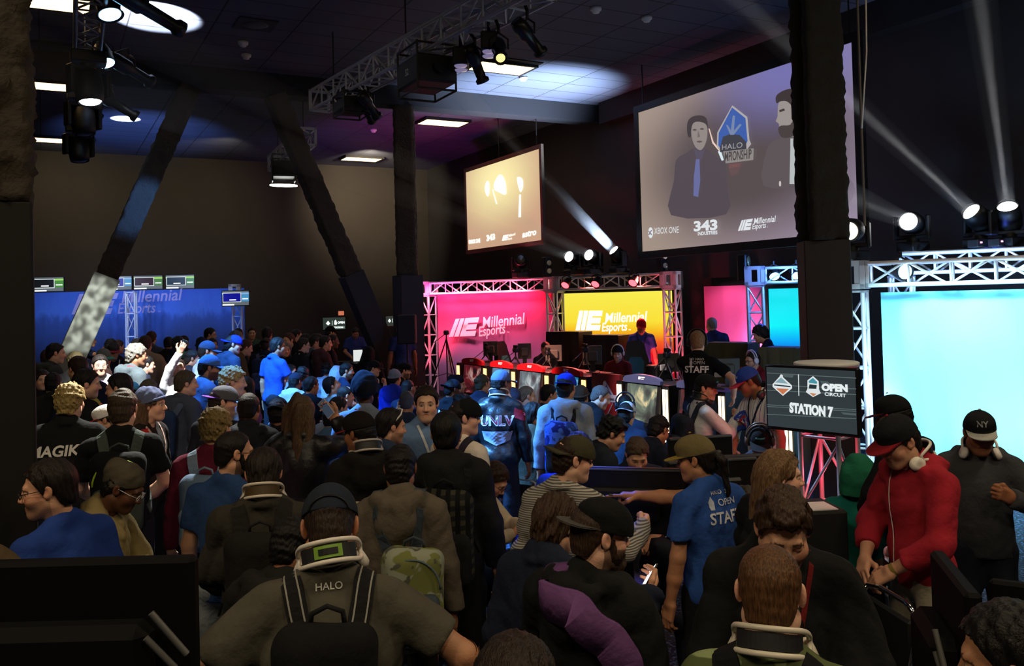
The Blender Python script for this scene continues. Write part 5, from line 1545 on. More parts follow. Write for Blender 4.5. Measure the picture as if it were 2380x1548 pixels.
def shell(f, t, k=.01):
    f.ell(CRC, CRR + t, 0)
    f.ell((0, -.048, -.03), (.060 + t, .058 + t * .8, .075), .02)
def hair_template(style, h):
    k = ('hair', style, h)
    if k in _T: return _T[k]
    f = Field((-.16, -.2, -.40), (.16, .17, .21), h)
    t = {'buzz': .0055, 'short': .011, 'neat': .013, 'quiff': .014, 'messy': .022, 'curly': .019, 'afro': .04, 'long': .014, 'wavy': .02, 'bun': .012, 'tail': .012, 'thin': .0045, 'shag': .022}[style]
    shell(f, t)
    ys = [-.2, -.06, -.03, -.005, .015, .045, .07, .12]
    zs = [-.085, -.08, -.02, .012, -.012, .05, .078, .085]
    if style in ('buzz', 'thin'): zs = [-.07, -.065, -.01, .015, .0, .06, .085, .095]
    if style == 'shag': zs = [-.12, -.11, -.06, -.03, -.03, .03, .055, .065]
    if style in ('messy', 'curly', 'afro'): zs = [-.08, -.07, -.01, .01, .0, .03, .055, .075]
    f.plane(lambda X, Y, Z: (np.interp(np.broadcast_to(Y, (1, Y.shape[1], 1)), ys, zs) - Z) * .8)
    if style == 'quiff':
        f.ell((0, .05, .118), (.055, .052, .032), .02); f.ell((0, .0, .125), (.06, .07, .02), .02)
    if style == 'thin': f.ell((0, .06, .12), (.055, .07, .05), .01, 'd')
    if style in ('long', 'wavy'):
        L = -.22 if style == 'long' else -.33
        for s in (-1, 1):
            f.cone((s * .06, -.03, .04), (s * .075, -.035, -.17), .032, .03, .03)
            f.cone((s * .06, -.06, .0), (s * .075, -.085, L + .04), .045, .034, .03)
            f.cone((s * .02, .03, .105), (s * .07, .045, .02), .02, .014, .02)
        f.cone((0, -.08, .0), (0, -.1, L), .055, .04, .04)
    if style == 'bun': f.ell((0, -.125, .03), (.036, .034, .034), .008)
    if style == 'tail': f.cone((0, -.105, .02), (0, -.15, -.03), .022, .025, .01); f.cone((0, -.15, -.03), (0, -.14, -.22), .025, .012, .02)
    a = {'curly': .007, 'afro': .014, 'messy': .014, 'wavy': .014, 'shag': .010}.get(style, .004)
    fr = {'curly': 175, 'afro': 120, 'messy': 110, 'wavy': 60}.get(style, 150)
    if style == 'wavy': f.noise(a, 75, 3, (1, 1, .35))
    elif style in ('long', 'tail', 'shag', 'quiff', 'neat'): f.noise(a, 210, 4, (1, .5, .12))
    elif style == 'curly': f.noise(a, 165, 9); f.noise(a * .7, 260, 12)
    else: f.noise(.0016 if style in ('buzz', 'thin') else a, fr, 5)
    _T[k] = f.mesh()
    return _T[k]

def hat_template(kind, h):
    k = ('hat', kind, h)
    if k in _T: return _T[k]
    f = Field((-.15, -.19, -.14), (.15, .17, .23), h)
    if kind == 'cap':
        f.ell((0, -.012, .03), (.0885, .108, .105), 0)
        f.plane(lambda X, Y, Z: .028 + .0 * X + Y * .06 - Z)
    elif kind == 'flat':
        f.ell((0, -.012, .03), (.091, .110, .106), 0); f.ell((0, .02, .08), (.078, .08, .05), .02)
        f.plane(lambda X, Y, Z: .026 + .0 * X + Y * .05 - Z)
    elif kind == 'beanie':
        f.ell((0, -.018, .03), (.092, .110, .118), 0); f.ell((0, -.07, .08), (.06, .05, .06), .03)
        f.plane(lambda X, Y, Z: .022 + .0 * X + Y * .30 - Z)
        f.noise(.004, 90, 2)
    elif kind == 'slouch':
        f.ell((0, -.02, .03), (.089, .107, .108), 0); f.ell((0, -.10, .06), (.06, .055, .055), .04)
        f.plane(lambda X, Y, Z: .012 + .0 * X + Y * .45 - Z)
        f.noise(.006, 60, 2)
    elif kind == 'hood':
        f.ell((0, -.03, .01), (.112, .125, .135), 0); f.cone((0, -.06, -.03), (0, -.07, -.17), .1, .1, .05)
        f.ell((0, .09, -.01), (.075, .09, .115), .02, 'd')
        f.noise(.006, 45, 6)
        f.plane(lambda X, Y, Z: -.13 + 0 * X + 0 * Y - Z)
    elif kind == 'puff':
        f.ell((0, -.03, .06), (.115, .125, .125), 0); f.ell((0, -.07, .03), (.1, .1, .1), .04); f.noise(.006, 60, 3)
        f.plane(lambda X, Y, Z: .0 + 0 * X + Y * .35 - Z)
    V, Q = f.mesh()
    _T[k] = (V, Q)
    return _T[k]

def brim_mesh(flat):
    k = ('brim', flat)
    if k in _T: return _T[k]
    nu, nv = 18, 6; top = []
    for v in range(nv + 1):
        for u in range(nu + 1):
            a = (u / nu * 2 - 1) * 1.2; w = v / nv
            bx, by = .088 * math.sin(a), -.012 + .106 * math.cos(a)
            ox, oy = .084 * math.sin(a * .98), .005 + .172 * max(0, math.cos(a * .82)) ** .75
            x, y = bx + (ox - bx) * w, by + max(oy - by, 0.004) * w
            top.append((x, y, .036 + y * .03 - (.1 if flat else 1.9) * x * x * (.4 + w) - .006 * w))
    bot = [(x, y, z - .0045) for x, y, z in top]
    n = len(top); F = []
    for v in range(nv):
        for u in range(nu):
            i = v * (nu + 1) + u
            q = (i, i + 1, i + nu + 2, i + nu + 1)
            F += [q, tuple(n + j for j in q[::-1])]
    e = [nv * (nu + 1) + u for u in range(nu + 1)]
    edge = [v * (nu + 1) for v in range(nv + 1)] + e[1:] + [v * (nu + 1) + nu for v in range(nv - 1, -1, -1)]
    F += [(edge[i + 1], edge[i], n + edge[i], n + edge[i + 1]) for i in range(len(edge) - 1)]
    _T[k] = (np.array(top + bot, np.float32), np.array(F, np.int32))
    return _T[k]

def hand_template(kind, h):
    """Right hand with its forearm: wrist at the origin, fingers along +x, back of the hand up (+z), thumb on +y."""
    k = ('hand', kind, h)
    if k in _T: return _T[k]
    f = Field((-.30, -.09, -.13), (.23, .11, .07), h)
    f.cone((-.27, 0, 0), (-.14, .0, -.002), .044, .040, 0)
    f.cone((-.14, 0, -.002), (0, 0, 0), .040, .026, .02)
    f.box((.045, -.002, -.002), (.05, .04, .0165), .015, .03)
    curl = {'relax': (.25, .45, .35), 'fist': (1.35, 1.55, 1.0), 'hold': (.55, .8, .6), 'point': (1.3, 1.5, 1.0), 'flat': (.05, .1, .1)}[kind]
    base = [(.088, .031, 0), (.093, .010, .002), (.090, -.012, .001), (.082, -.032, -.002)]
    ln = [(.043, .026, .021), (.047, .030, .023), (.044, .028, .021), (.034, .021, .018)]
    for i in range(4):
        p = np.array(base[i]); a = 0.0
        cu = (.03, .08, .05) if (kind == 'point' and i == 0) else curl
        for j in range(3):
            a += cu[j] * (1 + .1 * i * (kind == 'relax'))
            q = p + ln[i][j] * np.array((math.cos(a), (.06 - .04 * i) * .5, -math.sin(a)))
            f.cone(p, q, .0098 - .0008 * j - .0004 * (i == 3), .0092 - .0009 * j, .005)
            p = q
    if kind in ('fist', 'point'): tp = [(.02, .03, -.008), (.055, .052, -.025), (.082, .035, -.045), (.09, .012, -.05)]
    elif kind == 'hold': tp = [(.02, .03, -.008), (.045, .058, -.022), (.078, .07, -.03), (.1, .066, -.03)]
    else: tp = [(.02, .03, -.006), (.05, .056, -.016), (.082, .066, -.022), (.106, .064, -.026)]
    for i in range(3): f.cone(tp[i], tp[i + 1], .0155 - .0025 * i, .013 - .002 * i, .010)
    _T[k] = f.mesh()
    return _T[k]

def posed(V, M):
    A = np.array(M.to_3x3(), np.float32); t = np.array(M.translation, np.float32)
    return V @ A.T + t

m_skin = None
def skin_mat():
    global m_skin
    if m_skin: return m_skin
    m = bpy.data.materials.new('skin'); m.use_nodes = True
    nt = m.node_tree; b = nt.nodes['Principled BSDF']
    b.inputs['Roughness'].default_value = .5; b.inputs['Specular IOR Level'].default_value = .35
    a = N(nt, 'ShaderNodeVertexColor', layer_name='Col')
    nt.links.new(a.outputs['Color'], b.inputs['Base Color'])
    tc = N(nt, 'ShaderNodeTexCoord'); t = N(nt, 'ShaderNodeTexNoise', inp={'Scale': 160.0, 'Detail': 2.0}); nt.links.new(tc.outputs['Object'], t.inputs['Vector'])
    bp = N(nt, 'ShaderNodeBump', inp={'Strength': .12, 'Distance': .01}); nt.links.new(t.outputs['Fac'], bp.inputs['Height']); nt.links.new(bp.outputs['Normal'], b.inputs['Normal'])
    m_skin = m
    return m

def hair_mat(c):
    k = ('hairm', c)
    if k in _M: return _M[k]
    m = bpy.data.materials.new('hair'); m.use_nodes = True
    nt = m.node_tree; b = nt.nodes['Principled BSDF']; b.inputs['Roughness'].default_value = .55; b.inputs['Specular IOR Level'].default_value = .3
    tc = N(nt, 'ShaderNodeTexCoord'); mp = N(nt, 'ShaderNodeMapping', inp={'Scale': (260, 140, 34)}); nt.links.new(tc.outputs['Object'], mp.inputs[0])
    t = N(nt, 'ShaderNodeTexNoise', inp={'Scale': 1.0, 'Detail': 3.0}); nt.links.new(mp.outputs[0], t.inputs['Vector'])
    L = lin(c)
    o = mixc(nt, ramp(nt, t.outputs['Fac'], .35, .65), (*[v * .6 for v in L], 1), (*[min(1, v * 1.35) for v in L], 1))
    nt.links.new(o, b.inputs['Base Color'])
    bp = N(nt, 'ShaderNodeBump', inp={'Strength': .5, 'Distance': .012}); nt.links.new(t.outputs['Fac'], bp.inputs['Height']); nt.links.new(bp.outputs['Normal'], b.inputs['Normal'])
    _M[k] = m
    return m

def cloth(c, kind='plain', c2=None):
    k = ('cloth', c, kind, c2)
    if k in _M: return _M[k]
    if kind == 'plain':
        _M[k] = mat(c, rough=.92, bump=.35, bscale=26.0, spec=.2, mottle=.14, mscale=7.0); return _M[k]
    if kind == 'shiny':
        _M[k] = mat(c, rough=.42, bump=.5, bscale=14.0, spec=.5, mottle=.1); return _M[k]
    m = bpy.data.materials.new('cloth_pattern'); m.use_nodes = True
    nt = m.node_tree; b = nt.nodes['Principled BSDF']; b.inputs['Roughness'].default_value = .9; b.inputs['Specular IOR Level'].default_value = .2
    tc = N(nt, 'ShaderNodeTexCoord')
    A, B = (*lin(c), 1), (*lin(c2), 1)
    if kind in ('stripe', 'pin', 'plaid'):
        def wave(axis, sc, p0, p1):
            w = N(nt, 'ShaderNodeTexWave', bands_direction=axis, inp={'Scale': sc, 'Distortion': .6, 'Detail': 1.0}); nt.links.new(tc.outputs['Object'], w.inputs['Vector'])
            return ramp(nt, w.outputs['Fac'], p0, p1)
        if kind == 'stripe': o = mixc(nt, wave('Z', 26.0, .35, .65), A, B)
        elif kind == 'pin': o = mixc(nt, wave('X', 9.0, .9, .97), A, B)
        else: o = mixc(nt, wave('X', 6.0, .4, .6), mixc(nt, wave('Z', 6.0, .4, .6), A, B), (*[v * .35 for v in lin(c2)], 1))
    else:
        t = N(nt, 'ShaderNodeTexNoise', inp={'Scale': 9.0 if kind == 'camo' else 14.0, 'Detail': 2.0, 'Distortion': .8}); nt.links.new(tc.outputs['Object'], t.inputs['Vector'])
        o = mixc(nt, ramp(nt, t.outputs['Fac'], .48, .53), A, B)
        if kind == 'camo':
            t2 = N(nt, 'ShaderNodeTexNoise', inp={'Scale': 12.0, 'Detail': 2.0, 'Distortion': .8}); nt.links.new(tc.outputs['Object'], t2.inputs['Vector'])
            o = mixc(nt, ramp(nt, t2.outputs['Fac'], .58, .62), o, (*[v * .3 for v in lin(c2)], 1))
    nt.links.new(o, b.inputs['Base Color'])
    _M[k] = m
    return m

SKIN = {0: '#e3b298', 1: '#d29f82', 2: '#b98463', 3: '#8f5f43', 4: '#5e3d2b'}

def ik(a, w, l1, l2, hint):
    a, w = Vector(a), Vector(w); d = w - a
    L = min(d.length, (l1 + l2) * .995)
    w = a + d.normalized() * L
    x = (l1 * l1 - l2 * l2 + L * L) / (2 * L)
    hgt = math.sqrt(max(l1 * l1 - x * x, 0))
    n = d.normalized(); hv = Vector(hint); hv = (hv - n * hv.dot(n)).normalized()
    return a + n * x + hv * hgt, w

# wrist (for the right arm, x mirrored for the left), elbow hint, palm hint, hand shape
ARMS = {
    'down': ((.27, .05, .86), (.5, -1, 0), (-1, 0, 0), 'relax'),
    'front': ((.10, .26, 1.00), (1, -.4, -.3), (-.5, -.2, -1), 'hold'),
    'phone': ((.10, .33, 1.24), (1, -.2, -1), (-.4, -.6, .4), 'hold'),
    'type': ((.08, .34, 1.06), (1, -.3, -.6), (0, 0, -1), 'relax'),
    'chin': ((.07, .22, 1.37), (.8, .2, -1), (0, -1, 0), 'fist'),
    'strap': ((.13, .21, 1.28), (1, -.1, -1), (-.6, -.8, 0), 'fist'),
    'raise': ((.20, .26, 1.86), (1, .2, 0), (0, 1, 0), 'hold'),
    'high': ((.14, .36, 1.52), (1, .1, -.8), (-.3, -1, 0), 'hold'),
    'reach': ((.20, .52, 1.26), (1, -.2, -.8), (0, 0, -1), 'relax'),
    'point': ((.12, .54, 1.33), (.9, 0, -.8), (0, 0, -1), 'point'),
    'cross': ((-.11, .24, 1.13), (1, -.2, -.6), (0, -1, 0), 'relax'),
    'pocket': ((.19, .10, .93), (1, -1, 0), (-1, 0, 0), 'fist'),
    'elbow': ((.26, .36, 1.34), (1, -.5, .1), (0, 0, -1), 'fist'),
    'side': ((.36, .12, 1.02), (1, -.8, 0), (-1, 0, 0), 'relax'),
    'back': ((.30, -.06, .92), (.5, -1, 0), (-1, 0, 0), 'relax'),
}
PEOPLE = []
TAKEN = [(o.location.x, o.location.y, .2) for o in []]

def person(px, py, d, face, label, top='tee:#444444', legs='#20242e', hair='short:#1c1512', hat=None, skin=1, arms='down', hy=0, hp=8, lean=3, fat=1.0,
           seat=False, roll=0, glasses=None, extra=(), group=None, beard=None, sleeve_hand=True, shoes='#1a1a1a', cuts=None, twist=0):
    """One person: body with head and hands in one mesh, hair and clothing as parts, placed by the top of the head."""
    near = d < 4.7; mid = d < 8.6
    hh, hhand, hc, hb = (.0036, .0042, .0105, .011) if near else ((.0058, .006, .016, .018) if mid else (.0085, .0085, .022, .026))
    best = None
    for dd in ((0, .1, .2, -.08, .3, .4) if near else (0, .12, -.12, .24, -.24, .36, -.36, .5, -.5, .65, -.65, .8, -.8, 1.0)):
        q = at(px, py, d + dd)
        a_ = YAW + math.atan((px - 1190) / FOC) + rad(face)
        k_ = .10 + 1.0 * math.sin(rad(lean)) * .6
        bx, by = q.x - math.sin(a_) * k_ * .5, q.y - math.cos(a_) * k_ * .5
        gap = min([math.hypot(bx - x, by - y) - r for x, y, r in TAKEN] + [9])
        if best is None or gap > best[0] + .001: best = (gap, dd, bx, by)
        if gap > .21: break
    d += best[1]; TAKEN.append((best[2], best[3], .22 if not seat else .26))
    W_ = at(px, py, d)
    az = YAW + math.atan((px - 1190) / FOC) + rad(face)
    seated = bool(seat)
    hz = .93
    hatup = {'cap': .02, 'flat': .028, 'beanie': .03, 'slouch': .035, 'puff': .06, 'hood': .025}.get((hat or '').split(':')[0], 0) + {'curly': .017, 'afro': .04, 'messy': .018, 'quiff': .025}.get((hair or '').split(':')[0], .008) * (0 if hat else 1)
    LM = Matrix.Translation((0, 0, hz)) @ Matrix.Rotation(-rad(lean), 4, 'X') @ Matrix.Rotation(rad(twist), 4, 'Z') @ Matrix.Translation((0, 0, -hz))   # torso frame
    neck = LM @ Vector((0, -.012, 1.455))
    HR = Matrix.Rotation(-rad(hy), 4, 'Z') @ Matrix.Rotation(-rad(hp), 4, 'X') @ Matrix.Rotation(rad(roll), 4, 'Y')
    hcen = neck + (HR @ Vector((0, .038, .172)))
    HM = Matrix.Translation(hcen) @ HR
    ztop = (hcen + HR @ Vector((0, -.01, .118 + hatup))).z
    # how tall: from where the top of the head is seen
    if seated:
        sc = 1.0
        drop = ztop - W_.z             # how far the hips go down from standing
        drop = max(.30, min(.62, drop))
    else:
        sc = max(.86, min(1.14, W_.z / ztop)); drop = 0.0
    if seated and abs((ztop - drop) - W_.z) > .02: sc = max(.9, min(1.1, W_.z / (ztop - drop)))
    off = Matrix.Rotation(-az, 4, 'Z') @ Vector((hcen.x * sc, hcen.y * sc, 0))
    root = empty('person', (W_.x - off.x, W_.y - off.y, -drop * sc if False else 0), -az, label, 'person', group)
    root.scale = (sc, sc, sc)
    rnd = random.Random(int(px * 7 + py * 13))
    seed = rnd.randint(0, 9999)
    DN = Matrix.Translation((0, 0, -drop))
    HM, LM = DN @ HM, DN @ LM
    T3 = lambda p: LM @ Vector(p)
    # joints
    hipz = hz - drop
    if seated:
        knees = [Vector((s * .13, .42, max(.42, hipz + .0))) for s in (-1, 1)]
        feet = [Vector((s * .13, .40, .075)) for s in (-1, 1)]
    else:
        sp = .02 * rnd.random()
        knees = [Vector((s * (.10 + sp), .015, .49)) for s in (-1, 1)]
        feet = [Vector((s * (.11 + sp * 2), -.015 + .04 * s * rnd.random(), .075)) for s in (-1, 1)]
    hips = [Vector((s * .085, 0, hipz - .04)) for s in (-1, 1)]
    if isinstance(arms, str): arms = (arms, arms)     # (left, right)
    sh, el, wr, palm, hk = [], [], [], [], []
    for s, a in ((-1, arms[0]), (1, arms[1])):
        w, hint, pm, kind = ARMS[a] if isinstance(a, str) else a
        m = lambda v: Vector((v[0] * s, v[1], v[2]))
        S0 = T3(m((.178, -.012, 1.395)))
        w_ = T3(m(w))
        if seated and isinstance(a, str) and a == 'down': w_ = Vector((s * .13, .30, hipz + .14))
        E, Wv = ik(S0, w_, .285, .262, LM.to_3x3() @ m(hint))
        sh.append(S0); el.append(E); wr.append(Wv); palm.append(LM.to_3x3() @ m(pm)); hk.append(kind)
    # ---- body
    hv, hq, ft = head_template(hh)
    parts = [(posed(hv, HM), hq)]
    sk = np.array(lin(SKIN[skin] if isinstance(skin, int) else skin), np.float32)
    cols = np.tile(sk, (len(hv), 1))
    cols = cols * (1 + ft['blush'][:, None] * np.array((.12, -.10, -.12)))
    hcol = np.array(lin((hair or 'x:#2a1c14').split(':')[1]), np.float32)
    bd = ft['beard'][:, None] * (.75 if beard == 'full' else (.38 if beard == 'stubble' else 0))
    cols = cols * (1 - bd) + hcol * bd
    cols[ft['lip']] = sk * np.array((.82, .55, .55))
    cols[ft['brow']] = hcol * .5 + sk * .15
    if hp < 30:
        cols[ft['eye']] = (.42, .40, .38); cols[ft['iris']] = (.03, .02, .015)
    cl = [cols]
    for i, s in enumerate((-1, 1)):
        V, Q = hand_template(hk[i], hhand)
        x = (wr[i] - el[i]).normalized()
        z = -palm[i]; z = (z - x * z.dot(x)).normalized(); y = z.cross(x)
        V = V.copy()
        if s < 0: V[:, 1] *= -1; Q = Q[:, ::-1]
        # thumb side is +y of the template for the right hand when the palm looks along -z
        M4 = basis(wr[i], x, y, z)
        parts.append((posed(V, M4), Q)); cl.append(np.tile(sk * (1.02, .96, .95), (len(V), 1)))
    lo = np.array((-.75, -.55, -.02)); hi = np.array((.75, .95, 2.1))
    pts = np.array([tuple(HM @ Vector((0, 0, .0)))] + [tuple(p) for p in sh + el + wr + knees + feet + hips + [T3((0, -.2, 1.5)), T3((0, .2, 1.0)), T3((.26, 0, 1.2)), T3((-.26, 0, 1.2))]])
    lo, hi = pts.min(0) - .16, pts.max(0) + .16
    f = Field(lo, hi, hb)
    def tor(F, g, k=.05, fat=1.0):
        R = np.array(LM.to_3x3())
        F.ell(T3((0, -.005, 1.25)), (.162 * fat + g, .105 * (fat * .6 + .4) + g, .20 + g), 0, 'u', R)
        F.ell(T3((0, .012 + .04 * (fat - 1), 1.05)), (.148 * fat + g, .105 * fat + g, .2 + g), k, 'u', R)
        F.ell(T3((0, -.012, .92)), (.160 * fat + g, .112 * fat + g, .14 + g), k, 'u', R)
        F.cone(T3((-.14, -.014, 1.392)), T3((.14, -.014, 1.392)), .053 + g, .053 + g, k)
        for s in (-1, 1): F.cone(T3((s * .11, -.02, 1.425)), T3((s * .03, -.022, 1.485)), .038 + g * .7, .042 + g * .6, .04)
    tor(f, -.024, fat=fat)
    f.cone(HM @ Vector((0, -.022, -.085)), T3((0, .006, 1.40)), .0535, .042, .01)
    for i in (0, 1):
        f.cone(sh[i], el[i], .042, .042, .02); f.cone(el[i], el[i] + (wr[i] - el[i]) * .35, .042, .041, .02)
        f.cone(hips[i], knees[i], .082, .052, .03); f.cone(knees[i], feet[i], .052, .036, .02)
    V, Q = f.mesh(); parts.append((V, Q)); cl.append(np.tile(sk * .98, (len(V), 1)))
    o = 0; VV, QQ = [], []
    for V, Q in parts: VV.append(V); QQ.append(Q + o); o += len(V)
    me = arr_mesh('body', np.concatenate(VV), np.concatenate(QQ))
    ca = me.color_attributes.new('Col', 'FLOAT_COLOR', 'POINT')
    c4 = np.ones((o, 4), np.float32); c4[:, :3] = np.clip(np.concatenate(cl), 0, 1)
    ca.data.foreach_set('color', c4.ravel())
    link('body', me, root, skin_mat())
    # ---- top
    kind, *tc_ = top.split(':')
    tcol = cloth(*( [tc_[0]] + ([tc_[1], tc_[2]] if len(tc_) > 2 else ([tc_[1]] if len(tc_) > 1 else []))))
    g = {'tee': .006, 'polo': .006, 'shirt': .010, 'long': .008, 'hoodie': .020, 'jacket': .020, 'coat': .026}[kind]
    F = Field(lo, hi, hc)
    tor(F, g, .04, fat)
    for i, s in enumerate((-1, 1)):
        up = el[i] - sh[i]
        if kind in ('tee', 'polo'):
            F.cone(sh[i], sh[i] + up * (.74 if fat > 1.1 else .66), .052 + g + .02 * (fat - 1), .058 + g + .03 * (fat - 1), .035, cut=True)
        else:
            F.cone(sh[i], el[i], .053 + g * .9, .045 + g, .035)
            fw = wr[i] - el[i]
            F.cone(el[i], el[i] + fw * (.97 if not cuts else cuts), .046 + g, .033 + g * .9, .02, cut=True)
    if kind == 'hoodie':
        pp = [T3(p) for p in ((-.12, .02, 1.455), (-.105, -.07, 1.47), (-.05, -.125, 1.455), (0, -.14, 1.445), (.05, -.125, 1.455), (.105, -.07, 1.47), (.12, .02, 1.455))]
        for a, b in zip(pp, pp[1:]): F.cone(a, b, .036, .036, .02)
        F.ell(T3((0, -.125, 1.36)), (.11, .055, .10), .03)
    if kind in ('jacket', 'polo', 'shirt', 'coat'):
        pp = [T3((.072 * math.sin(a), -.018 + .066 * math.cos(a), 1.472 + .012 * math.cos(a + PI))) for a in [rad(40 + 280 * i / 9) for i in range(10)]]
        for a, b in zip(pp, pp[1:]): F.cone(a, b, .016, .016, .01)
    amp = {'tee': .009, 'polo': .009, 'long': .010, 'shirt': .012, 'hoodie': .013, 'jacket': .016, 'coat': .018}[kind]
    F.noise(amp * .5, 26, seed, (1, 1, .5))
    F.folds(amp * (1.7 if near else 1.2), 21 if kind in ('hoodie', 'jacket', 'coat') else 25, seed)
    up_ = LM.to_3x3() @ Vector((0, 0, 1)); hm = T3((0, 0, {'coat': .76, 'tee': .84, 'shirt': .80}.get(kind, .87)))
    F.plane(lambda X, Y, Z: (hm.x - X) * up_.x + (hm.y - Y) * up_.y + (hm.z - Z) * up_.z)
    nk = T3((0, .045, 1.548))
    F.cone(nk, T3((0, .06, 1.64)), .058, .075, .01, 'd')
    tv_, tq = F.mesh()
    tm = arr_mesh(kind, tv_, tq)
    topo = link({'tee': 'shirt', 'polo': 'shirt', 'long': 'shirt', 'shirt': 'shirt', 'hoodie': 'hoodie', 'jacket': 'jacket', 'coat': 'coat'}[kind], tm, root, tcol)
    # ---- trousers and shoes
    f = Field((lo[0], lo[1], -.02), (hi[0], hi[1], hipz + .2), hc * 1.25)
    lk, lc = (legs.split(':') + [None])[:2] if ':' in legs else ('long', legs)
    gl = .014
    f.ell((0, -.01, hipz - .01), (.158 * fat + gl, .115 * fat + gl, .13), 0)
    for i in (0, 1):
        f.cone(hips[i], knees[i], .086 + gl, .064 + gl, .04)
        if lk == 'long': f.cone(knees[i], feet[i] + Vector((0, 0, .0)), .062 + gl, .050 + gl, .03)
    f.noise(.012, 26, seed + 1, (1, 1, .4))
    f.plane(lambda X, Y, Z: np.maximum(.035 - Z, Z - (hipz + .06)) + 0 * X + 0 * Y)
    V, Q = f.mesh()
    link('shorts' if lk == 'short' else 'trousers', arr_mesh('trousers', V, Q), root, cloth(lc))
    if 'shoe' not in _T:
        f = Field((-.07, -.12, -.02), (.07, .24, .14), .009)
        f.ell((0, .06, .035), (.046, .14, .045), 0).ell((0, -.02, .06), (.042, .07, .06), .03)
        f.plane(lambda X, Y, Z: -Z + .0 + 0 * X + 0 * Y)
        _T['shoe'] = arr_mesh('shoe', *f.mesh()); _T['shoe'].materials.append(m_black)
    for i in (0, 1):
        so = link('shoe', _T['shoe'], root)
        so.location = (feet[i].x, feet[i].y, 0.002)
        so.material_slots[0].link = 'OBJECT'; so.material_slots[0].material = cloth(shoes)
    # ---- hair, hat, glasses, beard
    headonly = lambda nm, V, Q, m, M=HM: link(nm, arr_mesh(nm, posed(V, M), Q), root, m)
    if hair:
        st, hcx = hair.split(':')
        if not (hat and hat.split(':')[0] in ('hood', 'puff') and st not in ('long', 'wavy')):
            st2 = st
            if hat and st in ('curly', 'afro', 'messy', 'quiff', 'neat'): st2 = 'short'
            V, Q = hair_template(st2, hh * 1.1)
            if hat and st2 not in ('buzz',):
                V = V.copy(); zc = V[:, 2] > .03
                s_ = np.where(zc, .93, 1.0)[:, None]; V = (V - CRC) * s_ + CRC
            headonly('hair', V, Q, hair_mat(hcx))
    if beard == 'full' and mid:
        k = ('beardm', hh)
        if k not in _T:
            f = Field((-.1, -.06, -.17), (.1, .14, .03), hh)
            f.ell((0, .03, -.04), (.064, .068, .083), 0).ell((0, .06, -.095), (.036, .036, .036), .03)
            for s in (-1, 1): f.cone((s * .056, .0, -.01), (s * .02, .066, -.1), .02, .022, .03)
            f.plane(lambda X, Y, Z: np.maximum(Z + .02 + np.maximum(Y - .035, 0) * .75 - np.maximum(np.abs(X) - .045, 0) * 2.2, -.02 - Y))
            f.ell((0, .1, -.066), (.02, .03, .007), .004, 'd')
            f.noise(.005, 160, 8)
            _T[k] = f.mesh()
        headonly('beard', *_T[k], hair_mat(hair.split(':')[1] if hair else '#2a1c14'))
    hatobj = None
    if hat:
        hk_, hc1, *rest = hat.split(':')
        hc2 = rest[0] if rest else hc1
        rev = 'back' in rest
        if rest and rest[0] == 'back': hc2 = hc1
        if hk_ in ('cap', 'flat'):
            tilt = Matrix.Rotation(rad(-6), 4, 'X')
            R = Matrix.Rotation(PI if rev else 0, 4, 'Z') @ (tilt if not rev else Matrix.Rotation(rad(8), 4, 'X'))
            V, Q = hat_template(hk_, hh)
            hatobj = headonly('cap', V, Q, cloth(hc1), HM @ R)
            V, Q = brim_mesh(hk_ == 'flat')
            b_ = link('brim', arr_mesh('brim', posed(V, HM @ R), Q), hatobj, cloth(hc2))
            if mid:
                mb = MB().lathe([(0, 0), (.009, .001), (.007, .006), (0, .008)], 10, HM @ R @ Matrix.Translation((0, -.012, .134 if hk_ == 'cap' else .145)))
                mb.build('button', cloth(hc2), hatobj)
        else:
            hatobj = headonly('hood' if hk_ == 'hood' else 'beanie', *hat_template(hk_, hh), cloth(hc1))
            if hk_ == 'beanie':
                n = 28; rr = []
                for i in range(n):
                    a = 2 * PI * i / n; y_ = -.016 + .112 * math.cos(a)
                    rr.append((.094 * math.sin(a), y_, .034 + y_ * .3 + (0 if hk_ == 'beanie' else -.01 + y_ * .1)))
                MB().tube(rr, .012, 8, True, HM).build('cuff', cloth(hc1), hatobj)
    if glasses:
        mb = MB()
        for s in (-1, 1):
            mb.tube([(s * .033 + .022 * math.cos(a), .104 - abs(.022 * math.cos(a)) * .1, .001 + .017 * math.sin(a)) for a in [2 * PI * i / 14 for i in range(14)]], .0022, 5, True, HM)
            mb.tube([(s * .056, .098, .006), (s * .076, .06, .008), (s * .082, -.005, .01)], .002, 5, False, HM)
        mb.tube([(-.011, .106, .004), (0, .109, .007), (.011, .106, .004)], .002, 5, False, HM)
        mb.build('glasses', mat(glasses, rough=.3), root)
    P = dict(root=root, top=topo, HM=HM, LM=LM, T3=T3, wr=wr, el=el, sh=sh, F=F, d=d, near=near, mid=mid, sc=sc, hat=hatobj, fat=fat, label=label, hipz=hipz, palm=palm, seated=seated, hc=hc, g=g)
    PEOPLE.append((root, P))
    for e in extra: e(P)
    return P

# ------------------------------------------------------------------ things worn, carried and printed
def surf_tree(P):
    if 'bvh' not in P:
        me = P['top'].data
        P['bvh'] = BVHTree.FromPolygons([v.co for v in me.vertices], [p.vertices[:] for p in me.polygons])
    return P['bvh']

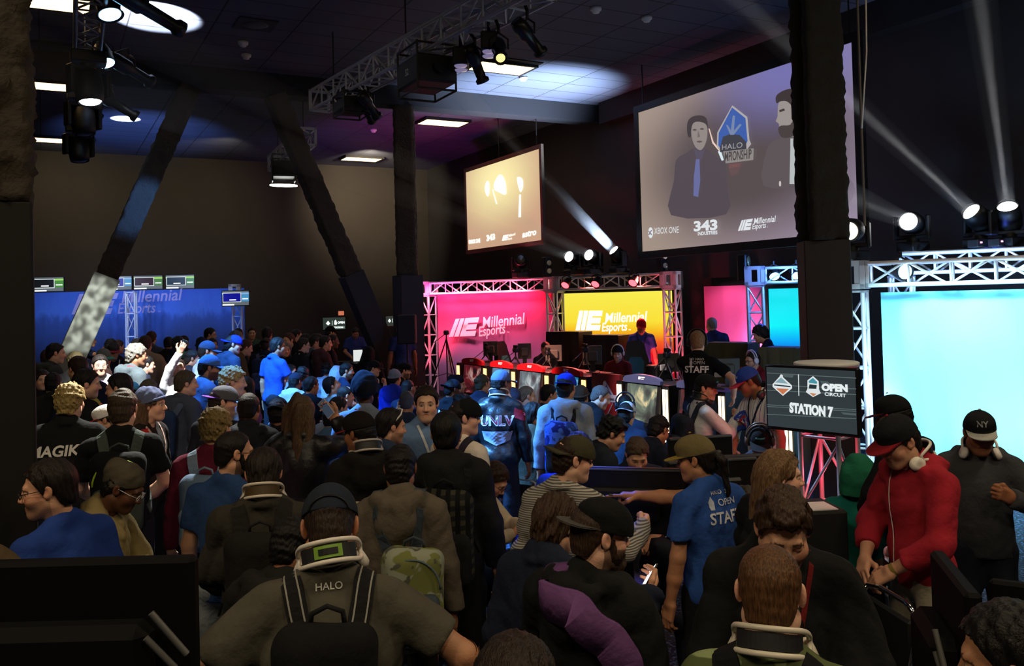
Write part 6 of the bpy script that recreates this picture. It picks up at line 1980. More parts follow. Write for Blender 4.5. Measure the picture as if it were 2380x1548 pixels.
def printed(s, x, z, size, color, back=True, bold=.0, shear=0.0, fit=None, emit=0, align='CENTER', rot=0.0, tree=None):
    """Lettering printed on the garment's back or front, laid onto the cloth."""
    def go(P):
        if callable(s): me = s()
        else: me = text_mesh(s, size, shear, bold * size, 0, align)
        n = len(me.vertices); a = np.empty(n * 3, np.float32); me.vertices.foreach_get('co', a); a = a.reshape(-1, 3)
        if fit: a[:, :2] *= fit / (a[:, 0].max() - a[:, 0].min())
        bv = surf_tree(P); out = []
        cr, sr = math.cos(rot), math.sin(rot)
        for u, v, _ in a:
            u, v = u * cr - v * sr, u * sr + v * cr
            q = P['T3']((-(x + u) * -1 if back else -(x + u), 0, z + v))
            q = P['T3'](((x + u) if back else -(x + u), -.6 if back else .6, z + v))
            dr = P['LM'].to_3x3() @ Vector((0, 1 if back else -1, 0))
            hit = bv.ray_cast(q, dr)
            out.append(hit[0] - dr * .006 if hit[0] else q + dr * .45)
        me.vertices.foreach_set('co', np.array([tuple(p) for p in out], np.float32).ravel())
        me.update()
        link('print', me, P['top'], mat(color, rough=.8) if not emit else glow(color, emit))
    return go

def shape(polys, x, z, w, color, back=True):
    """A flat printed shape (polygon in units of w) on the garment, subdivided so that it follows the cloth."""
    def mk():
        me = bpy.data.meshes.new('print')
        import bmesh
        bm = bmesh.new()
        for poly in polys:
            bm.faces.new([bm.verts.new((a * w, b * w, 0)) for a, b in poly])
        bmesh.ops.triangulate(bm, faces=bm.faces[:])
        for _ in range(3 if w > .1 else 1): bmesh.ops.subdivide_edges(bm, edges=bm.edges[:], cuts=1, use_grid_fill=True)
        bm.to_mesh(me); bm.free()
        return me
    return printed(mk, x, z, 1, color, back)

def ribbon(pts, nrm, w, t=.006):
    V = []; n = len(pts)
    for i in range(n):
        a, b = pts[max(i - 1, 0)], pts[min(i + 1, n - 1)]
        tg = (b - a).normalized(); sd = tg.cross(nrm[i]).normalized()
        for u, v in ((-.5, 0), (.5, 0), (.5, 1), (-.5, 1)): V.append(pts[i] + sd * (w * u) + nrm[i] * (t * v))
    F = [(i * 4 + j, i * 4 + (j + 1) % 4, i * 4 + 4 + (j + 1) % 4, i * 4 + 4 + j) for i in range(n - 1) for j in range(4)]
    F += [(3, 2, 1, 0), tuple((n - 1) * 4 + j for j in range(4))]
    return V, F

def on_cloth(P, path, lift=.006, m=26):
    """A path of body points pushed out to just above the cloth; also its normals."""
    F, h = P['F'], P['hc']
    pts = [Vector(p) for p in path]; out, nr = [], []
    seg = len(pts) - 1
    for i in range(m + 1):
        t = i / m * seg; j = min(int(t), seg - 1); u = t - j
        p0, p1, p2, p3 = pts[max(j - 1, 0)], pts[j], pts[j + 1], pts[min(j + 2, seg)]
        q = 0.5 * ((2 * p1) + (p2 - p0) * u + (2 * p0 - 5 * p1 + 4 * p2 - p3) * u * u + (3 * p1 - p0 - 3 * p2 + p3) * u ** 3)
        q = P['T3'](q)
        bv = surf_tree(P)
        c, nn, _, _ = bv.find_nearest(q)
        if c is not None: q = c + nn * lift
        out.append(q); nr.append(nn if nn is not None else Vector((0, -1, 0)))
    for _ in range(3):
        out = [out[0]] + [(out[i - 1] + out[i] * 2 + out[i + 1]) / 4 for i in range(1, m)] + [out[-1]]
        nr = [nr[0]] + [((nr[i - 1] + nr[i] * 2 + nr[i + 1]) / 4).normalized() for i in range(1, m)] + [nr[-1]]
    return out, nr

def backpack(label, c='#15161a', c2=None, s=1.0, z=0.0, strap=.055, line=None, trim=None, x=0.0, w=1.0, kind='plain', c3=None):
    def go(P):
        root = empty('backpack', label=label, cat='backpack', group='backpacks on people in the crowd')
        root.matrix_world = Matrix.Translation(P['root'].location) @ P['root'].rotation_euler.to_matrix().to_4x4() @ Matrix.Diagonal((P['sc'],) * 3).to_4x4()
        k = ('pack', P['near'], P['mid'])
        if k not in _T:
            h = .011 if P['near'] else (.016 if P['mid'] else .022)
            f = Field((-.22, -.26, -.32), (.22, .07, .30), h)
            f.box((0, -.075, 0), (.155, .085, .235), .07, 0)
            f.noise(.014, 20, 3, (1, 1, .5))
            A = f.mesh()
            f = Field((-.22, -.32, -.32), (.22, .07, .30), h)
            f.box((0, -.17, -.085), (.125, .045, .12), .035, 0); f.noise(.010, 24, 5)
            B = f.mesh()
            _T[k] = (A, B)
        yb = min(0, min((P['LM'].inverted() @ P['top'].data.vertices[i].co).y for i in range(0, len(P['top'].data.vertices), 7) if abs((P['LM'].inverted() @ P['top'].data.vertices[i].co).x) < .1 and .95 < (P['LM'].inverted() @ P['top'].data.vertices[i].co).z < 1.3))
        M = P['LM'] @ Matrix.Translation((x, yb + .012, 1.13 + z)) @ Matrix.Diagonal((s * w, s, s, 1))
        m1 = cloth(c, kind, c3) if kind != 'plain' else cloth(c, 'plain')
        for nm, (V, Q), mm in (('main_bag', _T[k][0], m1), ('front_pocket', _T[k][1], cloth(c2 or c))):
            link(nm, arr_mesh(nm, posed(V, M), Q), root, mm)
        for sd in (-1, 1):
            x0 = sd * .085 + x * .5
            x0 = sd * .07 + x * .5
            path = [(x0, yb - .005, 1.08 + z + .18 * s), (sd * .095, -.11, 1.40), (sd * .105, -.02, 1.475), (sd * .11, .09, 1.38), (sd * .125, .13, 1.22), (sd * .165, .08, 1.06), (sd * .15, -.06, 1.0)]
            pts, nr = on_cloth(P, path, .004, 30)
            V, Fc = ribbon(pts, nr, strap, .010)
            mb = MB().add(V, Fc, False)
            st = mb.build('strap', cloth(c2 or c), root)
            if line and P['near']:
                for dx in (-.3, .3):
                    sdv = [((pts[min(i + 1, 30)] - pts[max(i - 1, 0)]).normalized().cross(nr[i])).normalized() for i in range(31)]
                    V, Fc = ribbon([pts[i] + sdv[i] * strap * dx + nr[i] * .010 for i in range(31)], nr, .005, .002)
                    MB().add(V, Fc, False).build('piping', mat(line, rough=.6), st)
        hz_ = .235
        MB().tube([M @ Vector(p) for p in ((-.05, -.05, hz_ - .01), (-.045, -.06, hz_ + .03), (0, -.065, hz_ + .05), (.045, -.06, hz_ + .03), (.05, -.05, hz_ - .01))], .008, 6).build('handle', cloth(c2 or c), root)
        if trim:
            arc = [M @ Vector((.135 * math.cos(a), -.165 + .01 * abs(math.cos(a)), .06 + .14 * math.sin(a))) for a in [PI * i / 16 for i in range(17)]]
            MB().tube(arc, .006, 5).build('zip_trim', mat(trim, rough=.6), root)
        if P['near']:
            arc = [M @ Vector((.128 * math.cos(a), -.213, -.075 + .11 * math.sin(a))) for a in [PI * i / 14 for i in range(15)]]
            MB().tube(arc, .004, 5).build('zip', mat('#3a3a38', rough=.5), root)
    return go

def headset_neck(label, c='#e6ded2', c2='#26262a', accent=None, word=None, tilt=0.0, drop=0.0):
    """A gaming headset resting round the neck: double-rail band behind, cups to the front."""
    def go(P):
        root = empty('headset', label=label, cat='headset', group='headsets hung round necks')
        root.matrix_world = Matrix.Translation(P['root'].location) @ P['root'].rotation_euler.to_matrix().to_4x4() @ Matrix.Diagonal((P['sc'],) * 3).to_4x4()
        M = P['LM'] @ Matrix.Translation((0, -.012, 1.535 - drop)) @ Matrix.Rotation(rad(-16), 4, 'X') @ Matrix.Rotation(rad(tilt), 4, 'Y') @ Matrix.Diagonal((.92, .92, .92, 1))
        mc, md = mat(c, rough=.35), mat(c2, rough=.5)
        up, lo = [], []
        for i in range(25):
            a = rad(-96 + 192 * i / 24); k = abs(i - 12) / 12
            w = .033 * (1 - max(0, k - .55) ** 2 * 3.0)
            x, y = .102 * math.sin(a), .03 - .118 * math.cos(a)
            up.append((x, y, w)); lo.append((x, y - .006, -w))
        MB().tube(up + lo[::-1], .0085, 8, True, M).build('band', mc, root)
        pts = [M @ Vector((.1 * math.sin(rad(a)), .032 - .112 * math.cos(rad(a)), 0)) for a in range(-56, 57, 8)]
        nr = [(M.to_3x3() @ Vector((math.sin(rad(a)), -math.cos(rad(a)), 0))).normalized() for a in range(-56, 57, 8)]
        V, F = ribbon(pts, nr, .042, .006); MB().add(V, F).build('pad', md, root)
        if accent:
            sl = slice(4, 11)
            V, F = ribbon([p + n * .007 for p, n in zip(pts[sl], nr[sl])], nr[sl], .036, .004); MB().add(V, F).build('accent', mat(accent, rough=.4), root)
            sl = slice(5, 10)
            V, F = ribbon([p + n * .011 for p, n in zip(pts[sl], nr[sl])], nr[sl], .018, .003); MB().add(V, F).build('badge', m_black, root)
        for s in (-1, 1):
            q = M @ Vector((s * .098, .075, -.02))
            R = Matrix.Translation(q) @ M.to_3x3().to_4x4() @ Matrix.Rotation(s * rad(62), 4, 'Y') @ Matrix.Diagonal((1, 1.2, 1, 1))
            MB().lathe([(0, .022), (.026, .02), (.036, .01), (.039, -.004), (.036, -.014), (0, -.014)], 18, R).build('ear_cup', mc, root)
            MB().lathe([(0, -.014), (.034, -.014), (.036, -.024), (.024, -.03), (0, -.024)], 16, R).build('cushion', md, root)
            MB().bar(M @ Vector((s * .101, .04, .0)), q, .008, 8).build('slider', mc, root)
    return go

def headset_on(label, c='#e8e4de', c2='#26262a'):
    """A headset worn on the head."""
    def go(P):
        root = empty('headset', label=label, cat='headset', group='headsets worn by players')
        root.matrix_world = Matrix.Translation(P['root'].location) @ P['root'].rotation_euler.to_matrix().to_4x4() @ Matrix.Diagonal((P['sc'],) * 3).to_4x4()
        M = P['HM']
        up = .148 if P['hat'] else .138
        for dy in (-.016, .016):
            MB().tube([(.106 * math.sin(rad(a)), dy - .005, .03 + (up - .02) * math.cos(rad(a))) for a in range(-84, 85, 12)], .008, 6, False, M).build('band', mat(c, rough=.4), root)
        for s in (-1, 1):
            R = M @ Matrix.Translation((s * .098, -.002, -.002)) @ Matrix.Rotation(s * PI / 2, 4, 'Y') @ Matrix.Diagonal((1.25, 1, 1, 1))
            MB().lathe([(0, .022), (.026, .02), (.036, .008), (.038, -.006), (0, -.012)], 16, R).build('ear_cup', mat(c, rough=.4), root)
            MB().lathe([(0, -.006), (.034, -.008), (.035, -.02), (0, -.02)], 14, R).build('cushion', mat(c2, rough=.6), root)
        MB().tube([(-.095, .02, -.03), (-.085, .07, -.07), (-.03, .115, -.08)], .004, 5, False, M).build('microphone', mat(c2, rough=.6), root)
    return go

def lanyard(c='#8a2a2a', badge='#d8d2c8', z=1.08):
    def go(P):
        for s in (-1, 1):
            pts, nr = on_cloth(P, [(s * .05, -.07, 1.475), (s * .085, .0, 1.475), (s * .075, .09, 1.41), (s * .03, .13, 1.25), (0, .14, z + .05)], .004, 16)
            V, F = ribbon(pts, nr, .018, .003); MB().add(V, F).build('lanyard', cloth(c), P['top'])
        bv = surf_tree(P); q = P['T3']((0, .6, z)); dr = P['LM'].to_3x3() @ Vector((0, -1, 0)); hit = bv.ray_cast(q, dr)
        if hit[0]:
            MB().box((0, 0, 0), (.075, .006, .11), Matrix.Translation(hit[0] - dr * .008) @ P['LM'].to_3x3().to_4x4(), b=.002).build('badge', mat(badge, rough=.4), P['top'])
    return go

def held(kind, side, label, c='#101014', screen=None, size=(.072, .009, .148), off=(.10, .0, -.03), tiltv=None, rot=0.0):
    """A phone, tablet or camera held in a hand; side 0 = left, 1 = right."""
    def go(P):
        x = (P['wr'][side] - P['el'][side]).normalized(); z = -P['palm'][side]; z = (z - x * z.dot(x)).normalized(); y = z.cross(x)
        M = Matrix.Translation(P['root'].location) @ P['root'].rotation_euler.to_matrix().to_4x4() @ Matrix.Diagonal((P['sc'],) * 3).to_4x4() @ basis(P['wr'][side], x, y, z) @ Matrix.Translation(off) @ Matrix.Rotation(rot, 4, 'X')
        # local: long side along x, thin along z, screen towards -z (out of the palm)
        root = empty(kind, mw=M, label=label, cat={'phone': 'phone', 'camera': 'camera', 'paper': 'papers'}.get(kind, kind), group=None)
        w, t, L = size
        if kind == 'paper':
            MB().box((0, 0, 0), (L, w, t)).build('sheet', mat(c, rough=.8), root)
        elif kind == 'camera':
            MB().box((0, 0, 0), (.10, .14, .07), b=.015).build('body', m_black, root)
            MB().bar((0, 0, 0), (0, 0, -.11), .035, 14).build('lens', m_black, root)
            MB().box((.09, 0, .0), (.08, .07, .06), b=.01).build('flash', m_black, root)
            MB().box((.095, 0, .032), (.055, .055, .004)).build('display', glow('#7f95b8', 1.2), root)
        else:
            MB().box((0, 0, 0), (L, w, t), b=.003).build('case', mat(c, rough=.4), root)
            if screen: MB().box((0, 0, -t / 2 - .0006), (L - .014, w - .008, .001)).build('screen', glow(screen, 1.5), root)
    return go
def wristband(side, c):
    def go(P):
        a = P['wr'][side] + (P['el'][side] - P['wr'][side]) * .10; b = P['wr'][side] + (P['el'][side] - P['wr'][side]) * .03
        MB().bar(a, b, .033, 14, .031).build('wristband', mat(c, rough=.5), P['root'])
    return go
def cap_print(s, size, color, z=.072, y=.3, bold=.02):
    """Lettering on the front of a hat."""
    def go(P):
        if not P['hat']: return
        me = text_mesh(s, size, 0, bold * size, 0, 'CENTER')
        bv = BVHTree.FromPolygons([v.co for v in P['hat'].data.vertices], [p.vertices[:] for p in P['hat'].data.polygons])
        out = []
        R = P['HM'].to_3x3()
        for v in me.vertices:
            q = P['HM'] @ Vector((-v.co.x, y, z + v.co.y)); dr = R @ Vector((0, -1, 0))
            hit = bv.ray_cast(q, dr)
            out.append(hit[0] - dr * .003 if hit[0] else P['HM'] @ Vector((-v.co.x, .06, z + v.co.y)))
        for v, p in zip(me.vertices, out): v.co = p
        link('print', me, P['hat'], mat(color, rough=.7))
    return go

def seat_chair(P):
    """A folding chair under a seated person; all share their meshes."""
    if 'chair' not in _T:
        c = MB().box((0, 0, 0), (.42, .42, .05), b=.02).mesh('seat'); c.materials.append(cloth('#15161c'))
        b = MB().box((0, -.235, .36), (.42, .03, .24), Matrix.Rotation(rad(8), 4, 'X'), b=.015).mesh('backrest'); b.materials.append(cloth('#15161c'))
        mb = MB()
        for s in (-1, 1):
            mb.tube([(s * .21, .20, -.45), (s * .21, .17, -.03), (s * .21, -.17, -.03), (s * .215, -.24, .46), (s * .17, -.25, .49)], .012, 6)
            mb.bar((s * .21, -.23, -.45), (s * .21, .0, -.03), .011, 6)
        mb.bar((-.17, -.25, .49), (.17, -.25, .49), .012, 6)
        fr = mb.mesh('frame'); fr.materials.append(m_alumat)
        _T['chair'] = (c, b, fr)
    w = P['label'].split()
    r = empty('folding_chair', label='folding chair holding the ' + ' '.join(w[:10]), cat='chair', group='chairs of the seated spectators')
    z = (P['hipz'] - .04) * P['sc'] - .15
    r.location = (P['root'].location.x, P['root'].location.y, z); r.rotation_euler = P['root'].rotation_euler
    r.scale = (1, 1, max(.5, z / .462))
    r.location.z = .462 * r.scale[2]
    r.location = r.location + r.rotation_euler.to_matrix() @ Vector((0, -.02, 0))
    for nm, me in zip(('seat', 'backrest', 'frame'), _T['chair']): link(nm, me, r)

# ------------------------------------------------------------------ the crowd, nearest first
p = person
for o in bpy.data.objects:
    if o.name.startswith('column') and o.name.endswith('casing'):
        bb = [o.matrix_world @ Vector(c) for c in o.bound_box]; lo_ = [c for c in bb if c.z < .4]
        q_ = sum(lo_, Vector()) / len(lo_); TAKEN.append((q_.x, q_.y, .34))
BK = '#15161a'
p(765, 1130, 2.78, 2, 'person in a dark olive tee with striped straps and navy cap, bottom centre', top='tee:#4f4c42', hair='buzz:#2a1d15', hat='cap:#222a36', skin=2, fat=1.3, arms='side', hp=26, lean=7, legs='#23252b',
  extra=[backpack('black backpack with pale piped straps on the person in the olive tee', '#131315', '#1c1c1e', .95, .03, .062, line='#8a8880'), headset_neck('white headset with green band on the person in the navy cap', accent='#7fa83c', tilt=-6), printed('HALO', .0, 1.445, .03, '#d8d8d0', bold=.01), lambda P: MB().tube([P['HM'] @ Vector((.062 * math.sin(a), -.112 + .018 * math.sin(a) ** 2, .028 + .045 * math.cos(a))) for a in [PI * (i / 14 - .5) for i in range(15)]], .003, 5).build('rear_opening_seam', m_black, P['hat'])])
p(1787, 1262, 2.2, 4, 'person with ginger buzz cut in a green camouflage top, bottom right', top='tee:#56603c:camo:#93a272', hair='buzz:#5a3c24', skin=0, hp=6, arms='down',
  extra=[backpack('black backpack straps on the ginger person in camouflage', BK, None, .9, -.12, .07), headset_neck('ivory headset on the ginger person in camouflage', '#d8d0bf', drop=.02)])
p(1818, 1138, 2.75, 172, 'young person with brown swept hair in a black jacket, looking down', top='jacket:#17181a', hair='quiff:#3a281c', skin=1, hp=31, arms=('front', 'front'), extra=[lanyard('#6a1a1c', '#5a1416', 1.1)])
p(1392, 1150, 2.95, 24, 'person in a black flat cap and black hoodie with purple scarf, checking a phone', top='hoodie:#18191a', hair='buzz:#3a2a20', hat='flat:#121314:#4a4844:back', skin=0, hp=6, hy=44, roll=0, arms=('phone', 'down'), beard='full',
  extra=[lambda P: (lambda a: MB().add(*ribbon(a[0], a[1], .13, .02), True).build('scarf', cloth('#6a4578'), P['top']))(on_cloth(P, [(-.10, .06, 1.46), (-.06, -.10, 1.44), (.04, -.145, 1.40), (.14, -.12, 1.30), (.19, -.03, 1.18), (.2, 0, 1.0)], .016, 40)),
         printed('D.', -.06, 1.43, .07, '#c8c8c4', bold=.01)])
p(1292, 1156, 3.35, 30, 'person with brown hair in a navy jacket holding out a lit phone', top='jacket:#1d2436', hair='shag:#3d2a1c', skin=1, hp=18, hy=10, arms=('down', ((.36, .27, 1.30), (.6, -.6, -1), (-.75, -.5, .5), 'hold')),
  extra=[held('phone', 1, 'phone with white lit screen in the hand beside the blue staff shirt', '#151214', '#f0e4e0')])
p(1615, 1006, 4.45, -40, 'staff person in a blue tee and tan cap, pointing to the left', top='tee:#2b4f98', hair='tail:#17110e', hat='flat:#6e6242:#a08a3a', skin=2, hy=-38, hp=10, arms=('down', ((-.26, .36, 1.40), (.9, .2, -.6), (0, 0, -1), 'point')), fat=1.1, legs='#15171c',
  extra=[printed('STAFF', .02, 1.285, .085, '#c9ccda', bold=.02, shear=.1), printed('OPEN', .05, 1.375, .05, '#b9c0d4', bold=.01), printed('HALO  343', .02, 1.435, .03, '#c9ccda', bold=.01), shape([[(0, .5), (.22, .1), (.16, -.4), (-.16, -.4), (-.22, .1)]], -.06, 1.39, .08, '#b0b8cc')])
p(1330, 1008, 4.4, 24, 'person in a striped shirt and backwards olive cap, seen from behind', top='shirt:#b0aca4:stripe:#5d5a58', hair='short:#2a1a12', hat='cap:#43402e:back', skin=0, hy=48, hp=8, arms=('down', ((.36, .25, 1.24), (1, -.2, -1.3), (-1, 0, 0), 'fist')), fat=1.15, legs='#4a4740')
p(1345, 1004, 5.3, 25, 'person in a royal blue top bending over behind the striped shirt', top='tee:#1c48e0', hair='short:#20150f', skin=2, lean=55, hp=10, arms=('reach', 'reach'), fat=1.15)
p(2085, 962, 4.3, -128, 'person in a red hooded jacket and dark cap with red brim', top='hoodie:#a32433', hair='short:#1c1512', hat='flat:#181a1e:#8a1c26', skin=1, hy=-2, hp=24, arms=('front', 'front'), legs='#a89f8c', cuts=.62,
  extra=[held('cloth_cap', 1, 'black knit cap held in both hands by the person in red', '#0e0e10', size=(.13, .05, .18), off=(.08, .02, -.06)), headset_neck('white headset with purple light on the person in red', '#e4ded4', accent='#3a2aa0'), wristband(0, '#8c7a3a'), lambda P: MB().tube(on_cloth(P, [(.06, .10, 1.46), (.05, .14, 1.3), (.02, .15, 1.1), (.04, .15, .95)], .006, 14)[0], .0025, 5).build('earphone_cord', m_white, P['top'])])
p(2275, 950, 4.85, 172, 'person in a grey hooded jacket and black NY cap at the right edge', top='hoodie:#3d3f44', hair='short:#15100d', hat='flat:#16181c:#a0a09c', skin=3, hp=10, arms=('strap', 'down'), legs='#1e2430',
  extra=[cap_print('NY', .045, '#8f9299'), headset_neck('white headset with big cups on the person in the NY cap', '#e9e6e2')])
p(2075, 914, 5.1, -60, 'person in a black cap with maroon brim behind the red jacket', top='jacket:#17181c', hair='short:#120e0c', hat='flat:#141518:#5c1a20', skin=3, hy=-20, hp=12, arms='front')
p(2345, 1402, 1.8, -88, 'person with black hair in profile at the bottom right corner', top='tee:#1c1c20', hair='neat:#0e0c0c', skin=2, hp=12, arms='down')
p(1998, 1055, 5.7, 12, 'seated person with a green hood in a teal tee', top='tee:#1c7a70', hair='short:#201812', hat='hood:#1f6a50', skin=2, seat=True, hy=15, hp=6, arms='down', extra=[seat_chair])
p(1812, 1046, 3.95, 62, 'person with long light brown hair in profile beside the staff shirt', top='jacket:#191a1e', hair='long:#70543a', skin=0, hy=18, hp=6, arms='down')
p(1728, 1133, 4.3, -62, 'seated person with grey-brown hair and glasses, holding a camera', top='jacket:#1a1c20', hair='neat:#3c342e', skin=0, seat=True, hy=-15, hp=18, glasses='#222222', arms='front', extra=[seat_chair, held('camera', 0, 'black camera in the lap of the seated person with glasses')])
p(612, 1043, 4.1, 4, 'person with dark hair in a charcoal jacket and black backpack', top='jacket:#35322c', hair='neat:#1e1510', skin=1, hp=18, arms='front', fat=1.15,
  extra=[backpack('black two-strap backpack on the person in charcoal with a white headset', '#1b1a18', '#222120', 1.0, .02, .07), headset_neck('white headset on the person in the charcoal jacket', '#d9cdbd', '#4a3a20')])
p(545, 1000, 4.6, 34, 'person with buzz cut, beard and glasses in a navy tee', top='tee:#26406e', hair='buzz:#15100c', skin=1, hy=42, hp=5, glasses='#20140e', beard='full', arms='down', legs='#8a9298')
p(676, 1206, 3.4, 32, 'dark person stooping behind the navy cap', top='hoodie:#1e1d1c', hair='short:#0f0c0a', skin=3, lean=16, hp=22, arms='front')
p(930, 1035, 4.35, 8, 'person in a brown-grey hooded top with camouflage backpack', top='hoodie:#5f564b', hair='short:#120d0b', skin=3, hp=14, arms='down', legs='#15161a',
  extra=[backpack('camouflage backpack hung on the right shoulder of the brown-grey hoodie', '#6f7440', '#3a444e', 1.05, -.12, .06, kind='camo', c3='#8f9482', x=.10, trim='#51606a')])
p(110, 1068, 3.65, -38, 'person in a blue tee with a red crest, in front of the brown column', top='tee:#24408c', hair='neat:#1a120e', skin=1, hy=-45, hp=8, glasses='#1c1c1c', beard='stubble', arms='down', twist=0, fat=1.1, extra=[shape([[(-.5, .12), (-.14, .24), (.14, .24), (.5, .12), (0, -.4)]], .1, 1.22, .14, '#c24a3c', False)])
p(288, 1076, 4.3, 112, 'person in a grey-brown knit beanie writing on a pad', top='jacket:#8a7a52', hair='short:#0e0b0a', hat='slouch:#4c463a', skin=4, hp=32, glasses='#c8c8c8', arms=('front', ((.10, .34, 1.08), (1, -.3, -.6), (0, 0, -1), 'hold')), legs='#2a2c30',
  extra=[held('paper', 0, 'white note pad in the hands of the person in the knit beanie', '#c9c6bc', size=(.13, .004, .18)), lambda P: MB().bar(P['wr'][1] + Vector((0, .05, -.04)), P['wr'][1] + Vector((0, .13, .10)), .006).build('pen', m_black, P['root'])])
p(-95, 1030, 3.5, 82, 'person at the far left edge, only a fist reaching in', top='jacket:#5a4a34', hair='short:#201812', skin=0, arms=('down', ((.10, .46, 1.18), (1, -.3, -.6), (0, 0, -1), 'fist')))
p(1195, 1478, 1.75, 10, 'dark brown head at the very bottom between two people', top='tee:#201c1a', hair='neat:#241812', skin=2, hp=12)
p(1036, 957, 4.85, 4, 'person with short black hair in a black hooded coat and plaid backpack', top='hoodie:#1a1b1d', hair='neat:#0e0b0a', skin=2, hp=8, legs='short:#1a1b1d', extra=[backpack('dark plaid backpack on the person in the black hooded coat', '#3a382e', '#1b1c1e', 1.1, -.04, .06, kind='plaid', c3='#1c1d1e')])
p(1078, 924, 5.7, 40, 'person in a cream long-sleeved top and backwards black cap', top='long:#d8cdc0', hair='short:#181210', hat='cap:#131416:back', skin=0, hy=42, hp=2, arms='down', legs='#1d2026',
  extra=[lanyard('#7a2a24'), lambda P: (lambda a: MB().add(*ribbon(a[0], a[1], .05, .008)).build('shoulder_strap', cloth('#2c2836'), P['top']))(on_cloth(P, [(.02, -.14, 1.30), (.09, -.09, 1.42), (.10, .0, 1.48), (.07, .10, 1.38)], .005, 16))])
p(834, 952, 5.2, -8, 'person in a black hoodie and black cap with red under-brim', top='hoodie:#191817', hair='short:#120d0b', hat='flat:#171311:#a02430', skin=3, hy=-42, hp=8, extra=[shape([[(-.5, .27), (.5, .22), (.5, -.22), (-.5, -.27)]], -.11, 1.2, .10, '#cfc6ae'), headset_neck('camouflage grey headset on the person in the black cap', '#b8b0aa', '#2a2a2c')])
p(908, 949, 5.2, 30, 'person with dark hair and sunglasses pushed up on the head', top='jacket:#2b3850', hair='neat:#141010', skin=1, hy=42, hp=10, beard='stubble', arms='down',
  extra=[lambda P: MB().tube([P['HM'] @ Vector(q) for q in ((-.085, -.02, .02), (-.075, .035, .095), (-.03, .055, .125), (.03, .055, .125), (.075, .035, .095), (.085, -.02, .02))], .006, 6).build('sunglasses', m_white, P['root'])])
p(990, 897, 5.6, 158, 'person with brown hair turned to the camera in an open blue jacket', top='jacket:#6a88b4', hair='neat:#20150f', skin=0, hy=24, hp=4, arms='down', extra=[lanyard('#d8dce4', '#d8dce4', 1.15)])
p(1147, 1082, 5.6, 112, 'seated person with brown hair and glasses in a cream sweater', top='long:#c9b9a0', hair='neat:#2e1e14', skin=1, seat=True, hy=0, hp=42, glasses='#3a1c18', arms='phone', legs='#2c3f68', extra=[seat_chair, held('phone', 1, 'small phone in the hands of the seated person in cream')])
p(1480, 1022, 6.5, 170, 'seated child with brown hair looking down behind the black monitors', top='tee:#2a3244', hair='neat:#4a3a2c', skin=1, seat=True, hp=34, arms='front', extra=[seat_chair])
p(1422, 968, 5.9, 58, 'person with messy black hair stooping in front of the royal blue top', top='jacket:#1e2530', hair='messy:#0d0b0b', skin=1, lean=22, hy=24, hp=26, arms='front')
p(697, 919, 5.9, 12, 'person with long wavy brown hair in a black leather jacket', top='jacket:#17171b:shiny', hair='wavy:#5b4632', skin=1, hp=4, arms=('down', ((.20, .30, 1.56), (1, .1, -.8), (-.3, -1, 0), 'hold')), legs='#1a1b20', extra=[held('phone', 1, 'phone in a white case raised by the long-haired person', '#e6e2ea', '#28303c'), wristband(1, '#8a5a3a')])
p(502, 945, 5.4, 14, 'person with tousled blond hair in a maroon sweater', top='long:#6e2138', hair='curly:#8a7448', skin=0, hp=8, hy=18, extra=[backpack('pale blue-grey backpack on the blond person in maroon', '#6f86a4', '#8fa4bc', .95, .0, .06)])
p(578, 912, 6.4, 6, 'person with cropped hair in a black hooded jacket, seen from behind', top='hoodie:#22262d', hair='buzz:#120e0c', skin=3, hp=6, hy=10)
p(645, 921, 6.6, 10, 'person in a black cap with a green logo', top='tee:#161920', hair='short:#120e0c', hat='cap:#0f1116:back', skin=3, hp=4, extra=[printed('RAPIDS', 0, 1.40, .03, '#5fc060')])
p(518, 893, 6.9, 40, 'person in a backwards grey cap with purple brim, mouth open', top='jacket:#20242e', hair='short:#241a14', hat='flat:#5c5e66:#6a3cb8:back', skin=0, hy=45, hp=2, beard='stubble')
p(542, 850, 7.7, 52, 'person with light blond hair in profile under the blue light', top='tee:#8f98a8', hair='curly:#a08c64', skin=0, hy=38, hp=8)
p(433, 861, 8.3, 52, 'person with short brown hair in a grey hooded jacket and navy backpack', top='hoodie:#4a5268', hair='neat:#4a4034', skin=0, hy=30, hp=6, extra=[backpack('navy and grey backpack on the young person in the grey hood', '#2a3c5c', '#54647c', 1.0, .02)])
p(352, 897, 6.6, 118, 'person in a slate blue beanie and open red-lined jacket, smiling', top='jacket:#211d1e', hair='long:#5a4430', hat='beanie:#5a6488', skin=0, hy=-10, hp=2, arms='down', extra=[lanyard('#c8a8a0', '#a88078', 1.1), shape([[(-.3, .5), (.1, .5), (.3, -.5), (.0, -.5)]], -.10, 1.36, .2, '#b01c2a', False)])
p(285, 903, 5.65, 4, 'person with cropped brown hair in a black tee and neon-trimmed backpack', top='tee:#14181a', hair='short:#46392a', skin=0, hp=4, hy=10, arms='front', extra=[backpack('black and grey backpack with neon green zip on the cropped person', '#17191b', '#4a5450', 1.05, .0, .06, trim='#b8d83c')])
p(163, 888, 6.2, 8, 'person with blond hair in a black jacket with white lettering', top='jacket:#16181a', hair='curly:#9a8450', skin=0, hp=4, hy=16, extra=[printed('MAGIKL', -.05, 1.27, .10, '#e8e6e0', bold=.03, shear=.15)])
p(246, 938, 6.6, -70, 'person in a white cap with a red brim behind the neon backpack', top='jacket:#2a1a1e', hair='short:#2a2018', hat='flat:#e8e4e0:#c03040', skin=1, hy=-5, hp=14)
p(275, 868, 7.5, -60, 'person with thick black hair looking left in the white light', top='jacket:#22222a', hair='neat:#0f0d0c', skin=1, hp=8, hy=-8)
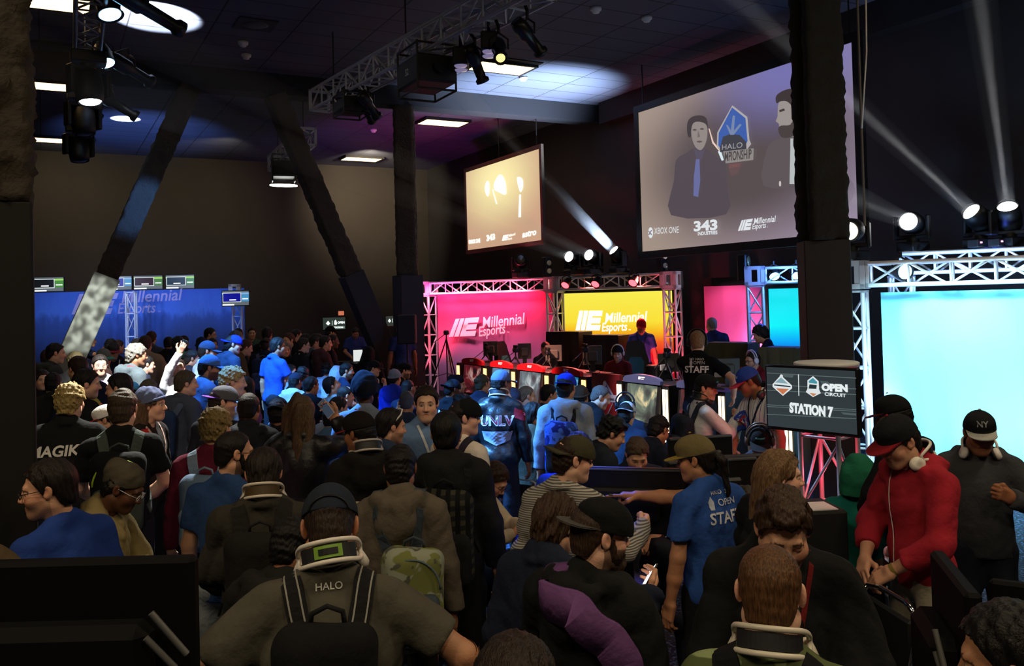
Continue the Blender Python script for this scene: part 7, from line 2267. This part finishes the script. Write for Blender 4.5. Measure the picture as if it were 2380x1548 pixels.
p(345, 882, 7.4, 5, 'person with greying brown hair in an olive tee behind the slate beanie', top='tee:#5c6050', hair='neat:#5e564c', skin=1, hp=10)
p(202, 858, 7.0, 62, 'person with black hair in profile in a black jacket near the brown column', top='jacket:#1a1a1e', hair='neat:#100d0c', skin=0, hy=25, hp=8)
p(306, 886, 8.2, 0, 'person in a teal cap between the cropped head and the slate beanie', top='tee:#30343c', hair='short:#141010', hat='cap:#4f8c94', skin=1)
p(846, 862, 7.2, 3, 'person with a huge dark knit hat in a blue-grey tee', top='tee:#8290a8', hair='short:#100c0a', hat='puff:#1a2030', skin=4, hp=6, fat=1.15, arms='front')
p(1165, 858, 8.0, 12, 'person in a black varsity jacket with big red UNLV lettering', top='jacket:#131519:shiny', hair='short:#120e0c', hat='cap:#54628a', skin=3, hy=38, hp=2, fat=1.15,
  extra=[headset_neck('white headset round the neck over the UNLV jacket', '#f0eaf2'), printed('UNLV', 0, 1.235, .15, '#c8c4d8', bold=.045, fit=.335), (lambda f: lambda P: f(P))(printed('UNLV', 0, 1.24, .14, '#8c1c34', bold=.012, fit=.315)), shape([[(-.5, .16), (.5, .16), (.42, -.12), (0, -.3), (-.42, -.12)]], 0, 1.13, .30, '#9aa6c4'),
         shape([[(-.4, .5), (.5, .1), (.3, -.5), (-.5, -.2)]], .225, 1.335, .13, '#a01c2c')])
p(1315, 864, 7.6, 10, 'person in a bright blue cap and grey-blue hooded jacket', top='hoodie:#8494a8', hair='short:#100d0c', hat='flat:#1c3cf0:back', skin=2, hy=10, hp=2, extra=[backpack('black and bright blue patterned backpack on the person in the blue cap', '#1c2c8c', '#20242e', 1.0, -.03, .06, kind='camo', c3='#4a7aff')])
p(1640, 867, 7.7, 68, 'person in a black flat cap and white-sleeved shirt raising a fist', top='long:#d4d6dc', hair='neat:#120e0d', hat='flat:#16191e', skin=1, hy=35, hp=8, arms=('front', ((.04, .34, 1.33), (.9, -.2, -1), (-.3, -.8, 0), 'fist')),
  extra=[cap_print('monster', .022, '#58b8c0'), backpack('dark blue backpack on the person raising a fist', '#1e2634', '#2c3444', .95), headset_neck('black headset on the person raising a fist', '#26282c', '#151618'), lanyard('#3a3a40', '#35405c', 1.1)])
p(1738, 853, 7.5, -128, 'person in a blue and red cap and white pinstriped jersey with round crest', top='polo:#d6d8dc:pin:#5a78b0', hair='buzz:#15100d', hat='cap:#26409a:#b02434', skin=3, hy=30, hp=24, arms=('down', 'front'),
  extra=[cap_print('TIGERS', .026, '#e0e4f0', bold=.03), headset_neck('black headset on the person in the pinstriped jersey', '#2a2a30', '#1a1a1e'), lanyard('#20263c', '#20263c', 1.15), shape([ell(0, 0, .5, .5, 24)], -.13, 1.24, .19, '#2440a0', False), shape([ell(0, 0, .36, .36, 24)], -.13, 1.24, .19, '#d8dae0', False), printed('C', -.13, 1.19, .14, '#b02434', back=False, bold=.03)])
p(1765, 987, 7.2, 178, 'seated person in a black cap with headset under the station screen', top='tee:#2a3040', hair='neat:#15100d', hat='cap:#15181c', skin=2, seat=True, hp=24, arms='front', extra=[seat_chair, cap_print('monster', .022, '#58a8b0'), headset_on('brown and black headset on the seated person under the station screen', '#5a4a40')])
p(1620, 769, 10.4, 12, 'staff person in a black tee with white lettering, standing on stage', top='tee:#101114', hair='short:#8a6446', skin=0, hp=12, hy=-12, arms=('reach', 'side'), extra=[printed('STAFF', .0, 1.285, .10, '#e4e4e8', bold=.03), printed('OPEN', .03, 1.375, .05, '#c8c8cc'), printed('343  HALO', .0, 1.42, .035, '#d8d8dc', bold=.01), shape([[(0, .5), (.22, .1), (.16, -.4), (-.16, -.4), (-.22, .1)]], -.06, 1.39, .08, '#b8b8c0'), headset_on('dark headset on the staff person in black', '#1a1a1c')])
p(1490, 740, depth_of(along(1490, 2.9)), 176, 'staff person in a blue tee and red cap holding papers on stage', top='tee:#2a4a9c', hair='short:#14100e', hat='cap:#b01828', skin=2, hp=16, arms=('down', 'front'), extra=[lanyard('#20263c', '#20263c', 1.2), held('paper', 1, 'white papers in the hand of the staff person on stage', '#f0ece8', size=(.22, .01, .30))])
p(1435, 800, depth_of(along(1435, 1.5)), -158, 'seated player in a maroon shirt, black beanie and white headset', top='long:#5c1418', hair='short:#1a1412', hat='beanie:#201c1a', skin=0, seat=True, hp=14, hy=-15, arms='front', extra=[seat_chair, headset_on('white headset on the player in maroon'), printed('GHOSTS', 0, 1.18, .09, '#d8b040', back=False, bold=.02)])
p(1268, 793, depth_of(along(1268, 1.5)), 150, 'player half hidden behind the draped block and monitor', top='tee:#2a2024', hair='short:#20140f', skin=1, seat=True, hp=12, arms='front', extra=[seat_chair])
p(1653, 737, 15.3, -12, 'person with grey hair and white collar in a navy suit at the back', top='jacket:#242e58', hair='buzz:#8a8484', skin=0, hp=4, hy=-20)
p(1766, 757, 13.1, -75, 'young person with bowl-cut black hair in a navy tee on stage', top='tee:#1c2450', hair='shag:#12101c', skin=1, hp=22, arms='down')
p(1748, 817, depth_of(along(1748, 1.6)), -118, 'seated player with white headset and glasses beside the young person', top='jacket:#7a1c2c', hair='neat:#20150f', skin=1, seat=True, hp=12, hy=-5, glasses='#20140e', arms='front', extra=[seat_chair, headset_on('white headset on the seated player with glasses', '#ece4f4')])
# seated spectators and people standing in the middle, under the blue light
def row(*a):
    for t in a:
        kw = t[5] if len(t) > 5 else {}
        p(*t[:5], **kw)
def k(top, hair, skin=1, hat=None, seat=True, **kw):
    d_ = dict(top=top, hair=hair, skin=skin, hat=hat, seat=seat, **kw)
    if seat: d_['extra'] = [seat_chair] + list(kw.get('extra', ()))
    return d_
row((675, 847, 14.0, 88, 'seated young person with pale face turned right, lit blue', k('tee:#9aa4b4', 'neat:#1a1411', 0, hy=20)),
    (651, 859, 13.4, 55, 'seated person in a dark patterned beanie with a dark top', k('tee:#1e2634', 'short:#15100d', 2, 'beanie:#28344c', hy=30)),
    (703, 851, 12.9, 40, 'seated person with bushy black hair in a black top', k('hoodie:#14171e', 'curly:#0c0b0c', 3)),
    (686, 865, 12.3, 35, 'seated person in a navy cap with pale blue hood', k('hoodie:#a4b0bc', 'short:#100d0c', 3, 'cap:#1a2234')),
    (724, 875, 11.9, 30, 'seated person with short dark hair in a strapped black tee', k('tee:#161a24', 'neat:#141110', 2, hy=25)),
    (763, 842, 14.3, 48, 'seated person with dark hair in a blue-lit pale hoodie', k('hoodie:#8c98ac', 'messy:#14110f', 2)),
    (784, 850, 13.8, 30, 'seated person with a pale blue hood pulled up', k('hoodie:#a8b2c0', 'short:#14110f', 1, 'hood:#9aa6b8')),
    (806, 843, 14.0, 70, 'seated bearded person in a navy tee, in profile', k('tee:#1c2a48', 'short:#120f0e', 1, hy=20, beard='full')),
    (771, 876, 11.6, 60, 'seated person looking up in a pale teal shirt', k('tee:#9fc0c8', 'neat:#14110f', 1, hy=20, hp=-20)),
    (803, 896, 10.5, 45, 'seated person with receding hair in a blue-lit shirt', k('tee:#5a6c90', 'thin:#1a1613', 1, hy=25)),
    (787, 922, 9.4, 30, 'seated person with dark hair behind a turquoise cap brim', k('tee:#8a9cb4', 'neat:#16130f', 1, hy=30)),
    (769, 940, 8.9, 15, 'seated person in a turquoise cap, low in the crowd', k('tee:#4a6a88', 'short:#16130f', 1, 'cap:#3f8a94:#54b8c0')),
    (868, 836, 14.0, 72, 'seated person in a black cap drinking from a pale cup', k('tee:#141a26', 'buzz:#14110f', 1, 'flat:#141822', hy=18, arms=('down', 'chin'))),
    (940, 841, 14.2, 75, 'seated person in a black cap and navy top using a phone', k('tee:#161e30', 'short:#120f0e', 1, 'flat:#0f131c', hy=15, beard='full', arms='phone', extra=[held('phone', 1, 'phone held by the seated person in the black cap near the floor speaker')])),
    (918, 857, 13.4, 35, 'seated person in a royal blue hooded jacket', k('hoodie:#2038c8', 'short:#151010', 2, 'beanie:#7c8aa4')),
    (948, 882, 11.8, 40, 'seated person with a shaved dark head and a wristwatch', k('tee:#1e2a44', 'buzz:#181210', 3, arms='high')),
    (945, 908, 9.3, 8, 'seated person with a shaved grey head, back turned', k('tee:#2a3448', 'buzz:#4a4e58', 2, arms='high', extra=[held('phone', 0, 'pale phone raised beside the shaved grey head', '#c8d4e0')])),
    (1064, 868, 11.9, 62, 'seated person in a black bobble hat, in profile', k('tee:#14161c', 'short:#120f0e', 2, 'slouch:#12151e', hy=25)),
    (1050, 880, 11.0, 28, 'seated person in a black racing jacket with white patches', k('jacket:#14171e', 'buzz:#0e0c0c', 4, hat='cap:#1a2434:back', hy=25, extra=[printed('RACING', .02, 1.33, .06, '#d8dce8', bold=.02)])),
    (1122, 870, 11.6, 24, 'seated person with a ponytail in a navy top', k('tee:#28344c', 'bun:#4a4a3a', 1, hy=25)),
    (1075, 914, 9.4, 50, 'seated person with dark messy hair below the racing jacket', k('tee:#2a2e38', 'messy:#120f0e', 2)),
    (1190, 900, 9.6, 15, 'seated person in a dark plum hood behind the varsity jacket', k('hoodie:#2c2430', 'short:#120f0e', 2, 'hood:#2c2834')),
    (1224, 896, 9.7, 38, 'seated person with cropped fair hair, in profile', k('tee:#4c5468', 'buzz:#7a6c58', 0, hy=32)),
    (1276, 893, 9.9, 42, 'seated person with a dark fade haircut left of the blue cap', k('tee:#3c4660', 'neat:#131110', 1, hy=25)),
    (1240, 935, 8.0, 30, 'seated person with dark hair in a brown-olive jacket', k('jacket:#4a4234', 'neat:#14110f', 2, hy=25)),
    (1396, 897, 9.2, 62, 'person with a shaved head leaning forward in a black top', k('hoodie:#13151a', 'buzz:#5a4c44', 1, lean=22, hy=25, hp=24, extra=[printed('CLOUD', -.05, 1.36, .06, '#d8dce4', bold=.02)])),
    (1350, 894, 10.2, 20, 'seated person in a brown beanie right of the bright blue cap', k('jacket:#1c1a1c', 'short:#161210', 2, 'beanie:#4a3c30')),
    (1452, 916, 9.8, 8, 'seated person with a bald spot and dark headset', k('tee:#202a3c', 'thin:#14110f', 2, extra=[headset_on('dark headset on the person with a bald spot', '#20222a')])),
    (1455, 931, 8.6, 18, 'seated person in a white backwards cap and navy jacket', k('jacket:#1c2638', 'short:#161210', 1, 'cap:#c8ccd8:back')),
    (1530, 968, 7.6, 40, 'seated person in a dark navy jacket right of the white cap', k('jacket:#161c2c', 'short:#120f0e', 2, lean=14, hp=26)))
row((567, 876, 9.0, -70, 'person with a pink-lit face looking left beside the blond head', k('tee:#5a3a6a', 'neat:#1c1614', 1, seat=False, hp=6)),
    (487, 823, 9.1, 68, 'person in a blue cap with a dark beard, smiling in profile', k('jacket:#4a6ca4', 'short:#16110f', 2, 'cap:#4a78c0', seat=False, hy=18, beard='full', glasses='#1c1c20')),
    (482, 791, 11.5, 70, 'person in a navy cap and pale blue top, in profile', k('tee:#9ab4d8', 'short:#1a1512', 1, 'cap:#2c3e5c', seat=False, hy=18)),
    (425, 816, 12.4, 60, 'person in a green cap behind the raised phone', k('jacket:#20242c', 'short:#1a1512', 1, 'cap:#3c8a64', seat=False)),
    (447, 813, 12.0, 75, 'person with short grey-lit hair right of the green cap', k('jacket:#1c2230', 'short:#2a2622', 1, None, seat=False, hy=10)),
    (414, 833, 10.9, 165, 'person in a white top holding a phone high, facing the camera', k('long:#f0eef0', 'short:#2a1e16', 0, None, seat=False, hy=12, hp=-6, arms=('down', ((.02, .30, 1.98), (1, .1, 0), (0, -1, 0), 'hold')), extra=[held('phone', 1, 'phone held high by the person in white', '#2a3440', '#8fb4e0')])),
    (232, 824, 10.5, 172, 'person with glasses in a white jacket, brightly lit, facing the camera', k('jacket:#f0ecf2', 'neat:#241c18', 0, None, seat=False, hp=6, glasses='#8a8480', extra=[shape([[(-.5, .5), (.5, .5), (.3, -.5), (-.3, -.5)]], 0, 1.36, .16, '#9a8cd0', False)])),
    (241, 809, 12.2, 120, 'person in a grey cap with teal brim and white top', k('long:#e6e2e0', 'short:#20201c', 1, 'cap:#6a706c:#3f9a90', seat=False, hy=10)),
    (263, 795, 13.6, 170, 'young person in a dark cap with red brim facing the camera', k('jacket:#22263a', 'short:#201814', 1, 'flat:#3c3a40:#a03440', seat=False, extra=[lanyard('#e8e4f0')])),
    (258, 787, 15.2, 30, 'person with round black hair behind the red-brimmed cap', k('tee:#1c1c24', 'curly:#0f0d0c', 3, None, seat=False)),
    (275, 790, 15.8, 60, 'person with brown hair right of the round black hair', k('tee:#3a2c24', 'neat:#3a2418', 1, None, seat=False)),
    (318, 797, 10.7, 62, 'person with curly white-lit hair in a grey hooded vest with red strap', k('hoodie:#5a6468', 'curly:#8a8478', 2, None, seat=False, hy=20, extra=[lanyard('#b03038')])),
    (319, 786, 14.2, 10, 'person with pale curly hair farther back by the slim truss', k('tee:#3c4a5c', 'curly:#9a9a9c', 1, None, seat=False)),
    (341, 826, 11.6, 78, 'person with a violet-lit face in a dark hooded jacket', k('hoodie:#23283a', 'short:#1a1618', 0, None, seat=False, arms='phone')),
    (338, 780, 13.2, 18, 'person with brown hair in a tan jacket, seen from behind', k('coat:#8a7660', 'neat:#3a281c', 1, None, seat=False, arms='front')),
    (352, 770, 16.6, 20, 'person with reddish hair and a grey backpack before the blue backdrop', k('tee:#4c5266', 'neat:#4a2420', 0, None, seat=False, extra=[backpack('grey backpack on the person with reddish hair', '#4c5468')])),
    (210, 776, 17.6, 100, 'dark person raising a hand beside the grey slanted brace', k('tee:#1a2238', 'short:#141012', 2, None, seat=False, arms=('down', 'high'))),
    (415, 781, 15.2, 70, 'person with glasses and blue-lit hair behind the raised phone', k('jacket:#1e2636', 'short:#20242c', 2, None, seat=False, glasses='#8ab0d8')),
    (392, 783, 16.4, 20, 'dark-haired person left of the blue-lit hair', k('tee:#241c1a', 'neat:#14100e', 2, None, seat=False)),
    (428, 780, 17.0, 30, 'person with brown hair in a brown coat by the blue backdrop', k('coat:#3a2a1c', 'neat:#2a1a12', 1, None, seat=False)),
    (130, 797, 11.5, 72, 'person with white-lit face in a dark hooded coat near the brown column', k('hoodie:#3a3e3e', 'short:#1a1512', 0, None, seat=False, hy=15, extra=[backpack('dark backpack on the white-lit person near the brown column', '#2a2e30')])),
    (112, 812, 13.5, 60, 'person with brown hair just left of the white-lit face', k('jacket:#2c2a2a', 'neat:#3a2418', 1, None, seat=False)),
    (98, 859, 10.3, 170, 'person with long dark hair facing the camera beside the brown column', k('jacket:#17151a', 'long:#1a100e', 0, None, seat=False, arms='phone', extra=[held('phone', 1, 'small phone held by the long-haired person beside the brown column')])),
    (124, 866, 9.3, 20, 'person in a dark padded jacket with a backpack, beside the long dark hair', k('jacket:#26282a', 'short:#141110', 1, None, seat=False)),
    (175, 816, 11.2, 8, 'person with tousled blond hair far behind the lettered jacket', k('jacket:#2c2a2a', 'curly:#8a7a54', 0, None, seat=False)),
    (180, 828, 9.2, -8, 'person with brown hair in a navy jacket with yellow round print', k('jacket:#161c30', 'neat:#2c1a12', 1, None, seat=False, hy=-25, extra=[shape([ell(0, 0, .5, .5, 24)], .04, 1.22, .26, '#a8a23c'), shape([ell(0, 0, .38, .38, 24)], .04, 1.22, .26, '#1c2230'), shape([ell(0, 0, .25, .25, 16)], .04, 1.22, .26, '#8c8a34')])),
    (541, 777, 12.6, 62, 'person in a backwards royal blue cap and navy hoodie', k('hoodie:#26344e', 'short:#1c1614', 1, 'cap:#2036d8:back', seat=False, hy=22)),
    (548, 768, 14.6, 40, 'person with blue-grey lit hair behind the royal blue cap', k('tee:#38465c', 'neat:#5a6a74', 1, None, seat=False)),
    (470, 783, 14.2, 30, 'person in a dark knit hat behind the navy cap', k('jacket:#20242c', 'short:#161210', 2, 'beanie:#1a2438', seat=False)),
    (489, 762, 17.2, 100, 'dark-haired person in front of the blue backdrop, farther right', k('tee:#20242c', 'neat:#120f0e', 1, None, seat=False)),
    (494, 786, 15.5, 160, 'person with a ruddy face below the dark-haired one at the backdrop', k('jacket:#2a2220', 'short:#2a1c16', 1, None, seat=False, arms='front')),
    (554, 763, 18.4, 170, 'dark-haired person under the slim truss post at the right', k('tee:#1a1c24', 'short:#14100f', 2, None, seat=False)),
    (585, 760, 18.6, 175, 'heavy person in a dark green tee standing by the far wall', k('tee:#2e4a3c', 'short:#15110f', 1, None, seat=False, fat=1.2)),
    (572, 790, 14.2, 80, 'person with brown hair in a brown jacket leaning to the right', k('jacket:#5a4028', 'neat:#3a2416', 1, None, seat=False, lean=14, hp=20, arms='front')),
    (621, 760, 16.2, 20, 'tall dark person with black hair at the far wall', k('tee:#17181c', 'neat:#14100e', 2, None, seat=False)),
    (617, 783, 13.9, 12, 'person in a navy jacket and khaki trousers with a large blue backpack', k('jacket:#1c2230', 'short:#1a1512', 1, 'cap:#1a1c22:back', seat=False, legs='#5a4a34', extra=[backpack('large navy and grey backpack above the khaki trousers', '#222c48', '#4a567c', 1.15)])),
    (646, 784, 13.2, 52, 'person with dark hair in a cobalt polo shirt', k('polo:#2850b0', 'neat:#1a1614', 2, None, seat=False, hy=25, arms=('down', 'front'))),
    (670, 774, 15.2, -130, 'person with brown hair in a black tee turned left', k('tee:#141416', 'neat:#3a2416', 0, None, seat=False)),
    (664, 796, 14.4, 170, 'person with pale greying hair beside the cobalt polo', k('jacket:#1e2024', 'long:#7a7c84', 0, None, seat=False)),
    (690, 765, 17.2, 75, 'person with dark hair in profile in the back row', k('tee:#141416', 'short:#1a1512', 1, None, seat=False)),
    (706, 785, 13.9, 62, 'person with glasses and a lanyard in a dark sweater', k('long:#181c24', 'neat:#2a241e', 0, None, seat=False, hy=18, glasses='#8a2030', extra=[lanyard('#c8ccd4')])),
    (711, 776, 16.2, 78, 'person with long dark hair behind the glasses', k('tee:#1a181a', 'long:#1c1412', 0, None, seat=False)),
    (733, 776, 14.6, 60, 'person with a quiff in a pale grey tee and dark backpack', k('tee:#6a7080', 'quiff:#20201c', 1, None, seat=False, hy=20, extra=[backpack('dark backpack on the person with a quiff', '#1a1c24')])),
    (757, 780, 13.9, 70, 'person with folded arms in a maroon and grey hoodie', k('hoodie:#4a3038', 'neat:#161210', 1, None, seat=False, hy=12, arms='cross')),
    (774, 777, 15.0, 82, 'person with dark skin in a black jacket over a white tee', k('jacket:#1c1a20', 'buzz:#0e0c0c', 4, None, seat=False, arms='front', extra=[lanyard('#d04040'), shape([[(-.4, .5), (.4, .5), (.3, -.5), (-.3, -.5)]], 0, 1.3, .18, '#c8c4d0', False)])),
    (768, 757, 17.4, 75, 'person in a black cap in front of the small station screen', k('jacket:#141416', 'short:#141110', 1, 'cap:#101114', seat=False)),
    (826, 763, 20.5, 172, 'staff person in a blue tee leaning over the far table', k('tee:#2a3e78', 'short:#15110f', 2, None, seat=False, fat=1.25, hp=34, arms='front')),
    (862, 777, 18.2, -150, 'person with a red-lit badge sitting right of the far table', k('tee:#2a2c3c', 'short:#15110f', 1, None, seat=True)),
    (858, 805, 16.0, 10, 'person in black with a pale headset in front of the far table', k('hoodie:#0f1012', 'short:#0f0d0c', 2, 'hood:#101114', seat=True)),
    (931, 748, 18.0, -20, 'staff person in navy half hidden by the loudspeaker', k('tee:#20305c', 'neat:#3a241a', 3, None, seat=False)))

# ------------------------------------------------------------------ station totem, near monitors, tables and chairs
p_, q_ = at(1779, 920, 6.72), at(1996, 938, 6.17)
F, L = wall_frame((p_.x, p_.y, 0), (q_.x, q_.y, 0))
zb, zt = 1.265, 1.765
F = F @ Matrix.Translation((L / 2, 0, zb))
tvr = tv('television', F, L, zt - zb, 'large screen showing STATION 7 on the red truss stand', screen=glow('#3c474b', .62), dep=.05)
h_ = zt - zb
def pt(px, py):
    Fi = F.inverted(); o = Fi @ CAM; d = Fi.to_3x3() @ (at(px, py, 1.0) - CAM); t = (-.004 - o.y) / d.y
    return o.x + d.x * t, o.z + d.z * t
def patch(pts, c, k, y): sheet('picture', [pt(*a) for a in pts], y, glow(c, k), tvr)
for y0, y1 in ((866, 878), (893, 903), (906, 916), (940, 951), (944, 955), (962, 972)):
    patch([(1783, y0), (1990, y1), (1990, y1 + 2), (1783, y0 + 1.6)], '#76878a', .55, -.005)
for pl in ([(1818, 870), (1845, 872), (1842, 878), (1822, 876)], [(1906, 885), (1925, 887), (1931, 897), (1912, 895)], [(1955, 958), (1990, 961), (1990, 966), (1960, 963)]): patch(pl, '#68797c', .55, -.0055)
W1 = '#e6edee'
patch([(1796, 893), (1815, 872), (1841, 896), (1841, 903), (1820, 920), (1796, 899)], W1, .9, -.006)
patch([(1802, 889), (1816, 877), (1832, 892)], '#8fb4c0', .8, -.008); patch([(1804, 902), (1834, 904), (1820, 917)], '#d07a52', .9, -.008); patch([(1800, 893), (1838, 897), (1838, 900), (1800, 896)], '#26424c', .7, -.009)
sheet('picture', ell(*pt(1817, 874), .013, .013, 14), -.0095, glow(W1, .9), tvr)
patch([(1855, 870), (1857, 870), (1858, 920), (1856, 920)], W1, .9, -.006)
patch([(1877, 884), (1890, 874), (1903, 886), (1904, 905), (1908, 914), (1890, 923), (1873, 911), (1877, 904)], W1, .9, -.006)
patch([(1880, 886), (1890, 878), (1900, 888), (1899, 892), (1881, 890)], '#4fa0b4', .8, -.008); patch([(1882, 893), (1899, 895), (1898, 904), (1880, 903)], '#2c3a40', .7, -.008); patch([(1882, 913), (1899, 915), (1891, 921)], '#d08a62', .9, -.008)
def tvtext(s, a, b_, size, bold=0.0):
    (x0, z0), (x1, z1) = pt(*a), pt(*b_)
    o = text('lettering', s, size, glow(W1, 1.0), tvr, (x0, -.009, z0), fit=math.hypot(x1 - x0, z1 - z0), bold=bold)
    o.rotation_euler = (0, -math.atan2(z1 - z0, x1 - x0), 0)
tvtext('OPEN', (1911, 907), (1972, 910), .068, .005)
tvtext('CIRCUIT', (1917, 919), (1967, 923), .034, .001)
tvtext('STATION 7', (1836, 957), (1938, 969), .098, .006)
q = on_floor(1938, 6.85)
m_tr = mat('#b9bcc4', rough=.4, metal=.5)
truss('box_truss', (q.x, q.y, .03), (q.x, q.y, 1.72), .36, m_tr, 'short truss stand glowing red under the station screen', 'truss', step=.55, r=.02, up=tuple(F.to_3x3() @ Vector((1, 0, 0))))
tag(MB().lathe([(0, 0), (.24, 0), (.25, .012), (.25, .03), (.24, .035), (0, .035)], 32).build('round_top', m_white), 'white round plate on top of the red lit truss stand', 'stand plate').location = (q.x, q.y, 1.725)
tag(MB().lathe([(0, 0), (.34, 0), (.34, .02), (0, .024)], 32).build('base_plate_disc', m_black), 'black round base under the red lit truss stand', 'stand base').location = (q.x, q.y, 0.001)
for z in (.3, .85, 1.4):
    l = bpy.data.lights.new('red_glow', 'POINT'); l.energy, l.color, l.shadow_soft_size = 6, (1, .05, .09), .04
    o = bpy.data.objects.new('red_glow', l); COL.objects.link(o); o.location = (q.x, q.y, z)
l = bpy.data.lights.new('blue_glow', 'POINT'); l.energy, l.color, l.shadow_soft_size = 45, (.15, .45, 1), .05
o = bpy.data.objects.new('blue_glow', l); COL.objects.link(o); o.location = R0 - yr * .05 + ur * .25 + Vector((0, 0, 1.0))

# black tables of the open circuit and the monitors on them (backs to the camera)
m_tcloth = mat('#121214', rough=.8)
def station(px0, px1, d0, d1, label, z=.75):
    F, L = plain_table(px0, px1, d0, d1, z, label, m_tcloth, .6)
    return F, L
station(1408, 1545, 4.55, 4.75, 'black covered table in front of the child, centre')
station(1690, 1800, 5.7, 5.4, 'black covered table left of the station screen stand')
for px, py, d, w, h, f_, lb in ((1470, 1118, 4.75, .62, .36, -.25, 'wide black monitor back with silver edge in front of the child'), (1392, 1135, 4.95, .3, .34, .5, 'black monitor turned sideways left of the child'), (1672, 1098, 5.0, .55, .36, .15, 'black monitor back between the staff person and the long-haired person'),
                              (1640, 1045, 6.3, .5, .34, .2, 'black monitor back under the pointing staff cap'), (1768, 1086, 5.65, .56, .36, .1, 'black monitor back under the seated person in the black cap')):
    q = on_floor(px, d)
    F = Matrix.Translation((q.x, q.y, .75)) @ wall_frame(q, q + RIGHT)[0].to_3x3().to_4x4() @ Matrix.Rotation(f_, 4, 'Z')
    root = empty('monitor', mw=F, label=lb, cat='monitor', group='black monitors on the open circuit tables')
    zz = at(px, py - 30, d).z - .75
    zz = max(.48, min(.68, zz + .0))
    MB().box((0, 0, zz - h / 2), (w, .04, h), b=.008).build('shell', m_black, root)
    MB().box((0, -.035, zz - h * .55), (w * .6, .05, h * .5), b=.015).build('rear_cover', mat('#141416', rough=.5), root)
    MB().box((0, -.022, zz - .01), (w - .02, .006, .008)).build('edge_strip', mat('#6e7076', rough=.35, metal=.6), root)
    MB().box((0, -.02, (zz - h) / 2 + .04), (.07, .03, zz - h + .1)).build('neck', m_black, root)
    MB().box((0, 0, .01), (.26, .2, .02), b=.005).build('foot', m_black, root)
q = on_floor(1893, 5.5)
e = empty('black_case', (q.x, q.y, 0), -.4, label='black case stand with a paper on top beside the teal tee', cat='case')
MB().box((0, 0, .48), (.34, .36, .96), b=.015).build('body', m_tcloth, e); MB().box((0, -.05, .964), (.24, .2, .006)).build('paper', m_white, e)
# big television backs at the bottom corners
def tv_back(p, q, ztop, h, label, extra=None):
    F, L = wall_frame((p.x, p.y, 0), (q.x, q.y, 0))
    root = empty('television', mw=F, label=label, cat='television', group='televisions seen from the back')
    MB().box((L / 2, .03, ztop - h / 2), (L, .05, h), b=.012).build('shell', mat('#08080a', rough=.75, spec=.15), root)
    MB().box((L * .52, -.03, ztop - h * .63), (L * .74, .10, h * .74), b=.03).build('rear_cover', mat('#0a0a0b', rough=.75, spec=.15), root)
    mb = MB()
    for i in range(9): mb.box((L * .3 + i * L * .05, -.083, ztop - h * .78), (L * .03, .004, .012))
    mb.build('vents', m_black, root)
    MB().box((L * .42, -.083, ztop - h * .68), (.05, .004, .018)).build('sticker', mat('#8c8c88', rough=.6), root)
    MB().bar((L / 2, .0, .05), (L / 2, .0, ztop - h * .5), .035, 14).build('pole', m_black, root)
    MB().box((L / 2, 0, .03), (.34, .34, .05), b=.01).build('base', m_black, root)
    for k_ in ((.907, .2, 1.0, .40), (.89, .31, .965, .46)):
        MB().bar((L * k_[0], -.07, ztop - h * k_[1]), (L * k_[2], -.05, ztop - h * k_[3]), .009, 6).build('mount_arm', mat('#6a6a68', rough=.5, metal=.3), root)
    return root
a, b2 = at(-330, 1330, 2.3), at(447, 1308, 2.3)
tv_back(a, b2, 1.672, .58, 'big black television back filling the bottom left corner')
a, b2 = at(2156, 1275, 2.95), at(2236, 1340, 2.52)
tv_back(a, b2, 1.445, .62, 'black television seen edge-on in front of the red jacket')
a, b2 = at(2300, 1378, 3.3), at(2520, 1335, 3.15)
tv_back(a, b2, 1.21, .45, 'black television behind the black-haired head at the bottom right')
# chrome chairs
m_chrome = mat('#d8dadc', rough=.12, metal=1.0)
def chrome_chair(px, d, face, label):
    q = on_floor(px, d)
    r = empty('folding_chair', (q.x, q.y, 0), face, label=label, cat='chair', group='chrome framed chairs')
    mb = MB()
    for s in (-1, 1):
        mb.tube([(s * .22, .24, 0), (s * .22, .18, .42), (s * .22, -.16, .46), (s * .23, -.24, .84), (s * .19, -.26, .90)], .012, 8)
        mb.bar((s * .22, -.26, 0), (s * .22, .02, .44), .012, 8)
    mb.tube([(-.19, -.26, .90), (-.1, -.275, .915), (.1, -.275, .915), (.19, -.26, .90)], .012, 8)
    mb.build('frame', m_chrome, r)
    MB().box((0, .01, .46), (.42, .40, .04), b=.015).build('seat', mat('#141416', rough=.7), r)
    MB().box((0, -.235, .74), (.42, .03, .26), b=.012).build('backrest', mat('#141416', rough=.7), r)
chrome_chair(1962, 3.95, 1.2, 'chrome framed chair beside the red jacket, seat empty')
chrome_chair(655, 8.4, -1.1, 'chrome chair glinting in the blue light behind the black cap')
